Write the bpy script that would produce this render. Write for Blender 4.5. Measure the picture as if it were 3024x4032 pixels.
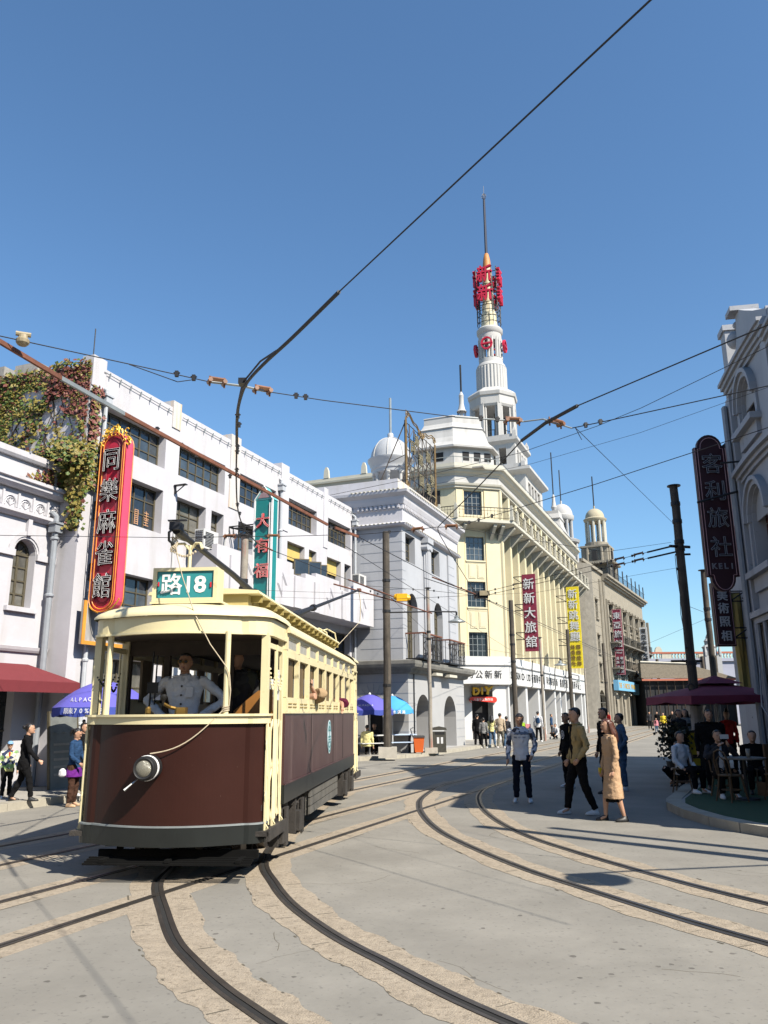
import bpy, bmesh, math, random
from math import sin, cos, pi, radians, atan2, sqrt
from mathutils import Vector, Matrix

sc = bpy.context.scene
for o in list(bpy.data.objects): bpy.data.objects.remove(o)
random.seed(7)

# ---------------------------------------------------------------- camera
PITCH = math.atan(792 / 3156.0); ROLL = 0.0073
camd = bpy.data.cameras.new('camera'); cam = bpy.data.objects.new('camera', camd)
sc.collection.objects.link(cam); sc.camera = cam
camd.sensor_fit = 'VERTICAL'; camd.sensor_height = 24.0; camd.lens = 3156 / 4032.0 * 24.0
camd.clip_start = 0.05; camd.clip_end = 2000
fw = Vector((0, cos(PITCH), sin(PITCH))); up0 = Vector((0, -sin(PITCH), cos(PITCH))); r0 = Vector((1, 0, 0))
rr = cos(ROLL) * r0 - sin(ROLL) * up0; uu = cos(ROLL) * up0 + sin(ROLL) * r0
M = Matrix((rr, uu, -fw)).transposed().to_4x4(); M.translation = Vector((0, 0, 1.7)); cam.matrix_world = M
sc.render.resolution_x = 768; sc.render.resolution_y = 1024

# ---------------------------------------------------------------- light
SUN_EL = radians(44.0); SX, SY = 0.715, -0.70
world = bpy.data.worlds.new('World'); sc.world = world; world.use_nodes = True
nt = world.node_tree; bg = nt.nodes['Background']
sky = nt.nodes.new('ShaderNodeTexSky'); sky.sky_type = 'NISHITA'; sky.sun_disc = False
sky.sun_elevation = SUN_EL; sky.sun_rotation = atan2(SX, SY)
sky.altitude = 0; sky.air_density = 1.15; sky.dust_density = 0.35; sky.ozone_density = 8.0
wbal = nt.nodes.new('ShaderNodeMix'); wbal.data_type = 'RGBA'; wbal.blend_type = 'MULTIPLY'; wbal.inputs[0].default_value = 1.0; wbal.inputs[7].default_value = (0.99, 1.06, 1.01, 1)
nt.links.new(sky.outputs[0], wbal.inputs[6]); nt.links.new(wbal.outputs[2], bg.inputs[0]); bg.inputs[1].default_value = 0.092
sund = bpy.data.lights.new('sun', 'SUN'); sund.energy = 5.0; sund.angle = radians(0.5); sund.color = (1.0, 0.93, 0.80)
sun = bpy.data.objects.new('sun', sund); sc.collection.objects.link(sun)
sdir = Vector((SX * cos(SUN_EL), SY * cos(SUN_EL), sin(SUN_EL)))
sun.rotation_euler = sdir.to_track_quat('Z', 'Y').to_euler(); sun.location = (20, -20, 40)
sc.view_settings.view_transform = 'Standard'; sc.view_settings.look = 'None'
sc.view_settings.gamma = 1.0; sc.view_settings.exposure = 0.92; sc.view_settings.use_curve_mapping = False
sc.cycles.max_bounces = 6; sc.cycles.diffuse_bounces = 1; sc.cycles.glossy_bounces = 3; sc.cycles.transmission_bounces = 4

# ---------------------------------------------------------------- materials
def mat(name, col, rough=0.7, var=0.12, scale=3.0, bump=0.0, metal=0.0, streak=None, spec=0.5, fine=None, blot=None, vcol=False):
    col = tuple(v * .88 for v in col)
    m = bpy.data.materials.new(name); m.use_nodes = True; n = m.node_tree; N = n.nodes; Lk = n.links
    b = N['Principled BSDF']; b.inputs['Roughness'].default_value = rough; b.inputs['Metallic'].default_value = metal
    b.inputs['Specular IOR Level'].default_value = spec
    tc = N.new('ShaderNodeTexCoord')
    if vcol:
        a = N.new('ShaderNodeVertexColor'); a.layer_name = 'Col'; Lk.new(a.outputs[0], b.inputs['Base Color']); return m
    nz = N.new('ShaderNodeTexNoise'); nz.inputs['Scale'].default_value = scale; nz.inputs['Detail'].default_value = 6
    nz.inputs['Roughness'].default_value = 0.65
    Lk.new(tc.outputs['Object'], nz.inputs['Vector'])
    mx = N.new('ShaderNodeMix'); mx.data_type = 'RGBA'
    c = tuple(col) + (1,)
    mx.inputs[6].default_value = tuple(max(0, v * (1 - var)) for v in col) + (1,)
    mx.inputs[7].default_value = tuple(min(1, v * (1 + var)) for v in col) + (1,)
    mr = N.new('ShaderNodeMapRange'); mr.inputs[1].default_value = 0.3; mr.inputs[2].default_value = 0.7
    Lk.new(nz.outputs[0], mr.inputs[0]); Lk.new(mr.outputs[0], mx.inputs[0])
    out = mx.outputs[2]
    def layer(out, color, sc_vec, lo, hi, amount):
        mp = N.new('ShaderNodeMapping'); mp.inputs['Scale'].default_value = sc_vec
        Lk.new(tc.outputs['Object'], mp.inputs[0])
        z = N.new('ShaderNodeTexNoise'); z.inputs['Scale'].default_value = 1.0; z.inputs['Detail'].default_value = 5
        Lk.new(mp.outputs[0], z.inputs['Vector'])
        r = N.new('ShaderNodeMapRange'); r.inputs[1].default_value = lo; r.inputs[2].default_value = hi
        r.inputs[4].default_value = amount; Lk.new(z.outputs[0], r.inputs[0])
        q = N.new('ShaderNodeMix'); q.data_type = 'RGBA'; q.inputs[7].default_value = tuple(color) + (1,)
        Lk.new(r.outputs[0], q.inputs[0]); Lk.new(out, q.inputs[6]); return q.outputs[2]
    if streak: out = layer(out, *streak)
    if blot: out = layer(out, *blot)
    if fine: out = layer(out, *fine)
    Lk.new(out, b.inputs['Base Color'])
    if bump:
        bp = N.new('ShaderNodeBump'); bp.inputs['Strength'].default_value = bump; bp.inputs['Distance'].default_value = 0.02
        z2 = N.new('ShaderNodeTexNoise'); z2.inputs['Scale'].default_value = scale * 9; z2.inputs['Detail'].default_value = 4
        Lk.new(tc.outputs['Object'], z2.inputs['Vector']); Lk.new(z2.outputs[0], bp.inputs['Height'])
        Lk.new(bp.outputs[0], b.inputs['Normal'])
    return m

RUST = (0.30, 0.13, 0.04); GRIME = (0.20, 0.19, 0.17)
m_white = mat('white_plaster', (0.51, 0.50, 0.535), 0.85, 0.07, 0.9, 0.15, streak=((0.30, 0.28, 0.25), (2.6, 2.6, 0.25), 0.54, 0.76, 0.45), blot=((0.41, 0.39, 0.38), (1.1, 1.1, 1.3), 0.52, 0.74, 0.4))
m_rustw = mat('rust_stained_plaster', (0.52, 0.50, 0.49), 0.85, 0.05, 0.9, 0.1, streak=((0.62, 0.36, 0.12), (7, 7, 0.5), 0.52, 0.72, 0.75))
m_whiter = mat('shade_toned_weathered_plaster', (0.37, 0.38, 0.41), 0.9, 0.07, 1.0, 0.15, streak=((0.20, 0.20, 0.20), (2.5, 2.5, 0.25), 0.56, 0.8, 0.5), fine=((0.12, 0.11, 0.10), (7, 7, 7), 0.68, 0.73, 0.7))  # white plaster darkened to carry the right facade's shade; streaks and specks are dirt
m_lav = mat('lavender_grey_plaster', (0.38, 0.38, 0.43), 0.85, 0.06, 0.8, 0.15, streak=((0.38, 0.37, 0.38), (2.5, 2.5, 0.2), 0.58, 0.8, 0.4), blot=((0.74, 0.72, 0.72), (2.0, 2.0, 1.2), 0.64, 0.68, 0.8))
m_blue = mat('pale_blue_grey_plaster', (0.385, 0.395, 0.425), 0.85, 0.07, 0.7, 0.12, streak=((0.24, 0.25, 0.27), (2.6, 2.6, 0.25), 0.54, 0.76, 0.5))
m_bluegroove = mat('grey_joint_line', (0.24, 0.26, 0.30), 0.9, 0.1)
m_cream = mat('cream_yellow_plaster', (0.62, 0.555, 0.38), 0.85, 0.06, 0.9, 0.12, streak=((0.40, 0.33, 0.20), (2.6, 2.6, 0.25), 0.54, 0.76, 0.5))
m_cream2 = mat('orange_edge_plaster', (0.70, 0.50, 0.26), 0.85, 0.08, 1.0)
m_pale = mat('pale_cream_stone', (0.50, 0.475, 0.40), 0.85, 0.06, 1.2, 0.12, streak=((0.36, 0.33, 0.27), (1.8, 1.8, 0.5), 0.56, 0.82, 0.55))
m_tower = mat('white_tower_plaster', (0.45, 0.44, 0.43), 0.85, 0.05, 0.6, 0.08, streak=((0.29, 0.28, 0.265), (2.2, 2.2, 0.22), 0.52, 0.74, 0.55))
m_towerstain = mat('stained_yellow_column', (0.66, 0.60, 0.44), 0.85, 0.12, 1.5, streak=((0.38, 0.26, 0.10), (3, 3, 0.3), 0.5, 0.7, 0.7))
m_stone = mat('grey_brown_stone', (0.27, 0.24, 0.19), 0.9, 0.14, 1.5, 0.2, streak=((0.14, 0.125, 0.10), (1.5, 1.5, 0.25), 0.54, 0.8, 0.7))
m_stoned = mat('dark_weathered_stone', (0.17, 0.155, 0.13), 0.9, 0.2, 2.0, 0.2)
m_oldconc = mat('old_concrete', (0.33, 0.31, 0.28), 0.95, 0.18, 2.0, 0.25, streak=((0.14, 0.13, 0.12), (2, 2, 0.4), 0.5, 0.75, 0.6))
m_ledge = mat('dark_mossy_ledge', (0.17, 0.165, 0.15), 0.95, 0.25, 2.5, 0.2)
m_basegrey = mat('light_grey_rendered_base', (0.37, 0.37, 0.375), 0.9, 0.06, 1.0, 0.12, streak=((0.34, 0.34, 0.34), (2.5, 2.5, 0.3), 0.58, 0.82, 0.5))
m_frame = mat('dark_olive_window_frame', (0.085, 0.072, 0.045), 0.6, 0.25, 8)
m_frameb = mat('dark_bluegrey_steel_frame', (0.16, 0.18, 0.19), 0.5, 0.2, 8)
m_glass = mat('dark_window_glass', (0.025, 0.032, 0.042), 0.06, 0.3, 2.5, spec=0.7)
m_glassb = mat('blue_black_glass', (0.018, 0.024, 0.03), 0.08, 0.3, 1.5, spec=0.6)
m_glasst = mat('tan_leaded_glass', (0.10, 0.088, 0.06), 0.3, 0.4, 6)
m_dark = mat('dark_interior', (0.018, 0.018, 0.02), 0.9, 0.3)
m_darkwood = mat('dark_wood_panel', (0.05, 0.035, 0.025), 0.7, 0.3, 4)
m_blind = mat('ochre_blind', (0.55, 0.40, 0.12), 0.8, 0.08, 2)
m_pipe = mat('pale_grey_pipe', (0.42, 0.44, 0.47), 0.6, 0.08, 5)
m_pipeb = mat('slate_grey_pipe', (0.26, 0.28, 0.31), 0.55, 0.1, 5)
m_iron = mat('black_iron', (0.02, 0.02, 0.022), 0.5, 0.3, 8, metal=0.3)
m_wire = mat('black_cable', (0.012, 0.013, 0.018), 0.6, 0.2, 8)
m_rustm = mat('rusty_steel', (0.16, 0.06, 0.035), 0.8, 0.35, 6, 0.2)
m_galv = mat('galvanised_steel', (0.30, 0.33, 0.34), 0.45, 0.15, 5, metal=0.4)
m_insul = mat('cream_insulator', (0.30, 0.25, 0.16), 0.5, 0.2, 6)
m_insulb = mat('brown_insulator', (0.22, 0.10, 0.05), 0.4, 0.25, 6)
m_woodpole = mat('weathered_wood_pole', (0.085, 0.07, 0.055), 0.9, 0.35, 3, 0.4, streak=((0.025, 0.022, 0.02), (12, 12, 0.5), 0.45, 0.65, 0.8))
m_woodpale = mat('pale_weathered_pole', (0.28, 0.25, 0.21), 0.9, 0.2, 3, 0.3, streak=((0.30, 0.08, 0.06), (6, 6, 0.6), 0.54, 0.7, 0.8))
m_concbase = mat('concrete_block', (0.42, 0.39, 0.34), 0.95, 0.12, 5, 0.3)
m_asphalt = mat('grey_road_surface', (0.222, 0.208, 0.182), 0.93, 0.17, 0.8, 0.25, blot=((0.165, 0.153, 0.133), (0.45, 0.45, 0.45), 0.50, 0.66, 0.75), fine=((0.085, 0.08, 0.072), (22, 22, 22), 0.60, 0.70, 0.6), streak=((0.27, 0.25, 0.215), (0.8, 0.25, 1), 0.55, 0.75, 0.5))
m_sett = mat('beige_granite_paving', (0.32, 0.265, 0.20), 0.95, 0.22, 9, 0.6, fine=((0.15, 0.12, 0.085), (26, 26, 26), 0.54, 0.66, 0.65), blot=((0.32, 0.27, 0.21), (1.6, 1.6, 1.6), 0.5, 0.7, 0.5))
m_joint = mat('dark_paving_joint', (0.10, 0.085, 0.06), 0.95, 0.3, 6)
m_rail = mat('worn_dark_rail', (0.075, 0.065, 0.058), 0.42, 0.3, 4, metal=0.5)
m_groove = mat('black_rail_groove', (0.012, 0.011, 0.010), 0.9, 0.3, 5)
m_kerb = mat('stone_kerb', (0.36, 0.33, 0.27), 0.95, 0.16, 3, 0.3)
m_pave = mat('grey_pavement', (0.33, 0.31, 0.28), 0.95, 0.1, 1.5, 0.2)
m_turf = mat('green_artificial_turf', (0.018, 0.065, 0.030), 0.95, 0.25, 14, 0.5)
m_red = mat('crimson_sign_paint', (0.50, 0.022, 0.05), 0.45, 0.12, 3)
m_pinkside = mat('pink_red_sign_side', (0.72, 0.07, 0.14), 0.45, 0.06, 3)
m_gold = mat('gold_ornament', (0.72, 0.42, 0.03), 0.4, 0.25, 9, 0.2, metal=0.2)
m_orange = mat('orange_neon_tube', (0.72, 0.25, 0.03), 0.4, 0.15, 6)
m_white2 = mat('white_tube', (0.82, 0.82, 0.82), 0.4, 0.04)
m_black = mat('black_paint', (0.012, 0.012, 0.013), 0.5, 0.2)
m_teal = mat('teal_sign_paint', (0.008, 0.20, 0.20), 0.4, 0.1, 3)
m_tealp = mat('teal_route_panel', (0.03, 0.24, 0.26), 0.4, 0.1, 3)
m_redch = mat('red_lettering', (0.55, 0.02, 0.035), 0.45, 0.1, 5)
m_maroon = mat('maroon_banner', (0.20, 0.016, 0.045), 0.55, 0.1, 3)
m_maroond = mat('dark_maroon_sign', (0.035, 0.007, 0.013), 0.5, 0.15, 3)
m_yellow = mat('yellow_banner', (0.75, 0.60, 0.02), 0.55, 0.06, 3)
m_silver = mat('pale_grey_lettering', (0.62, 0.63, 0.65), 0.5, 0.08, 4)
m_brownch = mat('brown_lettering', (0.22, 0.14, 0.03), 0.6, 0.1)
m_signwhite = mat('white_signboard', (0.55, 0.55, 0.55), 0.7, 0.06, 1.5, streak=((0.45, 0.45, 0.45), (3, 3, 0.5), 0.55, 0.8, 0.5))
m_pink = mat('pink_neon_tube', (0.62, 0.36, 0.38), 0.5, 0.06)
m_greytube = mat('grey_neon_tube', (0.30, 0.31, 0.36), 0.5, 0.06)
m_skyblue = mat('light_blue_board', (0.16, 0.40, 0.62), 0.6, 0.08)
m_awning = mat('dark_red_canvas', (0.15, 0.018, 0.024), 0.9, 0.08, 6, 0.15)
m_tcream = mat('cream_tram_paint', (0.72, 0.63, 0.38), 0.42, 0.06, 2.0, 0.04, fine=((0.48, 0.36, 0.16), (9, 9, 9), 0.66, 0.74, 0.5))
m_tbrown = mat('maroon_brown_tram_paint', (0.034, 0.0115, 0.0085), 0.36, 0.12, 1.2, 0.05, spec=0.22, fine=((0.30, 0.20, 0.17), (30, 30, 30), 0.745, 0.79, 0.6))
m_tside = mat('faded_brown_tram_panel', (0.060, 0.027, 0.027), 0.36, 0.16, 1.0, 0.06, streak=((0.13, 0.085, 0.08), (5, 5, 0.6), 0.56, 0.75, 0.55))
m_guard = mat('matt_black_steel', (0.006, 0.006, 0.006), 0.9, 0.2, 4, spec=0.1)
m_tblack = mat('black_green_tram_skirt', (0.012, 0.0145, 0.014), 0.35, 0.2, 2.0)
m_under = mat('grimy_running_gear', (0.035, 0.030, 0.026), 0.7, 0.4, 5, 0.3)
m_tlet = mat('white_route_lettering', (0.80, 0.80, 0.78), 0.5, 0.05)
m_chrome = mat('chrome_ring', (0.42, 0.42, 0.40), 0.3, 0.1, metal=0.9)
m_lens = mat('headlamp_lens', (0.20, 0.19, 0.15), 0.12, 0.2, 20, 0.4, spec=0.8)
m_rope = mat('pale_rope', (0.50, 0.42, 0.30), 0.9, 0.15, 20)
m_amber = mat('varnished_orange_wood', (0.30, 0.13, 0.03), 0.35, 0.15, 3)
m_brass = mat('brass', (0.45, 0.28, 0.08), 0.3, 0.2, metal=0.8)
m_umbp = mat('violet_blue_canvas', (0.10, 0.09, 0.42), 0.8, 0.06, 3)
m_umbb = mat('bright_blue_canvas', (0.05, 0.30, 0.62), 0.8, 0.06, 3)
m_umbn = mat('navy_blue_canvas', (0.035, 0.06, 0.32), 0.8, 0.06, 3)
m_umbm = mat('maroon_canvas', (0.17, 0.02, 0.05), 0.85, 0.1, 3)
m_binorange = mat('orange_plastic', (0.62, 0.12, 0.02), 0.5, 0.08)
m_bindark = mat('dark_bin_metal', (0.055, 0.052, 0.042), 0.5, 0.2)
m_leafg = mat('green_leaves', (0.085, 0.125, 0.022), 0.6, 0.45, 30)
m_leafy = mat('olive_yellow_leaves', (0.20, 0.158, 0.028), 0.6, 0.5, 30)
m_leafr = mat('russet_leaves', (0.165, 0.050, 0.036), 0.6, 0.45, 30)
m_stem = mat('brown_stems', (0.09, 0.06, 0.03), 0.9, 0.2)
m_tile = mat('brown_grey_roof_tile', (0.20, 0.17, 0.13), 0.9, 0.2, 6, 0.4)
m_farwall = mat('pale_lilac_far_wall', (0.33, 0.34, 0.42), 0.9, 0.08, 0.6)
m_terra = mat('terracotta_trim', (0.40, 0.13, 0.08), 0.85, 0.1)
m_skin = mat('skin', (0.46, 0.26, 0.17), 0.55, 0.08, 12)
m_skind = mat('tanned_skin', (0.34, 0.18, 0.11), 0.55, 0.08, 12)
m_hair = mat('black_hair', (0.012, 0.010, 0.010), 0.45, 0.3, 20)
m_hairb = mat('auburn_hair', (0.075, 0.024, 0.014), 0.4, 0.3, 14)
def cloth(name, col, var=0.1, scale=6): return mat(name, col, 0.95, var, scale * .5, 0.55, spec=0.15)

# ---------------------------------------------------------------- mesh builder
SPLIT = {'pillar', 'corner_pillar', 'balcony_bracket', 'corner_bracket', 'curved_cornice', 'window_surround', 'pavilion_column', 'octagon_column', 'lantern_pier', 'balcony_post', 'tower_column', 'column', 'volute', 'window_hood', 'pilaster',
         'diamond_relief', 'conduit', 'ledge_bracket', 'pavilion_opening', 'corner_pinnacle', 'round_emblem', 'emblem_arm', 'chimney', 'flagpole', 'pipe', 'iron_arm', 'tympanum', 'ball_finial', 'cornice', 'balcony_slab', 'roof_ornament', 'spandrel_panel', 'bracket', 'cross_arm', 'tower_opening', 'yellow_stripe', 'dome_rib', 'roof_hook', 'step', 'axle_box', 'window_band', 'louvre', 'panel_seam', 'coupler', 'post', 'foot', 'tower_lettering', 'cable_strap', 'edge', 'pilaster_edge', 'capital', 'side_panel', 'gate', 'bulkhead', 'arcade_back', 'trim', 'blind'}
class MB:
    def __init__(s, T=None): s.v = []; s.f = []; s.T = T
    def add(s, vs, fs):
        b = len(s.v); s.v += [tuple(s.T(*p)) if s.T else tuple(p) for p in vs]; s.f += [tuple(i + b for i in f) for f in fs]
    def box(s, x0, x1, y0, y1, z0, z1):
        if x0 > x1: x0, x1 = x1, x0
        if y0 > y1: y0, y1 = y1, y0
        if z0 > z1: z0, z1 = z1, z0
        s.add([(x0,y0,z0),(x1,y0,z0),(x1,y1,z0),(x0,y1,z0),(x0,y0,z1),(x1,y0,z1),(x1,y1,z1),(x0,y1,z1)],
              [(0,3,2,1),(4,5,6,7),(0,1,5,4),(1,2,6,5),(2,3,7,6),(3,0,4,7)])
    def quad(s, a, b, c, d): s.add([a, b, c, d], [(0, 1, 2, 3)])
    def poly_prism(s, pts, lo, hi, axis='z'):
        n = len(pts)
        def P(p, h): return (p[0], p[1], h) if axis == 'z' else ((p[0], h, p[1]) if axis == 'y' else (h, p[0], p[1]))
        vs = [P(p, lo) for p in pts] + [P(p, hi) for p in pts]
        fs = [tuple(range(n - 1, -1, -1)), tuple(range(n, 2 * n))] + [(i, (i + 1) % n, n + (i + 1) % n, n + i) for i in range(n)]
        s.add(vs, fs)
    def loft(s, rings, cap=True, closed=True):
        n = len(rings[0]); vs = [p for r in rings for p in r]; fs = []
        for k in range(len(rings) - 1):
            for i in range(n if closed else n - 1):
                j = (i + 1) % n; fs.append((k*n+i, k*n+j, (k+1)*n+j, (k+1)*n+i))
        if cap and closed: fs += [tuple(range(n - 1, -1, -1)), tuple(range((len(rings)-1)*n, len(rings)*n))]
        s.add(vs, fs)
    def tube(s, pts, r, seg=6, cap=True):
        pts = [Vector(p) for p in pts]; rings = []
        rs = r if isinstance(r, (list, tuple)) else [r] * len(pts)
        prev = None
        for i, p in enumerate(pts):
            t = (pts[min(i+1, len(pts)-1)] - pts[max(i-1, 0)])
            if t.length < 1e-9: t = Vector((0, 0, 1))
            t.normalize()
            if prev is None:
                a = Vector((0, 0, 1)) if abs(t.z) < 0.9 else Vector((1, 0, 0)); u = t.cross(a).normalized()
            else:
                u = (prev - t * prev.dot(t))
                u = u.normalized() if u.length > 1e-6 else t.orthogonal().normalized()
            prev = u; w = t.cross(u)
            rings.append([tuple(p + (u * cos(2*pi*k/seg) + w * sin(2*pi*k/seg)) * rs[i]) for k in range(seg)])
        s.loft(rings, cap)
    def lathe(s, prof, cx=0, cy=0, seg=24, z0=0, a0=0.0):
        rings = [[(cx + r*cos(a0+2*pi*k/seg), cy + r*sin(a0+2*pi*k/seg), z0 + z) for k in range(seg)] for r, z in prof]
        s.loft(rings, True)
    def sphere(s, c, r, seg=10, rings=6, sz=1.0, sx=1.0, sy=1.0):
        rg = []
        for i in range(rings + 1):
            t = pi * i / rings; q = max(sin(t), 0.02)
            rg.append([(c[0]+sx*r*q*cos(2*pi*k/seg), c[1]+sy*r*q*sin(2*pi*k/seg), c[2]-sz*r*cos(t)) for k in range(seg)])
        s.loft(rg, True)
    def build(s, name, m, parent=None, smooth=False, loc=None):
        if name in SPLIT:
            parts = s.islands()
            if 1 < len(parts) <= 100:
                first = None
                for v, f in parts:
                    q = MB(); q.v, q.f = v, f; o = q._build(name, m, parent, smooth, loc); first = first or o
                return first
        return s._build(name, m, parent, smooth, loc)
    def islands(s):
        n = len(s.v); par = list(range(n))
        def fd(i):
            while par[i] != i: par[i] = par[par[i]]; i = par[i]
            return i
        for f in s.f:
            a = fd(f[0])
            for q in f[1:]:
                b = fd(q)
                if a != b: par[b] = a
        comp = {}
        for i in range(n): comp.setdefault(fd(i), []).append(i)
        bx = []
        for ids in comp.values():
            P = [s.v[i] for i in ids]; bx.append([[min(p[k] for p in P) for k in range(3)], [max(p[k] for p in P) for k in range(3)], list(ids)])
        ch = True; e = .012
        while ch:
            ch = False; out = []
            for b in bx:
                for o in out:
                    if all(b[0][k] <= o[1][k] + e and o[0][k] <= b[1][k] + e for k in range(3)):
                        o[0] = [min(o[0][k], b[0][k]) for k in range(3)]; o[1] = [max(o[1][k], b[1][k]) for k in range(3)]; o[2] += b[2]; ch = True; break
                else: out.append(b)
            bx = out
        res = []
        where = {}
        for j, b in enumerate(bx):
            for i in b[2]: where[i] = j
        vs = [[] for _ in bx]; mp = {}; fs = [[] for _ in bx]
        for j, b in enumerate(bx):
            for i in sorted(b[2]): mp[i] = len(vs[j]); vs[j].append(s.v[i])
        for f in s.f: fs[where[f[0]]].append(tuple(mp[i] for i in f))
        return list(zip(vs, fs))
    def _build(s, name, m, parent=None, smooth=False, loc=None):
        me = bpy.data.meshes.new(name); me.from_pydata(s.v, [], s.f); me.update()
        if not me.validate(): pass
        bm = bmesh.new(); bm.from_mesh(me); bmesh.ops.recalc_face_normals(bm, faces=bm.faces); bm.to_mesh(me); bm.free()
        ms = m if isinstance(m, (list, tuple)) else [m]
        for q in ms: me.materials.append(q)
        if smooth:
            for p in me.polygons: p.use_smooth = True
            if smooth == 'auto':
                me.set_sharp_from_angle(angle=radians(40))
        o = bpy.data.objects.new(name, me); sc.collection.objects.link(o)
        if parent: o.parent = parent
        if loc: o.location = loc
        return o

def tag(o, label, cat, group=None, kind=None):
    o['label'] = label
    if cat: o['category'] = cat
    if group: o['group'] = group
    if kind: o['kind'] = kind
    return o
def thing(name, label, cat, loc=(0, 0, 0), rotz=0.0, group=None):
    o = bpy.data.objects.new(name, None); o.empty_display_size = 0.3; sc.collection.objects.link(o)
    o.location = loc; o.rotation_euler = (0, 0, rotz); return tag(o, label, cat, group)
def struct(o): o['kind'] = 'structure'; return o
def copy_tree(o, parent=None):
    c = o.copy(); sc.collection.objects.link(c)
    if parent: c.parent = parent
    for ch in list(o.children): copy_tree(ch, c)
    return c

# ---------------------------------------------------------------- text
_tc = {}
def text_data(body, outline=0.0, bold=0.0, extrude=0.0):
    key = (body, outline, bold, extrude)
    if key in _tc: return _tc[key]
    c = bpy.data.curves.new('txt', 'FONT'); c.body = body; c.size = 1.0; c.align_x = 'CENTER'; c.align_y = 'CENTER'
    c.resolution_u = 2
    if outline: c.fill_mode = 'NONE'; c.bevel_depth = outline; c.bevel_resolution = 0
    else: c.offset = bold; c.extrude = extrude
    o = bpy.data.objects.new('txt', c); sc.collection.objects.link(o)
    dg = bpy.context.evaluated_depsgraph_get(); dg.update()
    me = bpy.data.meshes.new_from_object(o.evaluated_get(dg))
    v = [tuple(p.co) for p in me.vertices]; f = [tuple(p.vertices) for p in me.polygons]
    bpy.data.objects.remove(o); bpy.data.curves.remove(c); bpy.data.meshes.remove(me)
    xs = [p[0] for p in v]; ys = [p[1] for p in v]
    if xs:
        cx = (min(xs) + max(xs)) / 2; cy = (min(ys) + max(ys)) / 2
        v = [(x - cx, y - cy, z) for x, y, z in v]
    _tc[key] = (v, f); return v, f
def put_text(mb, body, fn, size=1.0, outline=0.0, bold=0.012, extrude=0.03, sx=1.0, sy=1.0):
    """fn(u, v, w) -> point; u right, v up, w out of the face; bold letters are a few shifted copies"""
    v, f = text_data(body, outline, 0.0, 0.0 if outline else extrude)
    off = [(0, 0)] if outline or bold <= 0 else [(0, 0), (bold, bold * .5), (-bold, bold * .5), (bold * .5, -bold), (-bold * .5, -bold)]
    for i, (ox, oy) in enumerate(off):
        e = i * .0012
        mb.add([fn((x + ox) * size * sx, (y + oy) * size * sy, (z * (1 + .03 * i)) * size + (e if z > 0 else 0)) for x, y, z in v], f)

# ---------------------------------------------------------------- facade helpers (local x along, y into the wall, z up)
def wall_front(mb, x0, x1, z0, z1, holes, y=0.0, depth=0.3, seg=10):
    """holes: (hx0, hx1, hz0, hz1, arched) ; arched -> top is a semicircle whose crown is hz1"""
    xs = sorted(set([x0, x1] + [h[0] for h in holes] + [h[1] for h in holes]))
    zs = sorted(set([z0, z1] + [h[2] for h in holes] + [h[3] for h in holes]))
    for i in range(len(xs) - 1):
        for j in range(len(zs) - 1):
            mx = (xs[i] + xs[i+1]) / 2; mz = (zs[j] + zs[j+1]) / 2
            if any(h[0] < mx < h[1] and h[2] < mz < h[3] for h in holes): continue
            mb.quad((xs[i], y, zs[j]), (xs[i+1], y, zs[j]), (xs[i+1], y, zs[j+1]), (xs[i], y, zs[j+1]))
    for h in holes:
        a, b, c, d = h[:4]; yb = y + depth
        mb.quad((a, y, c), (b, y, c), (b, yb, c), (a, yb, c))
        if len(h) > 4 and h[4]:
            r = (b - a) / 2; cx = (a + b) / 2; cz = d - r
            arc = [(cx - r * cos(pi * k / seg), cz + r * sin(pi * k / seg)) for k in range(seg + 1)]
            for k in range(seg):
                p, q = arc[k], arc[k+1]
                mb.quad((p[0], y, p[1]), (q[0], y, q[1]), (q[0], y, d), (p[0], y, d))
                mb.quad((p[0], y, p[1]), (q[0], y, q[1]), (q[0], yb, q[1]), (p[0], yb, p[1]))
            mb.quad((a, y, c), (a, yb, c), (a, yb, cz), (a, y, cz)); mb.quad((b, y, c), (b, yb, c), (b, yb, cz), (b, y, cz))
        else:
            mb.quad((a, y, d), (b, y, d), (b, yb, d), (a, yb, d))
            mb.quad((a, y, c), (a, yb, c), (a, yb, d), (a, y, d)); mb.quad((b, y, c), (b, yb, c), (b, yb, d), (b, y, d))
def xf(fn):  # mesh builder in mapped space
    return MB(fn)
wrn = random.Random(17)
PANES = [m_glass, mat('bluish_window_glass', (0.05, 0.065, 0.08), 0.05, 0.5, 1.2, spec=0.8), mat('curtained_window_glass', (0.13, 0.125, 0.11), 0.12, 0.5, 1.6, spec=0.6), m_glassb, mat('grey_window_glass', (0.06, 0.068, 0.07), 0.08, 0.5, 1.4, spec=0.7)]
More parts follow.
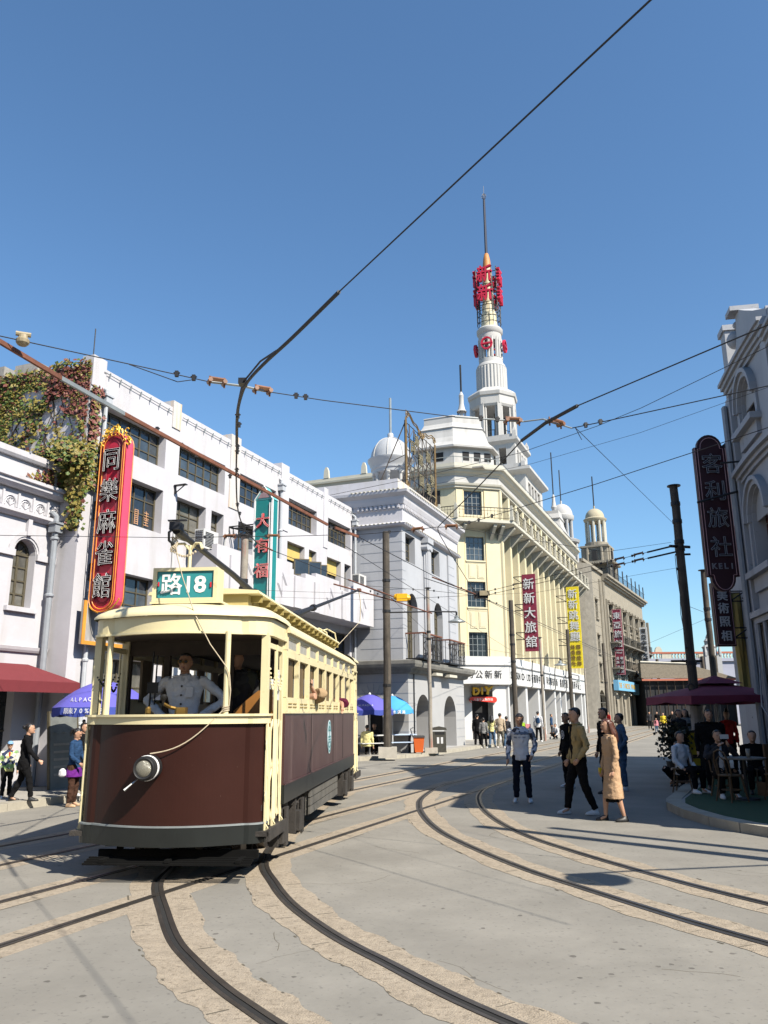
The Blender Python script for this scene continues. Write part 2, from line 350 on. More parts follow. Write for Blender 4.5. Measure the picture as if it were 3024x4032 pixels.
def window(parent, x0, x1, z0, z1, y, cols, rows, fm, gm, bar=0.05, arch=False, mun=None, rowz=None, seg=10, T=None, name='window'):
    """frame with bars (part) and one pane (sub-part)"""
    if gm is m_glass or gm is m_glassb: gm = PANES[wrn.choice((0, 0, 0, 1, 1, 2))] if gm is m_glass else PANES[wrn.choice((3, 3, 1, 4))]
    w = bar; mn = mun or bar * 0.6; mb = MB(T); yf = y; yb = y + 0.06
    if arch:
        r = (x1 - x0) / 2; cx = (x0 + x1) / 2; cz = z1 - r
        for k in range(seg):
            a, b = pi * k / seg, pi * (k + 1) / seg
            P = lambda t, q: (cx - q * cos(t), cz + q * sin(t))
            p = [P(a, r), P(b, r), P(b, r - w), P(a, r - w)]; mb.poly_prism(p, yf, yb, 'y')
        for t in (pi / 4, pi / 2, 3 * pi / 4):
            mb.poly_prism([(cx - .02 * sin(t), cz - .02 * cos(t)), (cx + .02 * sin(t), cz + .02 * cos(t)), (cx - (r-w)*cos(t) + .02 * sin(t), cz + (r-w)*sin(t) + .02 * cos(t)), (cx - (r-w)*cos(t) - .02 * sin(t), cz + (r-w)*sin(t) - .02 * cos(t))], yf + .01, yb - .01, 'y')
        zt = cz
        mb.box(x0, x1, yf, yb, zt - w / 2, zt + w / 2)
    else:
        zt = z1; mb.box(x0, x1, yf, yb, z1 - w, z1)
    mb.box(x0, x1, yf, yb, z0, z0 + w)
    mb.box(x0, x0 + w, yf + .002, yb, z0 + w, zt - w); mb.box(x1 - w, x1, yf + .002, yb, z0 + w, zt - w)
    for c in range(1, cols):
        x = x0 + (x1 - x0) * c / cols; q = w * .5 if (cols > 3 and c % 2 == 0) or cols <= 2 else mn / 2
        mb.box(x - q, x + q, yf + .004, yb - .01, z0 + w, zt - w)
    for k in range(1, rows):
        z = z0 + (zt - z0) * (rowz[k-1] if rowz else k / rows); mb.box(x0 + w, x1 - w, yf + .008, yb - .014, z - mn / 2, z + mn / 2)
    f = mb.build(name, fm, parent)
    p = MB(T)
    if arch:
        pts = [(x0 + .01, z0 + .01), (x1 - .01, z0 + .01)] + [(cx + (r-.01) * cos(pi * k / seg), cz + (r-.01) * sin(pi * k / seg)) for k in range(seg + 1)]
        p.poly_prism(pts, y + .032, y + .045, 'y')
    else: p.box(x0 + .01, x1 - .01, y + .032, y + .045, z0 + .01, z1 - .01)
    p.build('pane', gm, f)
    return f
def moulding(mb, x0, x1, prof):
    """prof list of (y, z) closed polygon, extruded along x"""
    mb.poly_prism(prof, x0, x1, 'x')
def Lpt(s, d, z=0, q=(-7.66, 19.0), A=21.5):
    a = radians(A); return (q[0] + s * sin(a) - d * cos(a), q[1] + s * cos(a) + d * sin(a), z)
# ================================================================ GROUND, PAVEMENTS, TRACKS
def smooth_path(pts, n=8):
    P = [Vector((p[0], p[1], p[2] if len(p) > 2 else 0)) for p in pts]; out = []
    for i in range(len(P) - 1):
        a = P[max(i-1, 0)]; b = P[i]; c = P[i+1]; d = P[min(i+2, len(P)-1)]
        for k in range(n):
            t = k / n
            out.append(0.5 * ((2*b) + (c-a)*t + (2*a-5*b+4*c-d)*t*t + (3*b-a-3*c+d)*t**3))
    out.append(P[-1]); return out
def ribbon(mb, path, o0, o1, z0, z1=None, jit=0.0, rnd=random):
    n = len(path); top = []
    for i, p in enumerate(path):
        t = (path[min(i+1, n-1)] - path[max(i-1, 0)]); t.z = 0; t.normalize(); r = Vector((t.y, -t.x, 0))
        j0 = jit * (sin(i * .23 + o0 * 7) * .6 + sin(i * .61 + 1) * .4) + rnd.uniform(-jit, jit) * .22 if jit else 0; j1 = jit * (sin(i * .19 + o1 * 5 + n) * .6 + sin(i * .53 + 2) * .4) + rnd.uniform(-jit, jit) * .22 if jit else 0
        top.append((p + r * (o0 + j0), p + r * (o1 + j1)))
    for i in range(n - 1):
        a, b = top[i]; c, d = top[i+1]
        if z1 is None:
            mb.quad((a.x, a.y, z0), (b.x, b.y, z0), (d.x, d.y, z0), (c.x, c.y, z0))
        else:
            mb.quad((a.x, a.y, z1), (b.x, b.y, z1), (d.x, d.y, z1), (c.x, c.y, z1))
            mb.quad((a.x, a.y, z0), (a.x, a.y, z1), (c.x, c.y, z1), (c.x, c.y, z0))
            mb.quad((b.x, b.y, z0), (b.x, b.y, z1), (d.x, d.y, z1), (d.x, d.y, z0))
mb = MB(); mb.quad((-700, -300, 0), (700, -300, 0), (700, 900, 0), (-700, 900, 0))
struct(mb.build('ground', m_asphalt))
# left pavement
KL = [(-26, -1.9), (13.4, -1.9), (15.6, -2.9), (17.4, -3.3), (24.5, -3.5), (31, -4.2), (64, -4.6), (110, -3.4)]
klp = [Vector(Lpt(s, d)) for s, d in KL]
mb = MB(); top = [(p.x, p.y) for p in klp] + [Lpt(112, 10)[:2], Lpt(-27, 10)[:2]]
mb.poly_prism(top, -0.05, 0.128); struct(mb.build('pavement', m_pave))
mb = MB(); rnd = random.Random(3)
def kerb_stones(mb, path, z, w=0.26, step=0.95, side=1):
    acc = []; 
    for i in range(len(path) - 1):
        a, b = path[i], path[i+1]; L = (b - a).length; n = max(1, round(L / step)); t = (b - a).normalized(); r = Vector((-t.y, t.x, 0)) * side
        for k in range(n):
            p = a + t * (L * k / n + .006); q = a + t * (L * (k + 1) / n - .006); e = rnd.uniform(-.008, .008)
            o = r * (-0.025 + e); pts = [(p+o)[:2], (q+o)[:2], (q+r*w)[:2], (p+r*w)[:2]]
            mb.poly_prism(pts, -0.03, z + rnd.uniform(0.004, .012))
kerb_stones(mb, klp[:6], 0.13); struct(mb.build('kerb', m_kerb))
# right pavement with turf
KR = [(34, 88), (24, 62), (14.5, 38), (9.9, 27.5), (6.98, 19.3), (6.41, 18.24), (5.8, 16.9), (5.24, 15.75), (5.0, 15.05), (4.9, 14.0), (4.94, 13.0), (5.1, 12.29), (5.35, 11.7), (5.9, 11.0), (7.0, 10.3), (9.0, 9.7), (14, 9.2)]
krp = [Vector((x, y, 0)) for x, y in KR]
mb = MB(); mb.poly_prism([(p.x, p.y) for p in krp] + [(70, 9), (70, 88)], -0.05, 0.126); struct(mb.build('pavement', m_pave))
mb = MB(); kerb_stones(mb, krp[2:], 0.13, 0.24, 0.9, 1); struct(mb.build('kerb', m_kerb))
tp = [(8.0, 21.5), (6.75, 18.1), (6.08, 16.75), (5.52, 15.65), (5.27, 14.95), (5.17, 14.0), (5.21, 13.05), (5.37, 12.4), (5.6, 11.9), (6.1, 11.25), (7.2, 10.6), (9, 10.1), (14, 9.6), (14, 21.5)]
mb = MB(); mb.poly_prism(tp, 0.10, 0.134); tag(mb.build('artificial_grass', m_turf), 'green artificial turf carpet under the cafe tables at the kerb', 'artificial grass', kind='stuff')

# tracks : each rail is a path of ground points
A0 = (-7.9, -5.3); A1 = (40, 110.6)
def line_pts(p, az, t0, t1, n=24):
    a = radians(az); return [(p[0] + sin(a) * (t0 + (t1 - t0) * k / n), p[1] + cos(a) * (t0 + (t1 - t0) * k / n)) for k in range(n + 1)]
RA = line_pts((-1.0, 11.45), 22.3, -14, 90); RB = line_pts((-1.0, 14.55), 22.5, -17, 88)
RC = line_pts((-2.2, 15.72), 22.5, -16, 86); RD = line_pts((-2.2, 18.70), 22.5, -19, 84)
C1L = [(-2.05, 17.4), (-2.35, 15.6), (-2.5, 13.5), (-2.55, 11.5), (-2.47, 10.0), (-2.37, 8.99), (-1.96, 7.71), (-1.64, 6.82), (-1.35, 6.23), (-1.07, 5.73), (-0.83, 5.36), (-0.5, 4.9), (0.1, 4.2), (1.0, 3.3), (2.2, 2.3)]
C1R = [(-0.95, 18.7), (-1.3, 16.5), (-1.48, 14.3), (-1.53, 12.2), (-1.45, 10.21), (-1.16, 8.95), (-0.88, 8.02), (-0.54, 7.2), (-0.27, 6.66), (0.0, 6.2), (0.26, 5.74), (0.51, 5.34), (0.9, 4.8), (1.5, 4.05), (2.3, 3.2), (3.2, 2.4)]
C2L = [(1.75, 21.4), (1.28, 20.1), (0.76, 17.55), (0.62, 15.86), (0.65, 14.15), (0.81, 12.53), (1.13, 11.06), (1.55, 9.61), (1.92, 8.68), (2.26, 7.87), (2.59, 7.13), (3.0, 6.35), (3.6, 5.3), (4.4, 4.2)]
C2R = [(3.0, 21.2), (2.4, 19.8), (2.02, 18.2), (1.82, 16.6), (1.75, 15.05), (1.82, 13.36), (2.03, 11.9), (2.38, 10.65), (2.69, 9.71), (3.05, 8.75), (3.44, 7.88), (4.0, 6.8), (4.8, 5.5)]
zlev = [0.0008]
def track(label, pair, girder, group, pave_w=0.33):
    t = thing('tram_track', label, 'tram track', (0, 0, 0), 0, group)
    for pts in pair:
        path = smooth_path(pts, 6 if girder else 2)
        if girder:
            mb = MB(); ribbon(mb, path, -0.056, -0.010, 0.0, 0.011); ribbon(mb, path, 0.032, 0.062, 0.0, 0.009)
            r = mb.build('rail', m_rail, t); mb = MB(); ribbon(mb, path, -0.0095, 0.0315, 0.0055); mb.build('groove', m_groove, r)
        else:
            mb = MB(); ribbon(mb, path, -0.042, -0.004, 0.0, 0.010); ribbon(mb, path, 0.026, 0.046, 0.0, 0.009)
            r = mb.build('rail', m_rail, t); mb = MB(); ribbon(mb, path, -0.0035, 0.0255, 0.0052); mb.build('groove', m_groove, r)
        rn = random.Random(len(pts)); dense = smooth_path(pts, 14 if girder else 8)
        mb = MB(); z = zlev[0]; zlev[0] += 0.0004
        ribbon(mb, dense, -pave_w, pave_w, z, None, 0.035, rn)
        s = mb.build('paving', m_sett, t)
        mb = MB(); acc = 0; last = dense[0]
        for i in range(1, len(dense) - 1):
            p = dense[i]; acc += (p - last).length; last = p
            if p.y > 32: continue
            if acc > 0.42:
                acc = 0
                tt = (dense[i+1] - dense[i-1]).normalized(); nn = Vector((tt.y, -tt.x, 0))
                for sd in (-1, 1):
                    if rn.random() < .45:
                        a = p + nn * sd * .11; b = p + nn * sd * (pave_w - .03) + tt * rn.uniform(-.02, .02); q = tt * rn.uniform(.004, .009)
                        zz = z + .0003; mb.quad((a-q)[:2] + (zz,), (b-q)[:2] + (zz,), (b+q)[:2] + (zz,), (a+q)[:2] + (zz,))
        mb.build('joint', m_joint, s)
        mb = MB()
        for sd in (-1, 1):
            seglen = 0
            for i in range(0, len(dense) - 1):
                if dense[i].y > 26 or rn.random() < .9: continue
                off = sd * (pave_w + .0)
                ribbon(mb, dense[i:i+2], off - .010, off + .006, z + .0003)
        mb.build('edge_crack', m_joint, s)
track('straight tram track running up the street, crossed by the curve before the tram', (RA, RB), False, 'tram tracks in the road', .25)
track('straight tram track nearest the white building\'s pavement, passing under the tram', (RC, RD), False, 'tram tracks in the road', .25)
track('curved tram track sweeping out from under the front of the tram', (C1L, C1R), True, 'tram tracks in the road', .285)
track('curved tram track bending past the feet of the young man in camouflage sleeves', (C2L, C2R), True, 'tram tracks in the road', .285)

# cracks, patches and stains of the road surface
rn = random.Random(31)
mb = MB()
for k in range(26):
    x = rn.uniform(-4, 6); y = rn.uniform(4.2, 14); a = rn.uniform(0, 2 * pi); P = [Vector((x, y, 0))]
    for j in range(rn.randint(5, 14)): a += rn.uniform(-.5, .5); P.append(P[-1] + Vector((cos(a), sin(a), 0)) * rn.uniform(.05, .14))
    w = rn.uniform(.002, .005); ribbon(mb, P, -w, w, .00035)
struct(mb.build('road_crack', m_joint))
mb = MB()
for k in range(420):
    y = 4 + 26 * rn.random() ** 2; x = rn.uniform(-.55, .5) * y * 1.1; r = rn.uniform(.006, .03); n = 7
    P = [(x + r * rn.uniform(.5, 1.2) * cos(2*pi*i/n), y + r * rn.uniform(.5, 1.2) * sin(2*pi*i/n), .0004) for i in range(n)]; mb.add(P, [tuple(range(n))])
struct(mb.build('road_spots', mat('dark_road_spots', (.115, .105, .092), .95, .3, 9)))
# ================================================================ LEFT STREET FRONT (local x = along street, y = into the building)
ROTL = radians(68.5)
# ---------------------------------------------------------------- white building
W = thing('white_building', 'long white three storey building with stepped parapet and vine covered end', 'building', Lpt(0, 0), ROTL)
tops = [(0.98, 3.52, 8.63, 9.64), (4.18, 6.69, 8.63, 9.64), (7.59, 10.10, 8.63, 9.64), (11.05, 13.47, 8.63, 9.64), (14.48, 16.84, 8.63, 9.64)]
lows = [(2.12, 3.53, 6.70, 7.97), (4.20, 5.70, 6.70, 7.97), (6.01, 6.71, 6.70, 7.97), (7.6, 9.1, 6.70, 7.97), (9.42, 10.12, 6.70, 7.97), (11.04, 12.45, 6.70, 7.97), (12.82, 13.49, 6.70, 7.97), (14.46, 15.84, 6.70, 7.97), (16.2, 16.87, 6.70, 7.97)]
mids = [(2.0, 3.45, 4.15, 5.35)]
gnd = [(1.2, 3.6, 0.35, 3.1), (4.6, 7.2, 0.35, 5.0), (7.8, 10.6, 0.35, 5.0), (11.1, 13.6, 2.0, 5.0), (14.2, 16.8, 2.0, 5.0)]
mb = MB(); wall_front(mb, 0.30, 17.12, 0.0, 10.62, tops + lows + mids + gnd, 0.0, 0.32)
mb.quad((0.30, 0, 0), (0.30, 9, 0), (0.30, 9, 10.62), (0.30, 0, 10.62))
mb.quad((17.12, 0, 0), (17.12, 9, 0), (17.12, 9, 10.62), (17.12, 0, 10.62))
mb.quad((0.3, 9, 0), (17.12, 9, 0), (17.12, 9, 10.62), (0.3, 9, 10.62))
for x0, x1 in ((0.30, 17.12),):  # parapet thickness
    mb.quad((x0, 0, 10.62), (x1, 0, 10.62), (x1, .28, 10.62), (x0, .28, 10.62)); mb.quad((x0, .28, 10.2), (x1, .28, 10.2), (x1, .28, 10.62), (x0, .28, 10.62))
mb.quad((.58, .28, 10.62), (.58, 9, 10.62), (.3, 9, 10.62), (.3, .28, 10.62)); mb.quad((.58, .28, 10.2), (.58, 9, 10.2), (.58, 9, 10.62), (.58, .28, 10.62))
mb.build('wall', m_white, W)
mb = MB(); mb.box(0.6, 17.1, .3, 8.98, 10.1, 10.2); mb.build('roof', m_oldconc, W)
for a, b in ((0.30, 0.80), (3.74, 4.14), (6.95, 7.56), (10.42, 11.03), (14.08, 14.47)):
    mb = MB(); mb.box(a, b, -0.03, 0.34, 10.2, 10.84); mb.box(a, b, -0.03, -0.001, 8.3 if a > 5 else 10.0, 10.2)
    mb.build('parapet_pier', m_rustw if 3 < a < 8 else m_white, W)
mb = MB(); mb.box(.32, .9, 1.9, 2.7, 10.62, 10.98); mb.box(.32, 1.0, 3.1, 4.2, 10.62, 11.05); mb.build('chimney', m_oldconc, W)
mb = MB(); mb.tube([(.35, .05, 10.8), (.35, .05, 11.6)], .015); mb.build('lightning_rod', m_iron, W)
def bulbs(parent, pts, mbw=None, step=.42, r=.022, m=m_galv):
    mb = MB(); P = [Vector(p) for p in pts]
    mb.tube(P, .012, 4)
    for i in range(len(P) - 1):
        L = (P[i+1] - P[i]).length; n = int(L / step)
        for k in range(n):
            q = P[i].lerp(P[i+1], (k + .5) / n); mb.box(q.x - .010, q.x + .010, q.y - .02, q.y + .01, q.z - .10, q.z + .02); mb.sphere((q.x, q.y - .02, q.z + .03), .022, 5, 3)
    return mb.build('light_string', m, parent)
bulbs(W, [(.7, -.05, 10.50), (3.7, -.05, 10.44)]); bulbs(W, [(4.2, -.05, 10.44), (6.95, -.05, 10.42)])
bulbs(W, [(7.56, -.05, 10.44), (10.42, -.05, 10.42)]); bulbs(W, [(11.05, -.05, 10.44), (14.05, -.05, 10.40)]); bulbs(W, [(14.5, -.05, 10.42), (17.05, -.05, 10.40)])
def wwin(h, cols, rows, gm=m_glass, rowz=None):
    return window(W, h[0] + .005, h[1] - .005, h[2] + .005, h[3] - .005, 0.25, cols, rows, m_frame, gm, .055, rowz=rowz)
for h in tops: wwin(h, 6, 3, rowz=(.36, .7))
for i, h in enumerate(lows): wwin(h, 2 if h[1] - h[0] < 1 else 3, 3, rowz=(.36, .68))
wwin(mids[0], 3, 3, rowz=(.36, .66))
for h in gnd: wwin(h, 4, 4)
for h in (lows[5], lows[6], lows[7]):
    mb = MB(); mb.box(h[0] + .03, h[1] - .03, .20, .235, 7.36, 7.96); mb.build('blind', m_blind, W)
for x_, y_ in ((11.35, -.30), (12.05, -.62), (12.75, -.45)):
    mb = MB(lambda u, v, z: (x_ + u * .35, y_ * .5 + u * -.45 + v, z))
    for a, b, c, d in ((0, 1, 6.72, 6.76), (0, 1, 7.30, 7.34), (0, .06, 6.76, 7.30), (.94, 1, 6.76, 7.30)): mb.box(a, b, 0, .03, c, d)
    f = mb.build('open_casement', m_frame, W); mb = MB(lambda u, v, z: (x_ + u * .35, y_ * .5 + u * -.45 + v, z)); mb.box(.06, .94, .01, .02, 6.76, 7.30); mb.build('pane', m_glass, f)
# orange paper characters behind the lower left window
mb = MB(); fn = lambda u, v, w: (u, .235 - w * .2, v)
for cx, cz, ch in ((2.72, 7.15, '目'), (2.72, 6.93, '目'), (3.15, 7.18, '主'), (3.15, 6.98, '主')):
    put_text(mb, ch, lambda u, v, w: (cx + u, .238 - w * .1, cz + v), .24, bold=.01)
mb.build('window_lettering', mat('faded_orange_paper', (.50, .27, .14), .9), W)
# balcony with stepped parapet
mb = MB(); yb = -1.0
prof = [(4.9, 17.06, 5.28, 6.42, -1.0), (4.9, 9.72, 6.42, 6.60, -1.0), (6.9, 9.6, 6.60, 6.80, -1.0), (10.62, 13.58, 6.42, 6.60, -1.0), (11.45, 13.5, 6.60, 6.74, -1.0), (14.4, 17.06, 6.42, 6.66, -1.0), (14.9, 17.06, 6.66, 6.92, -1.0)]
for a, b, z0, z1, y in prof: mb.box(a, b, y, y + .18, z0, z1)
mb.box(4.9, 17.06, -.82, -.002, 5.28, 5.46); mb.box(4.9, 5.08, -.82, -.002, 5.46, 6.42); mb.box(16.88, 17.06, -.82, -.002, 5.46, 6.9)
for a, b in ((5.6, 6.0), (9.74, 10.28), (11.3, 11.72), (13.72, 14.0)): mb.box(a, b, -1.06, -1.002, 5.281, 6.38)
mb.build('balcony', m_white, W)
mb = MB()
for cx in (8.9, 12.7, 15.9, 6.6):
    for k, (rx, rz) in enumerate(((.34, .42), (.26, .32))):
        P = [(cx - rx, 5.95), (cx, 5.95 + rz), (cx + rx, 5.95), (cx, 5.95 - rz)]
        for i in range(4): a, b = P[i], P[(i+1) % 4]; mb.tube([(a[0], -1.006, a[1]), (b[0], -1.006, b[1])], .012, 4)
    mb.tube([(cx, -1.006, 5.6), (cx, -1.006, 6.3)], .01, 4)
mb.build('diamond_relief', m_lav, W)
def rain_pipe(parent, x, y, z0, z1, m=m_pipe, r=.055, hopper=True, rings=(2.2, 4.5)):
    mb = MB(); mb.tube([(x, y, z0), (x, y, z1)], r, 8)
    for z in rings: mb.tube([(x, y, z - .05), (x, y, z - .02), (x, y, z + .02), (x, y, z + .05)], [r, r * 1.45, r * 1.45, r], 8)
    if hopper:
        mb.box(x - .12, x + .12, y - .11, y + .11, z1, z1 + .2); mb.box(x - .15, x + .15, y - .14, y + .14, z1 + .2, z1 + .25)
        mb.tube([(x, y, z1 + .24), (x, y, z1 + .4), (x, y + .12, z1 + .5), (x, y + .2, z1 + .5)], r * .9, 8)
    return mb.build('rain_pipe', m, parent)
rain_pipe(W, .80, -.10, .15, 9.6, rings=(1.5, 3.0, 4.7, 6.3, 8)); rain_pipe(W, 10.33, -.10, 5.5, 9.7, rings=(6.6, 8.2)); rain_pipe(W, 17.0, -.16, .15, 9.8, rings=(2, 3.6, 5.2, 7, 8.6))
mb = MB(); mb.box(4.02, 4.06, -.06, -.02, 8.0, 8.25); mb.box(3.98, 4.1, -.42, -.02, 8.24, 8.27); mb.tube([(4.04, -.03, 8.02), (4.04, -.36, 8.24)], .02, 4); mb.build('iron_bracket', m_iron, W)
mb = MB(); mb.tube([(4.1, -.04, 4.6), (4.1, -.04, 7.1)], .03, 5); mb.tube([(6.75, -.03, 6.75), (6.75, -.1, 7.35), (6.85, -.1, 7.4)], .03, 5); mb.build('conduit', m_signwhite, W)

def ac_unit(label, s, d, z):
    t = thing('air_conditioner', label, 'air conditioner', Lpt(s, d, z), ROTL, 'air conditioners on the white building')
    mb = MB(); mb.box(-.38, .38, -.16, .16, 0, .58); mb.build('case', m_signwhite, t)
    mb = MB()
    for i in range(9):
        for j in range(4): mb.box(-.395, -.381, -.12 + j * .065, -.075 + j * .065, .06 + i * .055, .085 + i * .055)
    for i in range(10): mb.box(-.30, .12, -.172, -.161, .07 + i * .045, .09 + i * .045)
    mb.build('grille', m_iron, t)
ac_unit('white air conditioner unit beside the rain pipe at the far end of the balcony', 16.55, -.55, 6.90)
ac_unit('white air conditioner unit behind the trolley pole tip, under the lower window', 5.0, -.55, 6.45)

# shop boards under the windows at the near end
sb = thing('shop_signboard', 'weathered grey wooden shop signboard with orange edge, seen behind the tram posts', 'signboard', Lpt(2.3, -.22, 3.35), ROTL)
mb = MB(); mb.box(-1.9, 2.6, -.06, .0, 0, 1.05); mb.build('board', mat('weathered_grey_board', (.40, .38, .36), .9, .2, 2, .1, streak=((.16, .15, .14), (6, 6, .6), .45, .65, .8)), sb)
mb = MB(); mb.box(-1.9, 2.6, -.085, -.061, -.0, .09); mb.box(-1.9, -1.8, -.085, -.061, .09, 1.05); mb.build('edge', mat('orange_board_edge', (.62, .26, .03), .8, .15), sb)
mb = MB()
for cx, cz, ch, s in ((1.0, .52, '順', .62), (1.9, .52, '昌', .62), (.1, .55, '永', .62), (-.9, .55, '德', .62)): put_text(mb, ch, lambda u, v, w: (cx + u, -.066 - w, cz + v), s, bold=.02)
mb.build('lettering', m_signwhite, sb)
for k, (s, z, body) in enumerate(((3.95, 2.2, '頂善'), (7.6, 2.2, '山田'), (9.3, 2.25, '上海'))):
    t = thing('hanging_sign', ('white hanging shop sign with black characters seen through the cab beside the driver', 'white hanging shop sign seen through the tram windows behind the driver\'s head', 'white hanging shop sign seen through the tram, farthest from the driver')[k], 'sign', Lpt(s, -.7, z), ROTL, 'white hanging shop signs')
    mb = MB(); mb.box(-.5, .5, -.02, .02, 0, 1.25); mb.build('board', m_signwhite, t)
    mb = MB()
    for j, ch in enumerate(body): put_text(mb, ch, lambda u, v, w: (u, -.022 - w * .2, .9 - j * .58 + v), .5, bold=.012)
    mb.build('lettering', m_black, t)

# ---------------------------------------------------------------- low white building with arched windows and red awning
B0 = thing('arcaded_white_building', 'low white building with arched windows, deep cornice and red awning', 'building', Lpt(0, .65), ROTL)
arches = [(-.99, -.33, 4.16, 5.76, True), (-2.45, -1.79, 4.16, 5.76, True), (-3.91, -3.25, 4.16, 5.76, True)]
shop = [(-6.0, -.55, .20, 2.55)]
mb = MB(); wall_front(mb, -8, .292, 0, 7.15, arches + shop, 0, .28); mb.quad((-8, 0, 0), (-8, 8, 0), (-8, 8, 7.8), (-8, 0, 7.8)); mb.quad((-8, 8, 0), (.29, 8, 0), (.29, 8, 7.8), (-8, 8, 7.8))
mb.box(-8, .292, .02, .3, 7.15, 7.66); mb.quad((-8, .3, 7.5), (.29, .3, 7.5), (.29, 8, 7.5), (-8, 8, 7.5)); mb.build('wall', m_white, B0)
mb = MB()
moulding(mb, -8, .36, [(.02, 7.64), (-.06, 7.64), (-.10, 7.70), (-.10, 7.84), (.30, 7.84), (.30, 7.67), (.02, 7.67)])
moulding(mb, -8, .46, [(.0, 6.90), (-.12, 6.90), (-.20, 6.98), (-.20, 7.06), (-.26, 7.08), (-.26, 7.16), (.02, 7.18)])
moulding(mb, -8, .42, [(.0, 6.24), (-.06, 6.24), (-.12, 6.30), (-.16, 6.32), (-.16, 6.40), (.0, 6.42)])
moulding(mb, -8, .26, [(.0, 3.13), (-.05, 3.13), (-.08, 3.18), (-.10, 3.25), (.0, 3.27)])
mb.build('cornice', m_white, B0)
mb = MB()  # scallop frieze
for k in range(17):
    cx = .12 - k * .46
    for r in (.20, .155):
        mb.tube([(cx + r * cos(pi * t / 8), -.012, 6.46 + r * 1.25 * sin(pi * t / 8)) for t in range(9)], .018, 4)
    for t in (1, 2, 3, 4, 5): mb.tube([(cx, -.01, 6.47), (cx + .15 * cos(pi * t / 6), -.01, 6.47 + .19 * sin(pi * t / 6))], .012, 4)
    mb.box(cx + .205, cx + .255, -.045, -.001, 6.425, 6.80)
mb.build('scallop_frieze', m_white, B0)
mb = MB()
for a in arches[:]:
    cx = (a[0] + a[1]) / 2; cz = a[3] - .33
    for r0, r1, y in ((.40, .52, -.05), (.345, .40, -.025)):
        for k in range(12):
            t0, t1 = pi * k / 12, pi * (k + 1) / 12
            mb.poly_prism([(cx + r0 * cos(t0), cz + r0 * sin(t0)), (cx + r1 * cos(t0), cz + r1 * sin(t0)), (cx + r1 * cos(t1), cz + r1 * sin(t1)), (cx + r0 * cos(t1), cz + r0 * sin(t1))], y, -.001, 'y')
    mb.box(cx - .06, cx + .06, -.09, -.002, cz + .42, 6.24)
    mb.box(cx - .98, cx - .335, -.07, -.002, cz - .12, cz + .03)
    mb.box(cx - .46, cx + .46, -.10, -.001, 4.04, 4.15)
mb.box(-.325, .28, -.07, -.002, 5.31, 5.46)
mb.build('window_surround', m_white, B0)
for a in arches: window(B0, a[0] + .004, a[1] - .004, a[2] + .004, a[3] - .004, .2, 2, 4, m_frame, m_glass, .06, True)
rain_pipe(B0, .02, -.20, .15, 6.05, m_pipeb, .075, True, (2.6, 4.5, 5.9))
mb = MB(); mb.quad((-9, -.02, 2.86), (-.25, -.02, 2.86), (.42, -1.0, 2.44), (-9, -1.0, 2.44)); mb.quad((-.25, -.02, 2.86), (.42, -.02, 2.40), (.42, -1.0, 2.44), (-.25, -.02, 2.86))
mb.quad((-9, -1.0, 2.44), (.42, -1.0, 2.44), (.42, -1.0, 2.2), (-9, -1.0, 2.2)); mb.quad((.42, -1.0, 2.44), (.42, -.02, 2.44), (.42, -.02, 2.2), (.42, -1.0, 2.2))
mb.quad((-9, -.99, 2.2), (.41, -.99, 2.2), (.41, -.99, 2.4), (-9, -.99, 2.4))
mb.build('awning', m_awning, B0)
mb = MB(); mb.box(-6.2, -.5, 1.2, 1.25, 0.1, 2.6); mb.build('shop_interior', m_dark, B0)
for k in range(3):
    x = -5.6 + k * 1.9; window(B0, x, x + 1.7, .25, 2.5, .18, 2, 2, m_frame, m_glassb, .06)
bd = thing('menu_board', 'dark leaning menu board with pictures on the pavement beside the blue parasol', 'board', Lpt(-.05, .05, .13), ROTL)
mb = MB(lambda x, y, z: (x, y + (z * .12), z)); mb.box(-.42, .42, -.62, -.58, 0, 1.62); mb.build('panel', mat('greyish_poster', (.16, .17, .165), .5, .25, 3), bd)
mb = MB(lambda x, y, z: (x, y + (z * .12), z)); mb.box(-.46, -.421, -.63, -.57, 0, 1.66); mb.box(.421, .46, -.63, -.57, 0, 1.66); mb.box(-.42, .42, -.63, -.57, 1.621, 1.66); mb.build('frame', m_frame, bd)
mb = MB(lambda x, y, z: (x, y + (z * .12), z))
for r in range(5): mb.box(-.32, .32, -.628, -.621, .28 + r * .16, .33 + r * .16)
for c in range(3): mb.lathe([(.05, 0), (.05, .004)], -.25 + c * .25, -.63, 10, 1.2)
mb.build('print', mat('faded_print', (.34, .33, .30), .8, .2), bd)
fb = thing('flower_stand', 'white bunch of flowers on a tall white stand under the blue parasol', 'flowers', Lpt(.95, -.75, .13), ROTL)
mb = MB(); mb.box(-.22, .22, -.02, .02, 0, 1.75); mb.build('stand', m_signwhite, fb)
mb = MB(); rn = random.Random(5)
for k in range(40): mb.sphere((-.12 + rn.gauss(0, .13), -.08 + rn.gauss(0, .08), 1.62 + rn.gauss(0, .13)), rn.uniform(.025, .05), 5, 3)
mb.build('blossom', m_signwhite, fb)

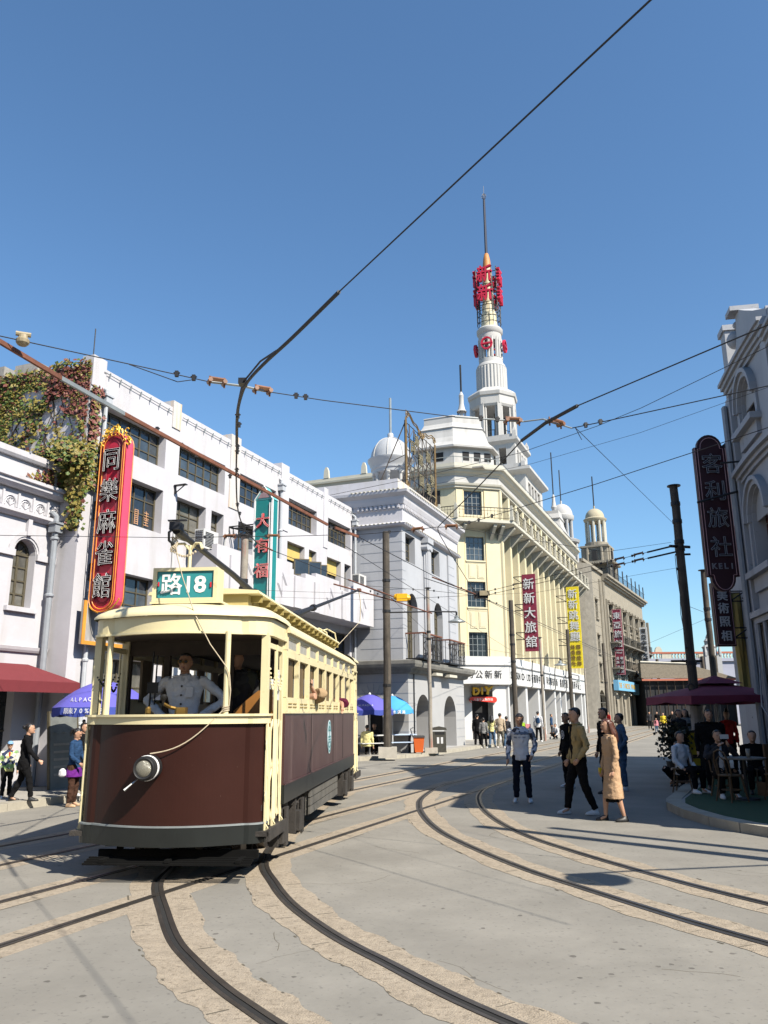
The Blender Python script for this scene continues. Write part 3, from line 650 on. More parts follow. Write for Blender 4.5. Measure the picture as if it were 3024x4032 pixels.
# ---------------------------------------------------------------- climbing vine on the end wall of the white building
vine = thing('climbing_vine', 'green, yellow and red climbing vine covering the end wall of the white building', 'vine', Lpt(0, 0), ROTL)
rn = random.Random(11); LG, LY, LR, ST = MB(), MB(), MB(), MB()
def leaf(mb, p, n, s):
    n = Vector(n).normalized(); a = n.orthogonal().normalized(); b = n.cross(a); t = rn.uniform(0, 2 * pi)
    u = a * cos(t) + b * sin(t); v = n.cross(u); p = Vector(p); q = .9
    pts = [p - v * s * .5, p + u * s * .55 + v * s * .05, p + u * s * .25 + v * s * .30 + n * s * .06, p + v * s * .6, p - u * s * .25 + v * s * .30 + n * s * .06, p - u * s * .55 + v * s * .05]
    mb.add([tuple(x) for x in pts], [(0, 1, 2, 3), (0, 3, 4, 5)])
def put_leaf(p, n, redness):
    r = rn.random(); s = rn.uniform(.065, .135)
    k = LR if r < redness else (LG if rn.random() < .40 else LY)
    leaf(k, p, n, s)
def dens(d, z):
    # bare patches of plaster on the wall
    e = 1.0
    for cd, cz, rd, rz in ((1.0, 8.55, 1.0, .5), (1.75, 8.2, .75, .55), (.65, 8.9, .55, .35), (1.3, 9.25, .5, .25), (1.85, 9.9, .5, .28), (2.3, 9.0, .35, .4), (.9, 9.6, .35, .2)):
        q = ((d - cd) / rd) ** 2 + ((z - cz) / rz) ** 2
        if q < 1: e = min(e, .03 + .3 * q * q)
    return e
n = 0
while n < 11500:   # end wall (faces down the street towards the viewer)
    d = rn.uniform(0, 6.2); z = rn.uniform(7.1, 10.66)
    if z < 7.9 and d > .7: 
        if rn.random() < .5: continue
    if rn.random() > dens(d, z): continue
    bulge = .05 + .18 * (0.5 + .5 * sin(d * 3.1 + z * 2.3)) * rn.random()
    red = .78 if (d < 1.25 and z > 8.9 + .5 * d and z < 10.5) else (.22 if z > 10.25 else .10)
    put_leaf((.30 - bulge, d, z + rn.gauss(0, .05)), (-1, rn.gauss(-.15, .35), rn.gauss(.45, .35)), red); n += 1
for k in range(520):  # round the corner onto the street face
    z = rn.uniform(7.2, 10.0); x = .30 + abs(rn.gauss(0, .16 + (.14 if z < 8.4 else 0)))
    put_leaf((x, -.05 - rn.random() * .12, z), (rn.gauss(-.2, .3), -1, rn.gauss(.4, .3)), .65 if z > 8.3 else .15)
for k in range(3600):  # mass spilling over the low roof
    d = rn.uniform(-.35, 3.6); c = 7.75 + .30 * math.exp(-((d - .3) / .8) ** 2)
    put_leaf((.28 - abs(rn.gauss(0, .38)), d, c + rn.gauss(0, .20)), (-.7, rn.gauss(-.3, .4), rn.gauss(.6, .4)), .06)
for k in range(1000):  # hanging tails down the corner
    z = 7.7 - abs(rn.gauss(0, .75)); x = .30 - .03 - abs(rn.gauss(0, .08)); d = .12 + rn.gauss(0, .12) - (0 if z > 7 else .04)
    if z < 6.1: continue
    put_leaf((x, d, z), (-1, rn.gauss(-.3, .4), rn.gauss(.2, .3)), .12)
for k in range(130):  # sprig on the blank band of the low building
    t = rn.random(); put_leaf((-.05 - .95 * t * rn.random(), .60, 7.28 + rn.gauss(0, .1) + .16 * (1 - t)), (0, -1, .3), .6)
for k in range(40):
    d0 = rn.uniform(0, 5.5); z0 = rn.uniform(6.8, 8); P = []
    for i in range(8): P.append((.285, d0 + .25 * sin(i * .9 + k), z0 + i * .33))
    ST.tube([p for p in P if p[2] < 10.5][:8] or P[:2], .010, 3)
LG.build('green_foliage', m_leafg, vine); LY.build('yellow_foliage', m_leafy, vine); LR.build('red_foliage', m_leafr, vine); ST.build('stem', m_stem, vine)

# ---------------------------------------------------------------- big hanging signs on the white building
def bracket(mb, y0, y1, z0, z1, x=0, r=.025):
    for z in (z0, z1): mb.tube([(x, y0, z), (x, y1, z)], r, 4)
    mb.tube([(x, y0, z0), (x, y0, z1)], r, 4); mb.tube([(x, y1, z0), (x, y1, z1)], r, 4); mb.tube([(x, y0, z0), (x, y1, z1)], r * .8, 4)
# red and green hanging signs
def arch_outline(y0, y1, zt, zb, bulge_t, bulge_b, n=12):
    """closed outline in (y, z) : straight sides with rounded ends"""
    cy = (y0 + y1) / 2; r = abs(y1 - y0) / 2
    P = [(cy + r * cos(pi * k / n), zt + bulge_t * sin(pi * k / n)) for k in range(n + 1)]
    P += [(cy - r * cos(pi * k / n), zb - bulge_b * sin(pi * k / n)) for k in range(n + 1)]
    return P
def outline_tube(mb, P, x, r, seg=4):
    mb.tube([(x, p[0], p[1]) for p in P] + [(x, P[0][0], P[0][1]), (x, P[1][0], P[1][1])], r, seg)
rs = thing('neon_shop_sign', 'tall red vertical sign with arched top, gold crest and orange neon border', 'sign', Lpt(.60, -.655), ROTL)
P = arch_outline(-.385, .385, 8.30, 4.46, .38, .36)
mb = MB(); mb.poly_prism([(p[0], p[1]) for p in P], 0.0, .26, 'x')
o = mb.build('box', [m_red, m_pinkside], rs)
for p in o.data.polygons:
    if abs(p.normal.x) < .5: p.material_index = 1
mb = MB()
for k, (s_, off) in enumerate(((.375, .02), (.30, .0))):
    Q = arch_outline(-s_, s_, 8.30, 4.46, s_, s_ * .93); outline_tube(mb, Q, -.03 - off, .014)
Q = arch_outline(-.40, .40, 8.30, 4.46, .40, .38); outline_tube(mb, Q, .26, .012)
mb.build('neon_border', m_orange, rs)
mb = MB()
for k in range(3):
    Q = arch_outline(-.25 + k * .035, .25 - k * .035, 8.28, 4.5, .25 - k * .035, .22 - k * .03); outline_tube(mb, Q, -.006, .008)
mb.build('raised_moulding', mat('dark_crimson_trim', (.22, .012, .03), .5), rs)
mb = MB(); mk = MB()
for k, ch in enumerate('同樂麻雀館'):
    cz = 7.95 - k * .80
    put_text(mk, ch, lambda u, v, w: (-.035 - w, -u, cz + v), .58, bold=.012, extrude=.05, sy=1.12)
    put_text(mb, ch, lambda u, v, w: (-.08 - w, -u - .0, cz + v), .58, outline=.0065, sy=1.12)
mk.build('lettering', mat('dark_letter_face', (.02, .006, .008), .5), rs); mb.build('letter_tubes', m_white2, rs)
mb = MB(); rn = random.Random(4)
for k in range(46):
    t = pi * rn.random(); r = .36 + .17 * rn.random() * (sin(t) ** .5)
    c = Vector((-.02 + rn.uniform(-.05, .12), r * cos(t), 8.34 + r * sin(t)))
    a = rn.uniform(0, 2 * pi); q = rn.uniform(.03, .065)
    mb.tube([c + Vector((0, q * cos(a + j * .9), q * sin(a + j * .9))) for j in range(6)], .016, 4)
for sd in (-1, 1):
    mb.tube([(0, sd * .36, 8.36), (0, sd * .44, 8.30), (0, sd * .50, 8.34), (0, sd * .48, 8.40)], .02, 4)
    mb.tube([(0, sd * .10, 4.10), (0, sd * .28, 4.18), (0, sd * .42, 4.30), (0, sd * .5, 4.42)], .02, 4)
for k in range(5): mb.tube([(0, (k - 2) * .12, 8.62), (0, (k - 2) * .10, 8.86 - .05 * abs(k - 2))], .022, 4)
mb.build('crest', m_gold, rs)
mb = MB()
for z0, z1 in ((4.95, 5.35), (6.5, 6.95), (7.6, 7.95)): bracket(mb, .385, .60, z0, z1, .13, .028)
mb.build('bracket', m_iron, rs)

gs = thing('neon_shop_sign', 'tall teal vertical sign with gabled top and red neon characters', 'sign', Lpt(7.0, -1.31), ROTL)
mb = MB(); mb.box(0, .35, -.31, .31, 4.75, 8.42); mb.build('box', m_teal, gs)
mb = MB(); mb.poly_prism([(-.33, 8.422), (.33, 8.422), (0, 8.87)], -.01, .35, 'x'); mb.build('gable', mat('teal_gable', (.12, .42, .42), .5), gs)
mb = MB()
for y in (-.325, .325):
    for dx in (-.012,): mb.box(dx - .012, .005, y - .03, y + .03, 4.75, 8.42)
for y in (-.23, -.30): mb.box(-.03, -.012, y - .012, y + .012, 4.75, 8.3)
mb.tube([(-.03, -.34, 8.42), (-.03, 0, 8.89), (-.03, .34, 8.42)], .02, 4); mb.box(.345, .36, -.322, -.29, 4.75, 8.42)
mb.build('white_trim', m_white2, gs)
mb = MB(); mb.poly_prism([(-.22, 8.48), (.22, 8.48), (0, 8.77)], -.03, -.011, 'x'); mb.build('gable_panel', mat('mauve_grey_panel', (.28, .19, .21), .6, .2, 9), gs)
mb = MB(); mk = MB()
for cz, ch in ((7.72, '大'), (6.91, '有'), (6.10, '福')):
    put_text(mk, ch, lambda u, v, w: (-.035 - w, -u, cz + v), .50, bold=.02, extrude=.06)
    put_text(mb, ch, lambda u, v, w: (-.075 - w, -u, cz + v), .50, outline=.010)
mk.build('lettering', m_redch, gs); mb.build('letter_tubes', mat('pinkish_tube', (.70, .42, .40), .5), gs)
mb = MB()
for z0, z1 in ((7.35, 7.65), (5.9, 6.3)):
    for x in (.05, .3): bracket(mb, .311, 1.3, z0, z1, x, .022)
mb.tube([(.05, 1.3, 7.65), (.3, 1.3, 7.65)], .022, 4); mb.build('bracket', m_iron, gs)

# ---------------------------------------------------------------- pale blue corner building
B = thing('pale_blue_building', 'pale blue grey corner building with arched balcony windows and domed roof pavilion', 'building', Lpt(17.15, 0), ROTL)
XB = 8.3; YF = -2.3; YB = -2.5
up = [(.44, 1.70, 8.17, 9.42), (4.05, 5.35, 8.17, 9.42), (.55, 1.95, 3.92, 6.82, True), (4.30, 5.65, 3.92, 6.85, True)]
lowh = [(.95, 2.85, .15, 2.48, True), (4.85, 6.80, .15, 2.48, True)]
mb = MB(); wall_front(mb, 0, XB, 3.4, 9.75, up, YF, .42, 12)
mb.quad((0, YF, 3.4), (0, 6, 3.4), (0, 6, 9.75), (0, YF, 9.75)); mb.quad((XB, YF, 3.4), (XB, 6, 3.4), (XB, 6, 9.75), (XB, YF, 9.75)); mb.quad((0, 6, 0), (XB, 6, 0), (XB, 6, 11.2), (0, 6, 11.2))
mb.build('wall', m_blue, B)
lf_h = [(-1.28, -.62)]
mb = MB(); wall_front(mb, 0, XB, 0, 3.4, lowh, YB, .9, 12)
mbx = MB(lambda x, y, z: (y, x, z))   # side wall with one arch : swap axes
wall_front(mbx, YB, 1.0, 0, 3.4, [(-1.35, -.55, .15, 2.45, True)], 0, .5, 12)
mb.v += []; mb.add(mbx.v, mbx.f)
mb.quad((XB, YB, 0), (XB, 6, 0), (XB, 6, 3.4), (XB, YB, 3.4))
mb.build('ground_floor', m_basegrey, B)
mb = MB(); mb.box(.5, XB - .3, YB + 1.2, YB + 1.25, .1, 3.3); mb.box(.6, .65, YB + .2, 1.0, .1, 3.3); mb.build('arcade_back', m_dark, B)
mb = MB()
for z in (7.30, 7.70, 8.10, 8.52, 6.88, 6.46, 6.04, 5.62, 5.2, 4.78, 4.36, 8.94):
    mb.box(-.006, -.0005, YF - .004, -.35, z - .014, z + .014); mb.box(-.006, .42, YF - .006, YF - .0005, z - .010, z + .010)
    mb.box(6.6, 7.6, YF - .086, YF - .0825, z - .010, z + .010)
for z in (.55, .95, 1.35, 1.75, 2.1, 2.5, 2.95):
    mb.box(-.006, -.0005, YB - .004, -1.6 if z < 2.5 else -.3, z - .014, z + .014); mb.box(-.006, .9, YB - .006, YB - .0005, z - .008, z + .008); mb.box(6.9, XB, YB - .006, YB - .0005, z - .008, z + .008)
for k in range(9):
    a = pi * (k + .5) / 9; mb.tube([(-.004, -.95 + .45 * cos(a), 2.05 + .45 * sin(a)), (-.004, -.95 + .85 * cos(a), 2.05 + .85 * sin(a))], .012, 3)
mb.build('joint_lines', m_bluegroove, B)
mb = MB(); mb.box(6.58, 7.62, YF - .08, YF - .001, 3.9, 9.5); mb.build('pilaster', m_blue, B)
def cornice_ring(parent, name, m, prof, x0=0.0, x1=XB, yf=YF, yback=6.0):
    """prof: list of (projection, z) outer profile going up"""
    mb = MB(); rings = []
    for pr, z in prof: rings.append([(x0 - pr, yback, z), (x0 - pr, yf - pr, z), (x1 + pr, yf - pr, z), (x1 + pr, yback, z)])
    mb.loft(rings, True); return mb.build(name, m, parent)
cornice_ring(B, 'architrave', m_white, [(.02, 9.62), (.20, 9.66), (.24, 9.74), (.10, 9.80), (.06, 9.84), (.06, 10.38)])
cornice_ring(B, 'cornice', m_white, [(.06, 10.37), (.10, 10.40), (.10, 10.60), (.14, 10.62), (.20, 10.80), (.22, 10.95), (.40, 11.08), (.42, 11.20), (.02, 11.24)])
mb = MB()
n = 10
for k in range(n): y = YF + .05 + k * (2.1 / n); mb.box(-.17, -.101, y, y + .10, 10.44, 10.585)
for k in range(44):
    x = .02 + k * XB / 44; mb.box(x, x + .10, YF - .17, YF - .101, 10.44, 10.585)
mb.build('dentils', m_white, B)
mb = MB()
for k in range(36):
    x = .0 + k * XB / 36; mb.box(x - .05, x + .05, YF - .47, YF - .25, 11.21, 11.25); mb.box(x - .04, x + .05, YF - .28, YF - .12, 9.745, 9.775)
for k in range(12): y = YF + k * .2; mb.box(-.47, -.25, y - .05, y + .05, 11.21, 11.25); mb.box(-.28, -.12, y - .04, y + .04, 9.745, 9.775)
mb.build('bulb_string', m_pale, B)
mb = MB(); mb.box(.25, XB, YF + .25, 5.9, 11.2, 11.9); o = mb.build('roof_parapet', [m_white, m_rustw], B)
for p in o.data.polygons:
    if p.normal.y < -.5: p.material_index = 1
cornice_ring(B, 'ledge', m_ledge, [(.02, 3.30), (.16, 3.34), (.22, 3.48), (.46, 3.56), (.50, 3.68), (.50, 3.82), (.02, 3.88)], 0, XB, YB, 6)
mb = MB(); mb.box(2.4, 3.3, YB - .47, YB - .2, 3.30, 3.42); mb.box(4.4, 5.6, YB - .47, YB - .2, 3.30, 3.42); mb.build('ledge_bracket', m_pale, B)
for h in up[:2]: window(B, h[0] + .004, h[1] - .004, h[2] + .004, h[3] - .004, YF + .28, 3, 4, m_frame, m_glass, .06)
for h in up[2:]: window(B, h[0] + .004, h[1] - .004, h[2] + .004, h[3] - .004, YF + .28, 4, 5, m_frame, m_glasst, .06, True)
# fluted engaged column
mb = MB(); cx = 2.95
prof = []
for z in (5.6, 9.0):
    prof.append([(cx + (.235 + (.018 if k % 2 else -.018)) * cos(2*pi*k/32), YF - .05 + (.235 + (.018 if k % 2 else -.018)) * sin(2*pi*k/32), z if z > 6 else 3.9) for k in range(32)])
mb.loft(prof, True); mb.lathe([(.24, 0), (.30, .03), (.30, .09), (.25, .12)], cx, YF - .05, 20, 3.9)
mb.build('column', m_blue, B)
mb = MB()
for sd in (-1, 1): mb.tube([(cx + sd * .28, YF - .31, 9.16), (cx + sd * .28, YF + .0, 9.16)], .14, 10)
mb.box(cx - .34, cx + .34, YF - .30, YF, 9.22, 9.36); mb.lathe([(.24, 0), (.30, .08), (.30, .2)], cx, YF - .05, 16, 9.0); mb.box(cx - .40, cx + .40, YF - .36, YF, 9.36, 9.60)
mb.build('capital', m_blue, B)
mb = MB(); mb.tube([(.62, YB - .04, .15), (.62, YB - .04, 3.3)], .025, 6); mb.build('conduit', m_iron, B)
# two iron balconies with brown handrails
for x0, x1 in ((.30, 2.80), (4.05, 6.55)):
    t = MB(); y0 = YB - .62
    t.box(x0, x1, y0, YF - .001, 3.88, 3.95)
    f = t.build('balcony', m_iron, B)
    t = MB(); t.box(x0 - .03, x1 + .03, y0 - .03, y0 + .06, 4.96, 5.02); t.box(x0 - .03, x0 + .06, y0 + .06, YF, 4.96, 5.02); t.box(x1 - .06, x1 + .03, y0 + .06, YF, 4.96, 5.02); t.build('handrail', m_rustm, f)
    t = MB(); n = 13
    for k in range(n + 1):
        x = x0 + (x1 - x0) * k / n; t.tube([(x, y0 + .015, 3.95), (x, y0 + .015, 4.96)], .016 if k % 4 else .028, 4)
    for k in range(4):
        y = y0 + (YF - y0) * k / 4
        for x in (x0, x1): t.tube([(x, y + .015, 3.95), (x, y + .015, 4.96)], .016, 4)
    t.tube([(x0, y0 + .015, 4.12), (x1, y0 + .015, 4.12)], .014, 4); t.tube([(x0, y0 + .015, 4.80), (x1, y0 + .015, 4.80)], .014, 4)
    for k in range(5):
        c = x0 + (x1 - x0) * (k + .5) / 5; t.tube([(c + .2 * cos(a * pi / 5), y0 + .015, 4.45 + .2 * sin(a * pi / 5)) for a in range(11)], .012, 4)
    t.build('ironwork', m_iron, f)
# domed pavilion on the roof
cx, cy, zb = 5.53, .30, 11.88
mb = MB()
for k in range(8):
    a = 2 * pi * k / 8 + .2; mb.lathe([(.14, 0), (.14, .06), (.10, .1), (.09, 1.75), (.14, 1.82), (.14, 1.9)], cx + .86 * cos(a), cy + .86 * sin(a), 10, zb)
mb.build('pavilion_column', m_tower, B)
mb = MB(); mb.lathe([(.84, 1.86), (.96, 1.9), (.98, 2.05), (1.04, 2.1), (1.06, 2.3), (1.10, 2.34), (1.12, 2.48), (1.2, 2.56), (1.22, 2.66), (1.06, 2.70)] + [(1.06 * cos(t * pi / 2 / 9), 2.70 + 1.22 * sin(t * pi / 2 / 9)) for t in range(1, 9)] + [(.16, 3.92), (.16, 4.15), (.12, 4.2)], cx, cy, 40, zb)
mb.build('dome', mat('silvery_grey_dome', (.42, .43, .45), .5, .08, 1), B, 'auto')
mb = MB()
for k in range(8):
    a = 2 * pi * k / 8 + .2
    mb.tube([(cx + 1.07 * cos(t * pi / 2 / 9) * cos(a), cy + 1.07 * cos(t * pi / 2 / 9) * sin(a), zb + 2.70 + 1.23 * sin(t * pi / 2 / 9)) for t in range(0, 9)], .03, 5)
mb.build('dome_rib', m_tower, B)
mb = MB(); mb.tube([(cx, cy, zb + 4.1), (cx, cy, zb + 6.2)], .07, 8); mb.build('flagpole', m_galv, B)
# roof neon frame
nf = thing('rooftop_neon_frame', 'rusty lattice frame with curly gold border and worn neon characters on the roof', 'sign frame', Lpt(17.15, 0), ROTL)
x0, x1, yy, z0, z1 = 2.1, 6.6, YF + .55, 11.95, 15.6
mb = MB()
for k in range(8): x = x0 + (x1 - x0) * k / 7; mb.tube([(x, yy, z0), (x, yy, z1 - .25)], .028, 4)
for k in range(6): z = z0 + (z1 - .3 - z0) * k / 5; mb.tube([(x0, yy, z), (x1, yy, z)], .024, 4)
for k in range(7):
    xa = x0 + (x1 - x0) * k / 7; xb = x0 + (x1 - x0) * (k + 1) / 7
    for j in range(5):
        za = z0 + (z1 - .3 - z0) * j / 5; zc = z0 + (z1 - .3 - z0) * (j + 1) / 5
        if (k + j) % 2: mb.tube([(xa, yy, za), (xb, yy, zc)], .018, 4)
        else: mb.tube([(xa, yy, zc), (xb, yy, za)], .018, 4)
for x in (x0, (x0 + x1) / 2, x1): mb.tube([(x, yy, z1 - .4), (x, yy + 1.5, 11.9)], .03, 4); mb.tube([(x, yy, 13.6), (x, yy + .85, 13.3)], .02, 4)
mb.build('lattice', mat('rusty_dark_lattice', (.065, .05, .04), .8, .4, 6), nf)
mb = MB()
def top_curve(t): return z1 - .10 + .35 * abs(2 * t - 1) ** 1.5 - .25 * math.exp(-((t - .5) / .12) ** 2) + .12 * sin(t * 4 * pi) ** 2
for off in (0, .12):
    mb.tube([(x0 + (x1 - x0) * k / 30, yy - .06, top_curve(k / 30) - off) for k in range(31)], .03, 5)
    mb.tube([(x0 - .05 + off, yy - .06, z0), (x0 - .05 + off, yy - .06, z1 - .1)], .03, 5); mb.tube([(x1 + .05 - off, yy - .06, z0), (x1 + .05 - off, yy - .06, z1 - .1)], .03, 5)
    mb.tube([(x0, yy - .06, z0 + off), (x1, yy - .06, z0 + off)], .03, 5)
for cx_, cz_ in ((x0 + .15, z1 + .05), (x1 - .15, z1 + .05), (x0 + 2.0, z1 - .3), (x0 + 2.5, z1 - .3), (x0 + .1, z0 + .2), (x1 - .1, z0 + .2)):
    mb.tube([(cx_ + (.22 - .012 * k) * cos(k * .6), yy - .07, cz_ + (.22 - .012 * k) * sin(k * .6)) for k in range(14)], .028, 4)
mb.build('scroll_border', mat('gold_brown_neon_border', (.17, .105, .035), .6, .35, 5), nf)
mb = MB()
for cx_, cz_, ch in ((2.95, 14.2, '同'), (3.55, 14.75, '新'), (4.1, 13.9, '都'), (5.25, 14.4, '和'), (5.9, 13.3, '樂'), (4.2, 12.85, '園'), (5.3, 12.7, '第'), (6.1, 12.5, '一')):
    put_text(mb, ch, lambda u, v, w: (cx_ + u, yy - .10 - w, cz_ + v), .66, bold=.008, extrude=.03)
mb.build('lettering', mat('tarnished_brass_letters', (.20, .17, .10), .6, .35, 6), nf)
# ================================================================ YELLOW DEPARTMENT STORE WITH TOWER
QY = (7.4, 50.2); AY = 22.5; ROTY = radians(90 - AY)
def Ypt(s, d, z=0): return Lpt(s, d, z, QY, AY)
Yb = thing('yellow_building', 'cream yellow building with chamfered corner, long columned side and white spire tower', 'building', Ypt(0, 0), ROTY)
LY_ = 29.6
az = radians(75 - AY)            # chamfer direction inside the local frame : x = cos, y = -sin (turning out to the street when going left is +y)
cdx, cdy = cos(az), -sin(az)     # unit vector along the chamfer, left -> right
CH = 2.95
def ch(u, w=0.0): # u from right corner (0) to left (-CH); w into building
    # inward normal of chamfer
    nx, ny = sin(az), cos(az)
    return (u * cdx + w * nx, u * cdy + w * ny)
cl = ch(-CH)
def Tch(x, y, z): p = ch(x, y); return (p[0], p[1], z)
# left return face : perpendicular to the street, from cl going +y
bays = 14; bw = LY_ / bays
floors = [(5.05, 6.55), (8.05, 9.65), (11.0, 12.55)]
wh = [(-2.32, -1.10, 5.0, 6.5), (-2.32, -1.10, 8.05, 9.65), (-2.32, -1.10, 11.0, 12.53), (-2.36, -1.14, 13.95, 15.55)]
mb = MB(Tch); wall_front(mb, -CH, 0, 4.95, 16.0, wh, 0, .25)
mbS = MB(); sh = []
for k in range(bays):
    a = k * bw + .48; b = (k + 1) * bw - .02
    for z0, z1 in floors: sh.append((a + .22, b - .22, z0, z1))
    sh.append((a + .1, b - .1, 13.5, 15.4))
wall_front(mbS, 0, LY_, 4.95, 16.0, sh, .42, .15)
mb.T = None
mb.add(mbS.v, mbS.f)
mb.quad((0, 0, 4.95), (0, .42, 4.95), (0, .42, 16), (0, 0, 16))
mb.quad((LY_, .0, 0), (LY_, 14, 0), (LY_, 14, 16), (LY_, 0, 16))
mb.quad((cl[0], cl[1], 0), (cl[0], cl[1] + 11, 0), (cl[0], cl[1] + 11, 16), (cl[0], cl[1], 16))
mb.quad((cl[0], 14, 0), (LY_, 14, 0), (LY_, 14, 16), (cl[0], 14, 16))
mb.build('wall', m_cream, Yb)
for h in wh: window(Yb, h[0] + .004, h[1] - .004, h[2] + .004, h[3] - .004, .16, 4, 4, m_frameb, m_glassb, .05, T=Tch)
protos = {}
for i, h in enumerate(sh):
    key = round(h[2], 2)
    if key not in protos:
        protos[key] = (window(Yb, h[0] + .004, h[1] - .004, h[2] + .004, h[3] - .004, .50, 2, 3, m_frameb, m_glassb, .05), h[0])
    else:
        c = copy_tree(protos[key][0], Yb); c.location.x = h[0] - protos[key][1]
# left return windows (top floor only visible)
# piers along the street side
pp = None
for k in range(bays + 1):
    if pp is None:
        mb = MB(); mb.box(0, .46, -.14, .418, 4.96, 15.7); mb.box(.1, .36, -.165, -.14, 5.3, 12.3); pp = mb.build('pier', m_cream, Yb)
    else:
        c = copy_tree(pp, Yb); c.location.x = min(k * bw, LY_ - .46) if k < bays else LY_ - .46
# spandrel panels
mb = MB(Tch)
for z0, z1 in ((6.75, 7.85), (9.85, 10.85)):
    mb.box(-2.32, -1.08, -.02, -.001, z1 - .03, z1 + .1)
    for a in (-2.2, -1.62):
        mb.box(a, a + .46, -.03, -.001, z0, z1 - .1); mb.box(a + .07, a + .39, -.045, -.031, z0 + .08, z1 - .18)
mb.box(-2.9, -2.42, -.05, -.001, 4.96, 15.6); mb.box(-1.0, -.02, -.05, -.001, 4.96, 15.6)
for h in wh[:3]: mb.box(h[0] - .06, h[1] + .06, -.07, -.001, h[2] - .1, h[2] - .01)
mb.build('spandrel_panel', m_cream, Yb)
mb = MB(Tch); mb.box(-2.46, -2.42, -.055, -.002, 5, 15.6); mb.box(-1.0, -.97, -.056, -.051, 5, 15.6); mb.build('pilaster_edge', m_cream2, Yb)
mbp = MB()
for k in range(bays):
    a = k * bw + .62; b = (k + 1) * bw - .16
    for z0, z1 in ((6.75, 7.85), (9.85, 10.85)): mbp.box(a, b, .395, .419, z0, z1 - .1); mbp.box(a + .2, b - .2, .38, .394, z0 + .1, z1 - .2)
mbp.build('side_panel', m_cream, Yb)
# horizontal bands that wrap left return, chamfer and street face
def band(name, m, prof, yback=13.5, xend=LY_):
    rings = []
    for pr, z in prof:
        t1 = math.tan((pi / 2 - az) / 2) if False else 0
        # offset polyline (left return, chamfer, street) outwards by pr
        L0 = (cl[0] - pr, yback)
        # corner left-return/chamfer: intersect x = cl.x - pr with chamfer line offset
        nx, ny = -sin(az), -cos(az)
        px, py = cl[0] + nx * pr, cl[1] + ny * pr
        u = (cl[0] - pr - px) / cdx; c1 = (cl[0] - pr, py + u * cdy)
        # corner chamfer / street : y = -pr
        px, py = nx * pr, ny * pr; u = (-pr - py) / cdy; c2 = (px + u * cdx, -pr)
        rings.append([L0 + (z,), c1 + (z,), c2 + (z,), (xend + pr * .3, -pr, z), (xend + pr * .3, yback, z)])
    mb = MB(); mb.loft(rings, True); return mb.build(name, m, Yb)
band('architrave', m_pale, [(.02, 15.66), (.16, 15.70), (.16, 15.80), (.26, 15.86), (.30, 15.98), (.08, 16.03)])
band('frieze', m_tower, [(.07, 16.02), (.07, 16.52)])
band('cornice', m_pale, [(.07, 16.51), (.14, 16.54), (.16, 16.62), (.34, 16.72), (.40, 16.86), (.52, 16.90), (.54, 17.02), (.42, 17.05), (.42, 17.26), (.1, 17.30)])
band('balcony_slab', m_pale, [(.06, 13.02), (.42, 13.10), (1.0, 13.22), (1.06, 13.26), (1.06, 13.44), (.02, 13.46)], xend=LY_ + .6)
band('signboard_band', m_signwhite, [(.12, 3.30), (.26, 3.34), (.26, 3.42), (.20, 3.44), (.20, 4.46), (.30, 4.50), (.30, 4.58), (.20, 4.62), (.20, 5.02), (-.3, 5.04)])
mb = MB(); mb.box(cl[0] + .2, LY_, .5, 13.8, 16.9, 17.0); mb.build('roof', m_oldconc, Yb)
# brackets under the balcony
mb = MB()
for k in range(bays + 1):
    x = min(k * bw + .15, LY_ - .3)
    mb.poly_prism([(-.14, 12.25), (-.14, 13.05), (-.95, 13.18), (-.95, 13.05)], x, x + .2, 'x')
mb.build('balcony_bracket', m_pale, Yb)
mbc = MB(Tch)
for u in (-2.75, -.75, -.2): mbc.poly_prism([(-.05, 12.3), (-.05, 13.05), (-.9, 13.18), (-.9, 13.05)], u, u + .2, 'x')
mbc.build('corner_bracket', m_pale, Yb)
# balcony posts and railings
pr = .98
nx, ny = -sin(az), -cos(az)
px, py = nx * pr, ny * pr; u = (-pr - py) / cdy; C2 = (px + u * cdx, -pr)
px, py = cl[0] + nx * pr, cl[1] + ny * pr; u = (cl[0] - pr - px) / cdx; C1 = (cl[0] - pr, py + u * cdy)
post = MB()
def post_at(x, y): post.box(x - .09, x + .09, y - .09, y + .09, 13.44, 14.30); post.box(x - .12, x + .12, y - .12, y + .12, 13.44, 13.7); post.box(x - .06, x + .06, y - .06, y + .06, 14.3, 14.42)
rail = MB()
def rail_run(a, b, n):
    a = Vector(a); b = Vector(b); rail.tube([(a.x, a.y, 14.22), (b.x, b.y, 14.22)], .03, 5); rail.tube([(a.x, a.y, 13.56), (b.x, b.y, 13.56)], .015, 4); rail.tube([(a.x, a.y, 14.02), (b.x, b.y, 14.02)], .012, 4)
    for k in range(1, n):
        p = a.lerp(b, k / n); rail.tube([(p.x, p.y, 13.5), (p.x, p.y, 13.72), (p.x, p.y, 13.8), (p.x, p.y, 13.9), (p.x, p.y, 14.22)], [.010, .010, .028 if k % 2 else .011, .010, .010], 4)
post_at(*C1); post_at(C2[0] - .1, C2[1]); post_at(C1[0], C1[1] + 1.1)
rail_run((C1[0], C1[1] + 1.1), C1, 6); rail_run(C1, (C2[0] - .1, C2[1]), 16)
last = (C2[0] - .1, C2[1])
for k in range(bays + 1):
    x = min(k * bw + .9, LY_ + .3); post_at(x, -pr); rail_run(last, (x, -pr), 7); last = (x, -pr)
post.build('balcony_post', m_pale, Yb); rail.build('balcony_railing', m_iron, Yb)
mb = MB()
for P, Q in (((cl[0] - .2, 4), C1),): pass
for k in range(14): mb.tube([(k * 2.1, -.15, 17.3), (k * 2.1, -.15, 17.75)], .025, 4)
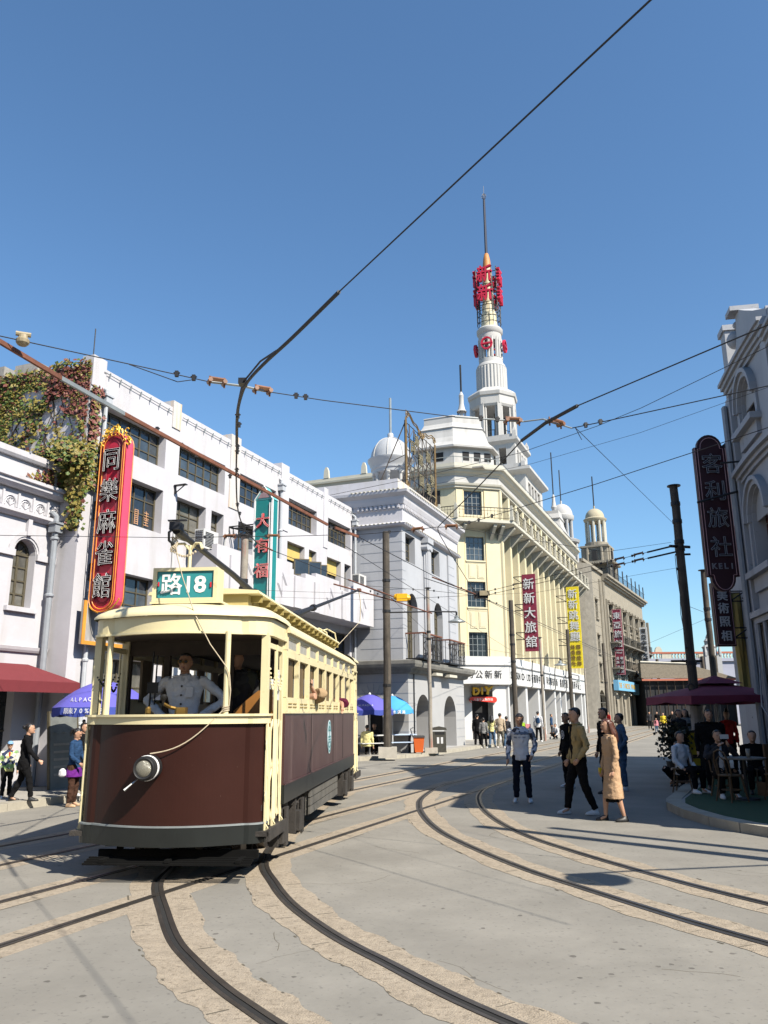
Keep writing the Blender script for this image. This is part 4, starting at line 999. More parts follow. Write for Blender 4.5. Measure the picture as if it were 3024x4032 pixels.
mb.tube([(0, -.15, 17.75), (27.3, -.15, 17.75)], .025, 4); mb.tube([(ch(-CH)[0], ch(-CH)[1], 17.8), (0, -.15, 17.75)], .025, 4); mb.tube([(cl[0], cl[1], 17.8), (cl[0], cl[1] + 3, 17.8)], .025, 4)
for q in range(6): p = ch(-CH * q / 5); mb.tube([(p[0], p[1], 17.3), (p[0], p[1], 17.78)], .02, 4)
mb.build('roof_rail', m_galv, Yb)
mb = MB(); mb.box(cl[0] - .03, cl[0] - .002, cl[1] + 1.0, cl[1] + 10.5, 13.6, 15.6); mb.build('dark_opening_panel', m_dark, Yb)  # darkness of the opening under the cornice, painted as a flat panel
for y_ in (3.2, 6.2, 9.0):
    mb = MB(); mb.poly_prism([(-.2, 17.28), (.2, 17.28), (.16, 17.8), (.06, 18.05), (-.06, 18.05), (-.16, 17.8)], cl[0] - .45, cl[0] - .25, 'x'); mb.v = [(x, y + cl[1] + y_, z) for x, y, z in mb.v]; mb.build('parapet_post', m_pale, Yb)
# ground floor : white pillars with dark openings
mb = MB()
for x, w in ((-.02, .32), (4.7, .55), (8.6, .5), (10.5, .4), (14.6, .45), (16.8, .5), (19.2, .45), (23.2, .5), (27.2, .5), (29.0, .6)):
    mb.box(x, x + w, -.12, 2.0, 0, 3.32)
mb.build('pillar', m_signwhite, Yb)
mb = MB(Tch); mb.box(-CH, -2.28, -.02, .6, 0, 3.32); mb.box(-.92, -.05, -.02, .6, 0, 3.32); mb.box(-2.28, -.92, .1, .6, 2.95, 3.32); mb.build('corner_pillar', m_signwhite, Yb)
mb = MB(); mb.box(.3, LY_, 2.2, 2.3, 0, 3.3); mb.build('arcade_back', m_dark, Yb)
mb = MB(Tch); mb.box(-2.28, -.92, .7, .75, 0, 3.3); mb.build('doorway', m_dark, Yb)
mb = MB(); mb.quad((-4.5, .4, 3.29), (LY_, -.1, 3.29), (LY_, 3, 3.29), (-4.5, 3, 3.29)); mb.build('soffit', m_oldconc, Yb)
# lettering on the white band
mb = MB()
for k, c in enumerate('司公新新'):
    q = -2.45 + k * .62
    put_text(mb, c, lambda u, v, w: Tch(q + u, -.215 - w * .2, 3.94 + v), .52, bold=.012)
def street_text(body, x0, step, size, sx=1.0):
    for k, c in enumerate(body):
        if c == ' ': continue
        q = x0 + k * step; put_text(mb, c, lambda u, v, w: (q + u, -.215 - w * .2, 3.94 + v), size, bold=.012, sx=sx)
street_text('SUN SUN CO. LTD', .55, .37, .62); street_text('行國華中滙旅', 6.6, .75, .62); street_text('司公限有新新', 11.6, .75, .62); street_text('播廣行百', 17.0, .95, .70); street_text('行國華中海上', 21.6, .95, .70)
mb.build('band_lettering', m_black, Yb)
mb = MB()
for x in (.15, 5.9, 9.8, 13.9, 18.6): mb.tube([(x, -.42, 5.1), (x, -.36, 4.5), (x, -.36, 3.4), (x, -.2, 3.3)], .035, 5)
mb.build('cable_strap', m_iron, Yb)
# DIY shop sign over the corner door
ds = thing('shop_sign', 'yellow DIY letters over a red pill shaped sign above the corner doorway', 'sign', Ypt(*ch(-1.6, -.12), 0), ROTY - az)
mb = MB(); mb.poly_prism([(-.80 + .16 * (1 - cos(t)) - .1, 2.42 + 0) for t in (0,)] + [(.72 + .17 * sin(pi * k / 8), 2.44 - .17 * cos(pi * k / 8)) for k in range(9)] + [(-.72 - .17 * sin(pi * k / 8), 2.44 + .17 * cos(pi * k / 8)) for k in range(9)], -.06, 0, 'y')
mb.v = mb.v; mb.build('pill', mat('bright_red_plastic', (.62, .03, .015), .4, .05), ds)
mb = MB()
put_text(mb, 'D', lambda u, v, w: (-.45 + u, -.08 - w, 2.95 + v), .62, bold=.05, extrude=.08); put_text(mb, 'I', lambda u, v, w: (-.08 + u, -.08 - w, 2.97 + v), .58, bold=.05, extrude=.08)
put_text(mb, 'Y', lambda u, v, w: (.32 + u * 1.3 + v * .25, -.08 - w, 3.0 + v), .66, bold=.045, extrude=.08); mb.build('letters', mat('orange_yellow_plastic', (.90, .52, .015), .4, .05), ds)
mb = MB()
for k, c in enumerate('儿童手工制作坊'): put_text(mb, c, lambda u, v, w: (-.54 + k * .18 + u, -.066 - w * .2, 2.46 + v), .17, bold=.008)
mb.build('lettering', m_white2, ds)

def vertical_banner(name, label, pos, rot, w, z0, z1, face, m_face, chars, m_ch, th=.14, brk=None, extra=None, edge=None):
    t = thing(name, label, 'sign', pos, rot, None)
    mb = MB(); mb.box(0, th, -w / 2, w / 2, z0, z1); mb.build('panel', m_face, t)
    mb = MB(); H = z1 - z0
    for frac, body, size, yo in chars:
        cz = z1 - frac * H; put_text(mb, body, lambda u, v, w_: (-.02 - w_, yo - u, cz + v), size, bold=.010, extrude=.03)
    mb.build('lettering', m_ch, t)
    if edge:
        mb = MB(); P = [(-w/2 + .05, z0 + .06), (w/2 - .05, z0 + .06), (w/2 - .05, z1 - .06), (-w/2 + .05, z1 - .06)]
        for i in range(4): a, b = P[i], P[(i + 1) % 4]; mb.tube([(-.012, a[0], a[1]), (-.012, b[0], b[1])], .015, 4)
        mb.build('border', edge, t)
    if brk:
        mb = MB()
        for za, zb in brk[1]: bracket(mb, w / 2, w / 2 + brk[0], za, zb, th / 2, .03)
        mb.build('bracket', m_iron, t)
    return t
hb = vertical_banner('hotel_banner', 'maroon vertical banner with five white characters on the yellow building', Ypt(3.0, -1.05), ROTY, .88, 5.52, 10.57, None, m_maroon,
    [(.126, '新', .78, 0), (.313, '新', .78, 0), (.505, '大', .78, 0), (.69, '旅', .78, 0), (.875, '舘', .78, 0)], m_silver, brk=(.62, ((10.0, 10.45), (8.2, 8.6), (6.3, 6.75))))
yb = vertical_banner('dance_hall_banner', 'bright yellow vertical banner with grey characters at the far end of the yellow building', Ypt(18, -1.42), ROTY, 1.02, 5.12, 11.8, None, m_yellow,
    [(.088, '新', .80, 0), (.219, '新', .80, 0), (.354, '跳', .80, 0), (.484, '舞', .80, 0), (.613, '廳', .84, 0)], m_silver, brk=(.92, ((10.6, 11.1), (8.8, 9.3), (7.0, 7.5), (5.5, 5.9))))
mb = MB()
for yo, body in ((.24, '美餐燈光'), (-.22, '華樂設飾')):
    for k, c in enumerate(body):
        cz = 11.8 - (.743 + k * .066) * 6.68; put_text(mb, c, lambda u, v, w_: (-.02 - w_, yo - u, cz + v), .38, bold=.014, extrude=.04)
mb.build('small_lettering', m_brownch, yb)

# ---------------------------------------------------------------- roof pavilion over the chamfered corner
def ngon(prs, z): # polygon around corner : offset inwards
    pr_ = -prs
    nx, ny = -sin(az), -cos(az)
    px, py = cl[0] + nx * pr_, cl[1] + ny * pr_; u = (cl[0] - pr_ - px) / cdx; c1 = (cl[0] - pr_, py + u * cdy)
    px, py = nx * pr_, ny * pr_; u = (-pr_ - py) / cdy; c2 = (px + u * cdx, -pr_)
    D = 3.2
    c0 = (cl[0] - pr_, cl[1] + D - (-pr_) * .6); c3 = (D * .55 - (-pr_) * .5, -pr_)
    c4 = (c3[0], c0[1])
    return [p + (z,) for p in (c0, c1, c2, c3, c4)]
mb = MB()
mb.loft([ngon(.55, 17.2), ngon(.55, 18.62)], True); mb.build('pavilion_wall', m_tower, Yb)
mb = MB(); mb.loft([ngon(.22, 18.60), ngon(.20, 18.72), ngon(.30, 18.80), ngon(.62, 19.10), ngon(.86, 19.5), ngon(.98, 19.9), ngon(1.02, 20.15), ngon(.94, 20.2), ngon(1.08, 20.34), ngon(1.24, 20.62), ngon(1.26, 21.05), ngon(1.22, 21.08), ngon(1.24, 21.14)], True)
mb.build('pavilion_roof', m_tower, Yb)
mb = MB(); mw = MB(Tch)
for a in (-2.15, -1.35, -.62): mw.box(a, a + .46, .535, .56, 17.75, 18.35)
mb.add(mw.v, mw.f); mb.box(cl[0] + .53, cl[0] + .56, cl[1] + .9, cl[1] + 1.5, 17.75, 18.35); mb.build('pavilion_opening', m_dark, Yb)
fx, fy = ch(-1.55, 2.0)
mb = MB(); mb.lathe([(.10, 21.0), (.10, 21.75), (.36, 21.72), (.30, 21.80), (.24, 21.9), (.16, 22.3), (.16, 22.85), (.18, 22.9), (.12, 23.05), (.06, 23.2)], fx, fy, 14); mb.build('finial', m_tower, Yb, 'auto')
mb = MB()
for k in range(6): a = pi * k / 3; mb.tube([(fx + .28 * cos(a), fy + .28 * sin(a), 21.1), (fx + .28 * cos(a), fy + .28 * sin(a), 21.75)], .03, 4)
mb.tube([(fx, fy, 23.1), (fx, fy, 25.2)], .07, 6); mb.build('flagpole', m_iron, Yb)

# ---------------------------------------------------------------- tower (local centre)
TX, TYc = 19.4, 5.0
def square_tier(h, half, z0, z1, openings, m, name, corner=.42, sill=.35, head=.4):
    """four corner piers, sill and head, with intermediate mullion piers -> real see-through openings"""
    mb = MB(); H = half
    for sx in (-1, 1):
        for sy in (-1, 1):
            mb.box(TX + sx * H, TX + sx * (H - corner * 2), TYc + sy * H, TYc + sy * (H - corner * 2), z0, z1)
    for k in range(1, openings):
        p = -H + corner * 2 + (2 * H - corner * 4) * k / openings
        for sd in (-1, 1):
            mb.box(TX + p - .16, TX + p + .16, TYc + sd * (H - .02), TYc + sd * (H - .42), z0 + sill, z1 - head)
            mb.box(TX + sd * (H - .02), TX + sd * (H - .42), TYc + p - .16, TYc + p + .16, z0 + sill, z1 - head)
    e = H - corner * 2
    for sd in (-1, 1):
        for a, b in ((z0, z0 + sill), (z1 - head, z1)):
            mb.box(TX - e, TX + e, TYc + sd * (H - .03), TYc + sd * (H - .45), a, b); mb.box(TX + sd * (H - .03), TX + sd * (H - .45), TYc - e, TYc + e, a, b)
    return mb.build(name, m, Yb)
def square_slab(prof, name, m):
    mb = MB(); mb.loft([[(TX - h, TYc - h, z), (TX + h, TYc - h, z), (TX + h, TYc + h, z), (TX - h, TYc + h, z)] for h, z in prof], True); return mb.build(name, m, Yb)
square_tier(0, 3.45, 16.9, 21.45, 4, m_tower, 'tower_base', .5, .3, .45)
square_slab([(3.40, 21.40), (3.80, 21.62), (3.96, 21.75), (3.96, 22.0), (3.6, 22.02), (3.35, 22.05), (3.35, 22.5), (2.9, 22.52)], 'tower_cornice', m_tower)
square_tier(0, 2.45, 22.5, 24.7, 4, m_tower, 'tower_middle', .4, .2, .35)
square_slab([(2.40, 24.66), (2.62, 24.85), (2.74, 24.95), (2.74, 25.2), (2.50, 25.22), (2.5, 25.55), (2.3, 25.56)], 'tower_cornice', m_tower)
mb = MB()
for sx in (-1, 1):
    for sy in (-1, 1):
        for h, z in ((2.45, 25.2), (3.3, 22.0)):
            X, Y = TX + sx * h, TYc + sy * h; mb.loft([[(X-.18, Y-.18, z), (X+.18, Y-.18, z), (X+.18, Y+.18, z), (X-.18, Y+.18, z)], [(X-.16, Y-.16, z+.6), (X+.16, Y-.16, z+.6), (X+.16, Y+.16, z+.6), (X-.16, Y+.16, z+.6)], [(X-.02, Y-.02, z+1.0), (X+.02, Y-.02, z+1.0), (X+.02, Y+.02, z+1.0), (X-.02, Y+.02, z+1.0)]], True)
mb.build('corner_pinnacle', m_tower, Yb)
# octagonal lantern
def octo(r, z, n=8, a0=pi / 8): return [(TX + r * cos(a0 + 2 * pi * k / n), TYc + r * sin(a0 + 2 * pi * k / n), z) for k in range(n)]
A8 = pi / 8 + radians(8)
mb = MB()
for k in range(8):
    a = A8 + 2 * pi * k / 8; c = Vector((TX + 1.98 * cos(a), TYc + 1.98 * sin(a)))
    r = [(c.x + .27 * cos(a + pi / 4 + j * pi / 2), c.y + .27 * sin(a + pi / 4 + j * pi / 2)) for j in range(4)]
    mb.poly_prism(r, 25.3, 29.0)
    a2 = a + 2 * pi / 8; p = Vector((TX + 1.98 * cos(a2), TYc + 1.98 * sin(a2))); t = (p - c).normalized()
    for e in (.30,):
        for q in (c + t * .30, p - t * .30): mb.tube([(q.x, q.y, 25.3), (q.x, q.y, 29)], .09, 4)
mb.build('octagon_column', m_tower, Yb)
mb = MB(); mb.loft([octo(2.1, 28.7, 8, A8), octo(2.22, 28.9, 8, A8), octo(2.22, 29.7, 8, A8), octo(2.34, 29.75, 8, A8), octo(2.40, 30.05, 8, A8), octo(2.2, 30.25, 8, A8), octo(1.50, 30.75, 8, A8)], True); mb.build('octagon_roof', m_tower, Yb)
mb = MB(); mb.loft([octo(1.95, 25.3, 8, A8), octo(1.95, 25.42, 8, A8)], True)
for k in range(24): a = 2 * pi * k / 24; mb.tube([(TX + 1.8 * cos(a), TYc + 1.8 * sin(a), 25.4), (TX + 1.8 * cos(a), TYc + 1.8 * sin(a), 26.4)], .03, 4)
mb.tube([(TX + 1.8 * cos(2*pi*k/16), TYc + 1.8 * sin(2*pi*k/16), 26.4) for k in range(17)], .035, 4); mb.build('lantern_floor', m_iron, Yb)
mb = MB(); mb.tube([(TX + .5, TYc - .3, 25.4), (TX + .5, TYc - .3, 29.5)], .35, 8); mb.build('inner_stair', m_stoned, Yb)
# fluted drum
rings = []
for z in (30.6, 33.0):
    rings.append([(TX + (1.40 + (.035 if k % 4 < 2 else -.035)) * cos(2*pi*k/112), TYc + (1.40 + (.035 if k % 4 < 2 else -.035)) * sin(2*pi*k/112), z) for k in range(112)])
mb = MB(); mb.loft(rings, True); mb.build('fluted_drum', m_tower, Yb)
mb = MB(); mb.lathe([(1.36, 33.0), (1.40, 33.05), (1.30, 33.3), (1.14, 33.45), (1.10, 33.9), (.8, 33.92)], TX, TYc, 32); mb.build('drum_cap', m_tower, Yb, 'auto')
mb = MB()
for k in range(8):
    a = 2 * pi * (k + .3) / 8
    for da, r in ((-.16, .15), (.16, .15)):
        c = (TX + 1.0 * cos(a + da), TYc + 1.0 * sin(a + da)); mb.tube([(c[0], c[1], 33.9), (c[0], c[1], 36.0)], r, 6)
mb.build('lantern_pier', m_tower, Yb)
mb = MB(); mb.lathe([(1.06, 35.7), (1.10, 35.9), (1.08, 36.45), (1.22, 36.6), (1.24, 36.95), (1.12, 37.1), (.75, 37.25)], TX, TYc, 32); mb.build('lantern_cap', m_tower, Yb, 'auto')
mb = MB(); mb.lathe([(.78, 37.2), (.72, 38.6), (.60, 39.0), (.52, 41.0), (.46, 42.9), (.44, 43.6)], TX, TYc, 20); mb.build('spire_shaft', m_towerstain, Yb, 'auto')
mb = MB(); mb.lathe([(.44, 43.58), (.34, 44.6), (.22, 45.2), (.10, 45.35)], TX, TYc, 12); mb.build('spire_cone', mat('orange_copper_cone', (.48, .19, .05), .6, .25, 2), Yb, 'auto')
mb = MB(); mb.tube([(TX, TYc, 45.3), (TX, TYc, 51.3)], [.15, .12], 8); mb.tube([(TX, TYc, 51.2), (TX, TYc, 52.9)], .02, 4)
for k in range(4):
    a = pi * k / 4; mb.tube([(TX + .22 * cos(t * pi / 8) * cos(a), TYc + .22 * cos(t * pi / 8) * sin(a), 51.7 + .30 * sin(t * pi / 8)) for t in range(17)], .02, 4)
for k in range(20): mb.tube([(TX - .1, TYc, 45.6 + k * .28), (TX - .22, TYc, 45.6 + k * .28)], .015, 3)
mb.build('mast', mat('dark_navy_mast', (.03, .035, .06), .5), Yb)
# red characters on four sides and their cage
face_az = [radians(a) for a in (0, 90, 180, 270)]
base = atan2(-1, 0)
mb = MB(); mc = MB()
vdir = math.atan2(-cos(radians(AY)) * 1.0, 0)
# front direction (towards the viewer) in local coordinates
fa = math.atan2(0 - 0, 1)
FRONT = radians(181)
for j in range(4):
    a = FRONT + j * pi / 2; nx_, ny_ = cos(a), sin(a); tx_, ty_ = -ny_, nx_   # t: to the right when seen from outside
    for cz in (42.5, 40.5):
        put_text(mb, '新', lambda u, v, w: (TX + nx_ * (1.18 + w) + tx_ * u, TYc + ny_ * (1.18 + w) + ty_ * u, cz + v), 1.5, bold=.022, extrude=.08, sy=1.2)
    for sgn in (-.62, .62):
        mc.tube([(TX + nx_ * 1.0 + tx_ * sgn, TYc + ny_ * 1.0 + ty_ * sgn, 39.2), (TX + nx_ * 1.0 + tx_ * sgn, TYc + ny_ * 1.0 + ty_ * sgn, 43.4)], .05, 4)
    for z in (39.6, 41.5, 43.3): mc.tube([(TX + nx_ * 1.0 + tx_ * -.7, TYc + ny_ * 1.0 + ty_ * -.7, z), (TX + nx_ * 1.0 + tx_ * .7, TYc + ny_ * 1.0 + ty_ * .7, z)], .04, 4); mc.tube([(TX, TYc, z), (TX + nx_, TYc + ny_, z)], .04, 4)
for z in (37.6, 38.2, 38.8, 39.3): mc.tube([(TX + 1.12 * cos(2*pi*k/24), TYc + 1.12 * sin(2*pi*k/24), z) for k in range(25)], .035, 4)
for k in range(20): a = 2*pi*k/20; mc.tube([(TX + 1.12 * cos(a), TYc + 1.12 * sin(a), 37.5), (TX + 1.12 * cos(a), TYc + 1.12 * sin(a), 39.3)], .025, 4)
m_towred = mat('red_tower_letters', (.52, .012, .045), .5, .08)
mb.build('tower_lettering', m_towred, Yb); mc.build('letter_cage', m_iron, Yb)
mb = MB(); mc = MB()
for j in range(4):
    a = FRONT + j * pi / 2; nx_, ny_ = cos(a), sin(a); tx_, ty_ = -ny_, nx_
    R = lambda u, v, w=0: (TX + nx_ * (1.28 + w) + tx_ * u, TYc + ny_ * (1.28 + w) + ty_ * u, 35.15 + v)
    n = 20
    for k in range(n):
        t0, t1 = 2*pi*k/n, 2*pi*(k+1)/n; q = []
        for w in (0, .22):
            q += [R(.42*cos(t0), .50*sin(t0), w), R(.55*cos(t0), .63*sin(t0), w), R(.55*cos(t1), .63*sin(t1), w), R(.42*cos(t1), .50*sin(t1), w)]
        mb.add(q, [(0,1,2,3),(4,5,6,7),(0,1,5,4),(1,2,6,5),(2,3,7,6),(3,0,4,7)])
    q = [R(-.56,-.09,w) for w in (0,.24)] + [R(.56,-.09,w) for w in (0,.24)] + [R(.56,.05,w) for w in (0,.24)] + [R(-.56,.05,w) for w in (0,.24)]
    mb.add(q, [(0,1,3,2),(2,3,5,4),(4,5,7,6),(6,7,1,0),(0,2,4,6),(1,3,5,7)])
    for v in (-.4, .4): mc.tube([R(0, v, 0), R(0, v, -.35)], .05, 4)
mb.build('round_emblem', m_towred, Yb); mc.build('emblem_arm', m_iron, Yb)
# second roof pavilion and round kiosk at the far end
mb = MB(); X2, Y2 = LY_ - 3.0, 1.2
mb.loft([[(X2 - h, Y2 - h * .6, z), (X2 + h, Y2 - h * .6, z), (X2 + h, Y2 + h, z), (X2 - h, Y2 + h, z)] for h, z in ((1.6, 17.0), (1.6, 17.9), (2.0, 18.0), (1.4, 18.6), (1.1, 19.2), (1.05, 19.5), (1.2, 19.6), (.9, 20.1), (.9, 20.4))], True); mb.build('rear_pavilion', m_tower, Yb)
mb = MB(); mb.lathe([(.10, 20.4), (.3, 20.9), (.22, 21.1), (.15, 21.6), (.15, 22.0), (.06, 22.2)], X2, Y2, 12); mb.build('finial', m_tower, Yb, 'auto')
mb = MB(); mb.tube([(X2, Y2, 22.1), (X2, Y2, 26.5)], .06, 5); mb.build('flagpole', m_iron, Yb)
# ================================================================ STONE HOTEL, FAR END OF THE STREET, RIGHT SIDE
QS = (20.2, 81.0); AS = 26.6; ROTS = radians(90 - AS)
def Spt(s, d, z=0): return Lpt(s, d, z, QS, AS)
S = thing('stone_building', 'grey brown stone building with iron balconies and domed clock tower on the corner', 'building', Spt(0, 0), ROTS)
S['label'] = 'grey brown stone building with iron balconies and a columned dome tower'
LS = 36.0
sh = []
for k in range(6):
    a = 10.6 + k * 4.2
    for z0, z1 in ((5.6, 7.6), (8.4, 10.4), (11.4, 13.6)):
        sh.append((a, a + 1.3, z0, z1)); sh.append((a + 1.9, a + 2.9, z0, z1))
for z0, z1 in ((4.9, 6.6), (7.7, 9.6), (11.4, 13.4)): sh.append((5.2, 6.4, z0, z1))
arc = [(11.0 + k * 4.3, 13.4 + k * 4.3, .2, 3.4, True) for k in range(5)] + [(3.8, 7.2, .2, 3.9, True)]
mb = MB(); wall_front(mb, 0, LS, 0, 16.0, sh + arc, 0, .4)
mb.quad((0, 0, 0), (0, 8, 0), (0, 8, 17), (0, 0, 17)); mb.quad((LS, 0, 0), (LS, 12, 0), (LS, 12, 16), (LS, 0, 16)); mb.quad((0, 12, 0), (LS, 12, 0), (LS, 12, 16), (0, 12, 16))
mb.box(.2, 9.4, .05, 8, 16.0, 17.0); mb.box(0, LS, .4, 12, 15.5, 15.9)
mb.build('wall', m_stone, S)
pw = {}
for h in sh:
    key = (round(h[1] - h[0], 2), round(h[3] - h[2], 2))
    if key not in pw: pw[key] = (window(S, h[0], h[1], h[2], h[3], .3, 2, 3, m_frame, m_glassb, .07), h)
    else:
        c = copy_tree(pw[key][0], S); c.location = (h[0] - pw[key][1][0], 0, h[2] - pw[key][1][2])
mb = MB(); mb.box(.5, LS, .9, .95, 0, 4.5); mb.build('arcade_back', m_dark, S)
mb = MB()
for x in (9.3, 9.8, 3.0, 7.6, 8.1): mb.box(x, x + .3, -.16, -.001, 0, 15.9)
for k in range(7):
    a = 10.0 + k * 4.2; mb.box(a, a + .5, -.35, -.001, 4.9, 14.0); mb.box(a + 3.1, a + 3.5, -.35, -.001, 4.9, 14.0)
for a in (10.2, 14.5, 18.8, 23.1, 27.4): mb.box(a, a + .55, -.3, -.001, 0, 3.9)
mb.build('pilaster', m_stone, S)
mb = MB()
for z in [1 + i * .8 for i in range(19)]: mb.box(-.004, 9.0, -.004, -.0005, z - .02, z + .02); mb.box(-.006, -.0005, -.003, 8, z - .02, z + .02)
mb.build('joint_lines', m_stoned, S)
mb = MB()
for k in range(12): a = 10.1 + k * 2.1; mb.box(a, a + .9, -.6, -.35, 13.6, 13.85); mb.box(a + .1, a + .8, -.5, -.35, 12.0, 12.2)
for h in sh: mb.box(h[0] - .1, h[1] + .1, -.18, -.001, h[2] - .15, h[2]); mb.box(h[0] - .12, h[1] + .12, -.2, -.001, h[3] + .02, h[3] + .2)
mb.build('window_hood', m_stone, S)
mb = MB()
for z, p in ((16.0, .3), (16.25, .55), (16.5, .75)): mb.box(9.4, LS + p, -p, .6, z, z + .249)
mb.box(0, 9.4, -.2, .6, 16.7, 17.0); mb.build('cornice', m_stone, S)
mb = MB()
for z in (9.3, 6.5):
    mb.box(10, LS - 2, -1.25, -.36, z - .25, z - .1)
    for k in range(8): mb.poly_prism([(-.36, z - .9), (-.36, z - .25), (-1.2, z - .25)], 10.2 + k * 3.4, 10.5 + k * 3.4, 'x')
mb.build('balcony_slab', m_stoned, S)
mb = MB()
for z in (9.3, 6.5):
    mb.tube([(10, -1.2, z + .8), (LS - 2, -1.2, z + .8)], .03, 4)
    for k in range(110): x = 10 + k * .22; mb.tube([(x, -1.2, z - .1), (x, -1.2, z + .8)], .014, 3)
for k in range(9): x = 11 + k * 3; mb.tube([(x, -.5, 16.7), (x, -.5, 18.6)], .07, 4)
mb.tube([(10, -.5, 17.7), (LS, -.5, 17.7)], .03, 4)
for k in range(80): x = 10 + k * .32; mb.tube([(x, -.5, 16.7), (x, -.5, 17.7)], .012, 3)
mb.build('iron_railing', m_iron, S)
mb = MB(); mb.box(10.0, 20.4, -.9, -.36, 3.95, 5.05); mb.build('blue_signboard', m_skyblue, S)
mb = MB()
for k, c in enumerate('THE SINCERE WING'):
    if c != ' ': put_text(mb, c, lambda u, v, w: (10.5 + k * .62 + u, -.915 - w * .3, 4.5 + v), .8, bold=.02)
mb.build('gold_lettering', m_gold, S)
mb = MB(); mb.box(21.5, 34, -1.1, -.36, 3.6, 4.9); mb.build('teal_signboard', mat('dull_teal_board', (.06, .14, .16), .7, .15), S)
mb = MB()
for k in range(5): # volute brackets over the arcade
    x = 10.3 + k * 4.3; mb.tube([(x + .2, -.35 - .2 * cos(t * .5), 3.5 + .25 * sin(t * .5)) for t in range(10)], .09, 5)
mb.build('volute', m_pale, S)
# domed tower on the roof  (centre x, y)
ex, ey = 0.0, 0.0
def _TT(x, y, z): return (19.6 + x * 1.17, 2.3 + y * 1.17, 16.3 + (z - 16) * 1.065)
mb = MB(_TT)
for sx in (-1, 1):
    for sy in (-1, 1): mb.tube([(ex + sx * 1.55, ey + sy * 1.55, 16.0), (ex + sx * 1.55, ey + sy * 1.55, 18.9)], .22, 8); mb.tube([(ex + sx * 1.0, ey + sy * 1.55, 16.0), (ex + sx * 1.0, ey + sy * 1.55, 18.9)], .2, 8)
mb.box(ex - 1.1, ex + 1.1, ey - 1.1, ey + 1.1, 16, 18.9)
mb.build('tower_stage', m_stoned, S)
mb = MB(_TT); mb.box(ex - 1.95, ex + 1.95, ey - 1.95, ey + 1.95, 18.9, 19.25)
for k in range(16): mb.box(ex - 1.95 + k * .25, ex - 1.83 + k * .25, ey - 2.05, ey - 1.95, 18.95, 19.1); mb.box(ex - 2.05, ex - 1.95, ey - 1.95 + k * .25, ey - 1.83 + k * .25, 18.95, 19.1)
mb.loft([[(ex + r * cos(pi/4 + k*pi/2), ey + r * sin(pi/4 + k*pi/2), z) for k in range(4)] for r, z in ((1.9, 19.25), (1.9, 20.95), (2.15, 21.0), (2.15, 21.2), (1.5, 21.3))], True)
for k in range(4):
    a = k * pi / 2
    for q in (-.75, .75): mb.tube([(ex + 1.42 * cos(a) - q * sin(a), ey + 1.42 * sin(a) + q * cos(a), 19.25), (ex + 1.42 * cos(a) - q * sin(a), ey + 1.42 * sin(a) + q * cos(a), 20.95)], .14, 6)
mb.lathe([(1.25, 21.2), (1.25, 21.65), (1.1, 21.7)], ex, ey, 20); mb.build('tower_middle', m_stone, S)
mb = MB(_TT)
for a in (pi, -pi/2): mb.box(ex + 1.36 * cos(a) - .25, ex + 1.36 * cos(a) + .25, ey + 1.36 * sin(a) - .25, ey + 1.36 * sin(a) + .25, 19.4, 20.6)
mb.build('tower_opening', m_dark, S)
mb = MB(_TT)
for k in range(10): a = 2*pi*k/10; mb.tube([(ex + 1.0 * cos(a), ey + 1.0 * sin(a), 21.6), (ex + 1.0 * cos(a), ey + 1.0 * sin(a), 24.3)], .13, 6)
mb.build('tower_column', m_pale, S)
mb = MB(_TT); mb.lathe([(1.0, 24.2), (1.2, 24.4), (1.25, 24.6), (1.02, 24.75)] + [(1.02 * cos(t*pi/16), 24.8 + 1.15 * sin(t*pi/16)) for t in range(8)] + [(.08, 25.95), (.1, 26.3)], ex, ey, 24); mb.build('tower_dome', mat('tan_stone_dome', (.40, .35, .25), .85, .1, 2), S, 'auto')
mb = MB(_TT); mb.tube([(ex, ey, 26.2), (ex, ey, 30.0)], .07, 5)
for k in range(24): a = 2*pi*k/24; mb.tube([(ex + .95 * cos(a), ey + .95 * sin(a), 21.65), (ex + .95 * cos(a), ey + .95 * sin(a), 22.3)], .02, 3)
mb.build('flagpole', m_iron, S)
vertical_banner('hotel_banner', 'maroon vertical banner with white characters on the grey stone building', Spt(12, -.87), ROTS, 1.0, 5.65, 13.0, None, m_maroon,
    [(.10, '東', .86, 0), (.245, '亞', .86, 0), (.38, '旅', .86, 0), (.525, '館', .86, 0), (.625, 'Oriental', .27, 0), (.665, 'Hotel', .27, 0), (.75, '貴', .36, .22), (.81, '族', .36, .22), (.88, '設', .36, .22), (.945, '備', .36, .22), (.75, '華', .36, -.22), (.81, '麗', .36, -.22), (.88, '厨', .36, -.22), (.945, '房', .36, -.22)], m_silver, brk=(.6, ((11.2, 12.0), (7.0, 7.6))), edge=m_pink)
vertical_banner('restaurant_banner', 'white vertical banner with black characters at the far corner of the stone building', Spt(27.5, -1.25), ROTS, .92, 5.5, 12.3, None, m_signwhite,
    [(.07, '東', .7, 0), (.185, '亞', .7, 0), (.295, '中', .7, 0), (.405, '西', .7, 0), (.515, '大', .7, 0), (.62, '菜', .7, 0), (.71, '館', .7, 0)], m_black, brk=(.7, ((10.0, 10.9), (8.2, 8.9))))
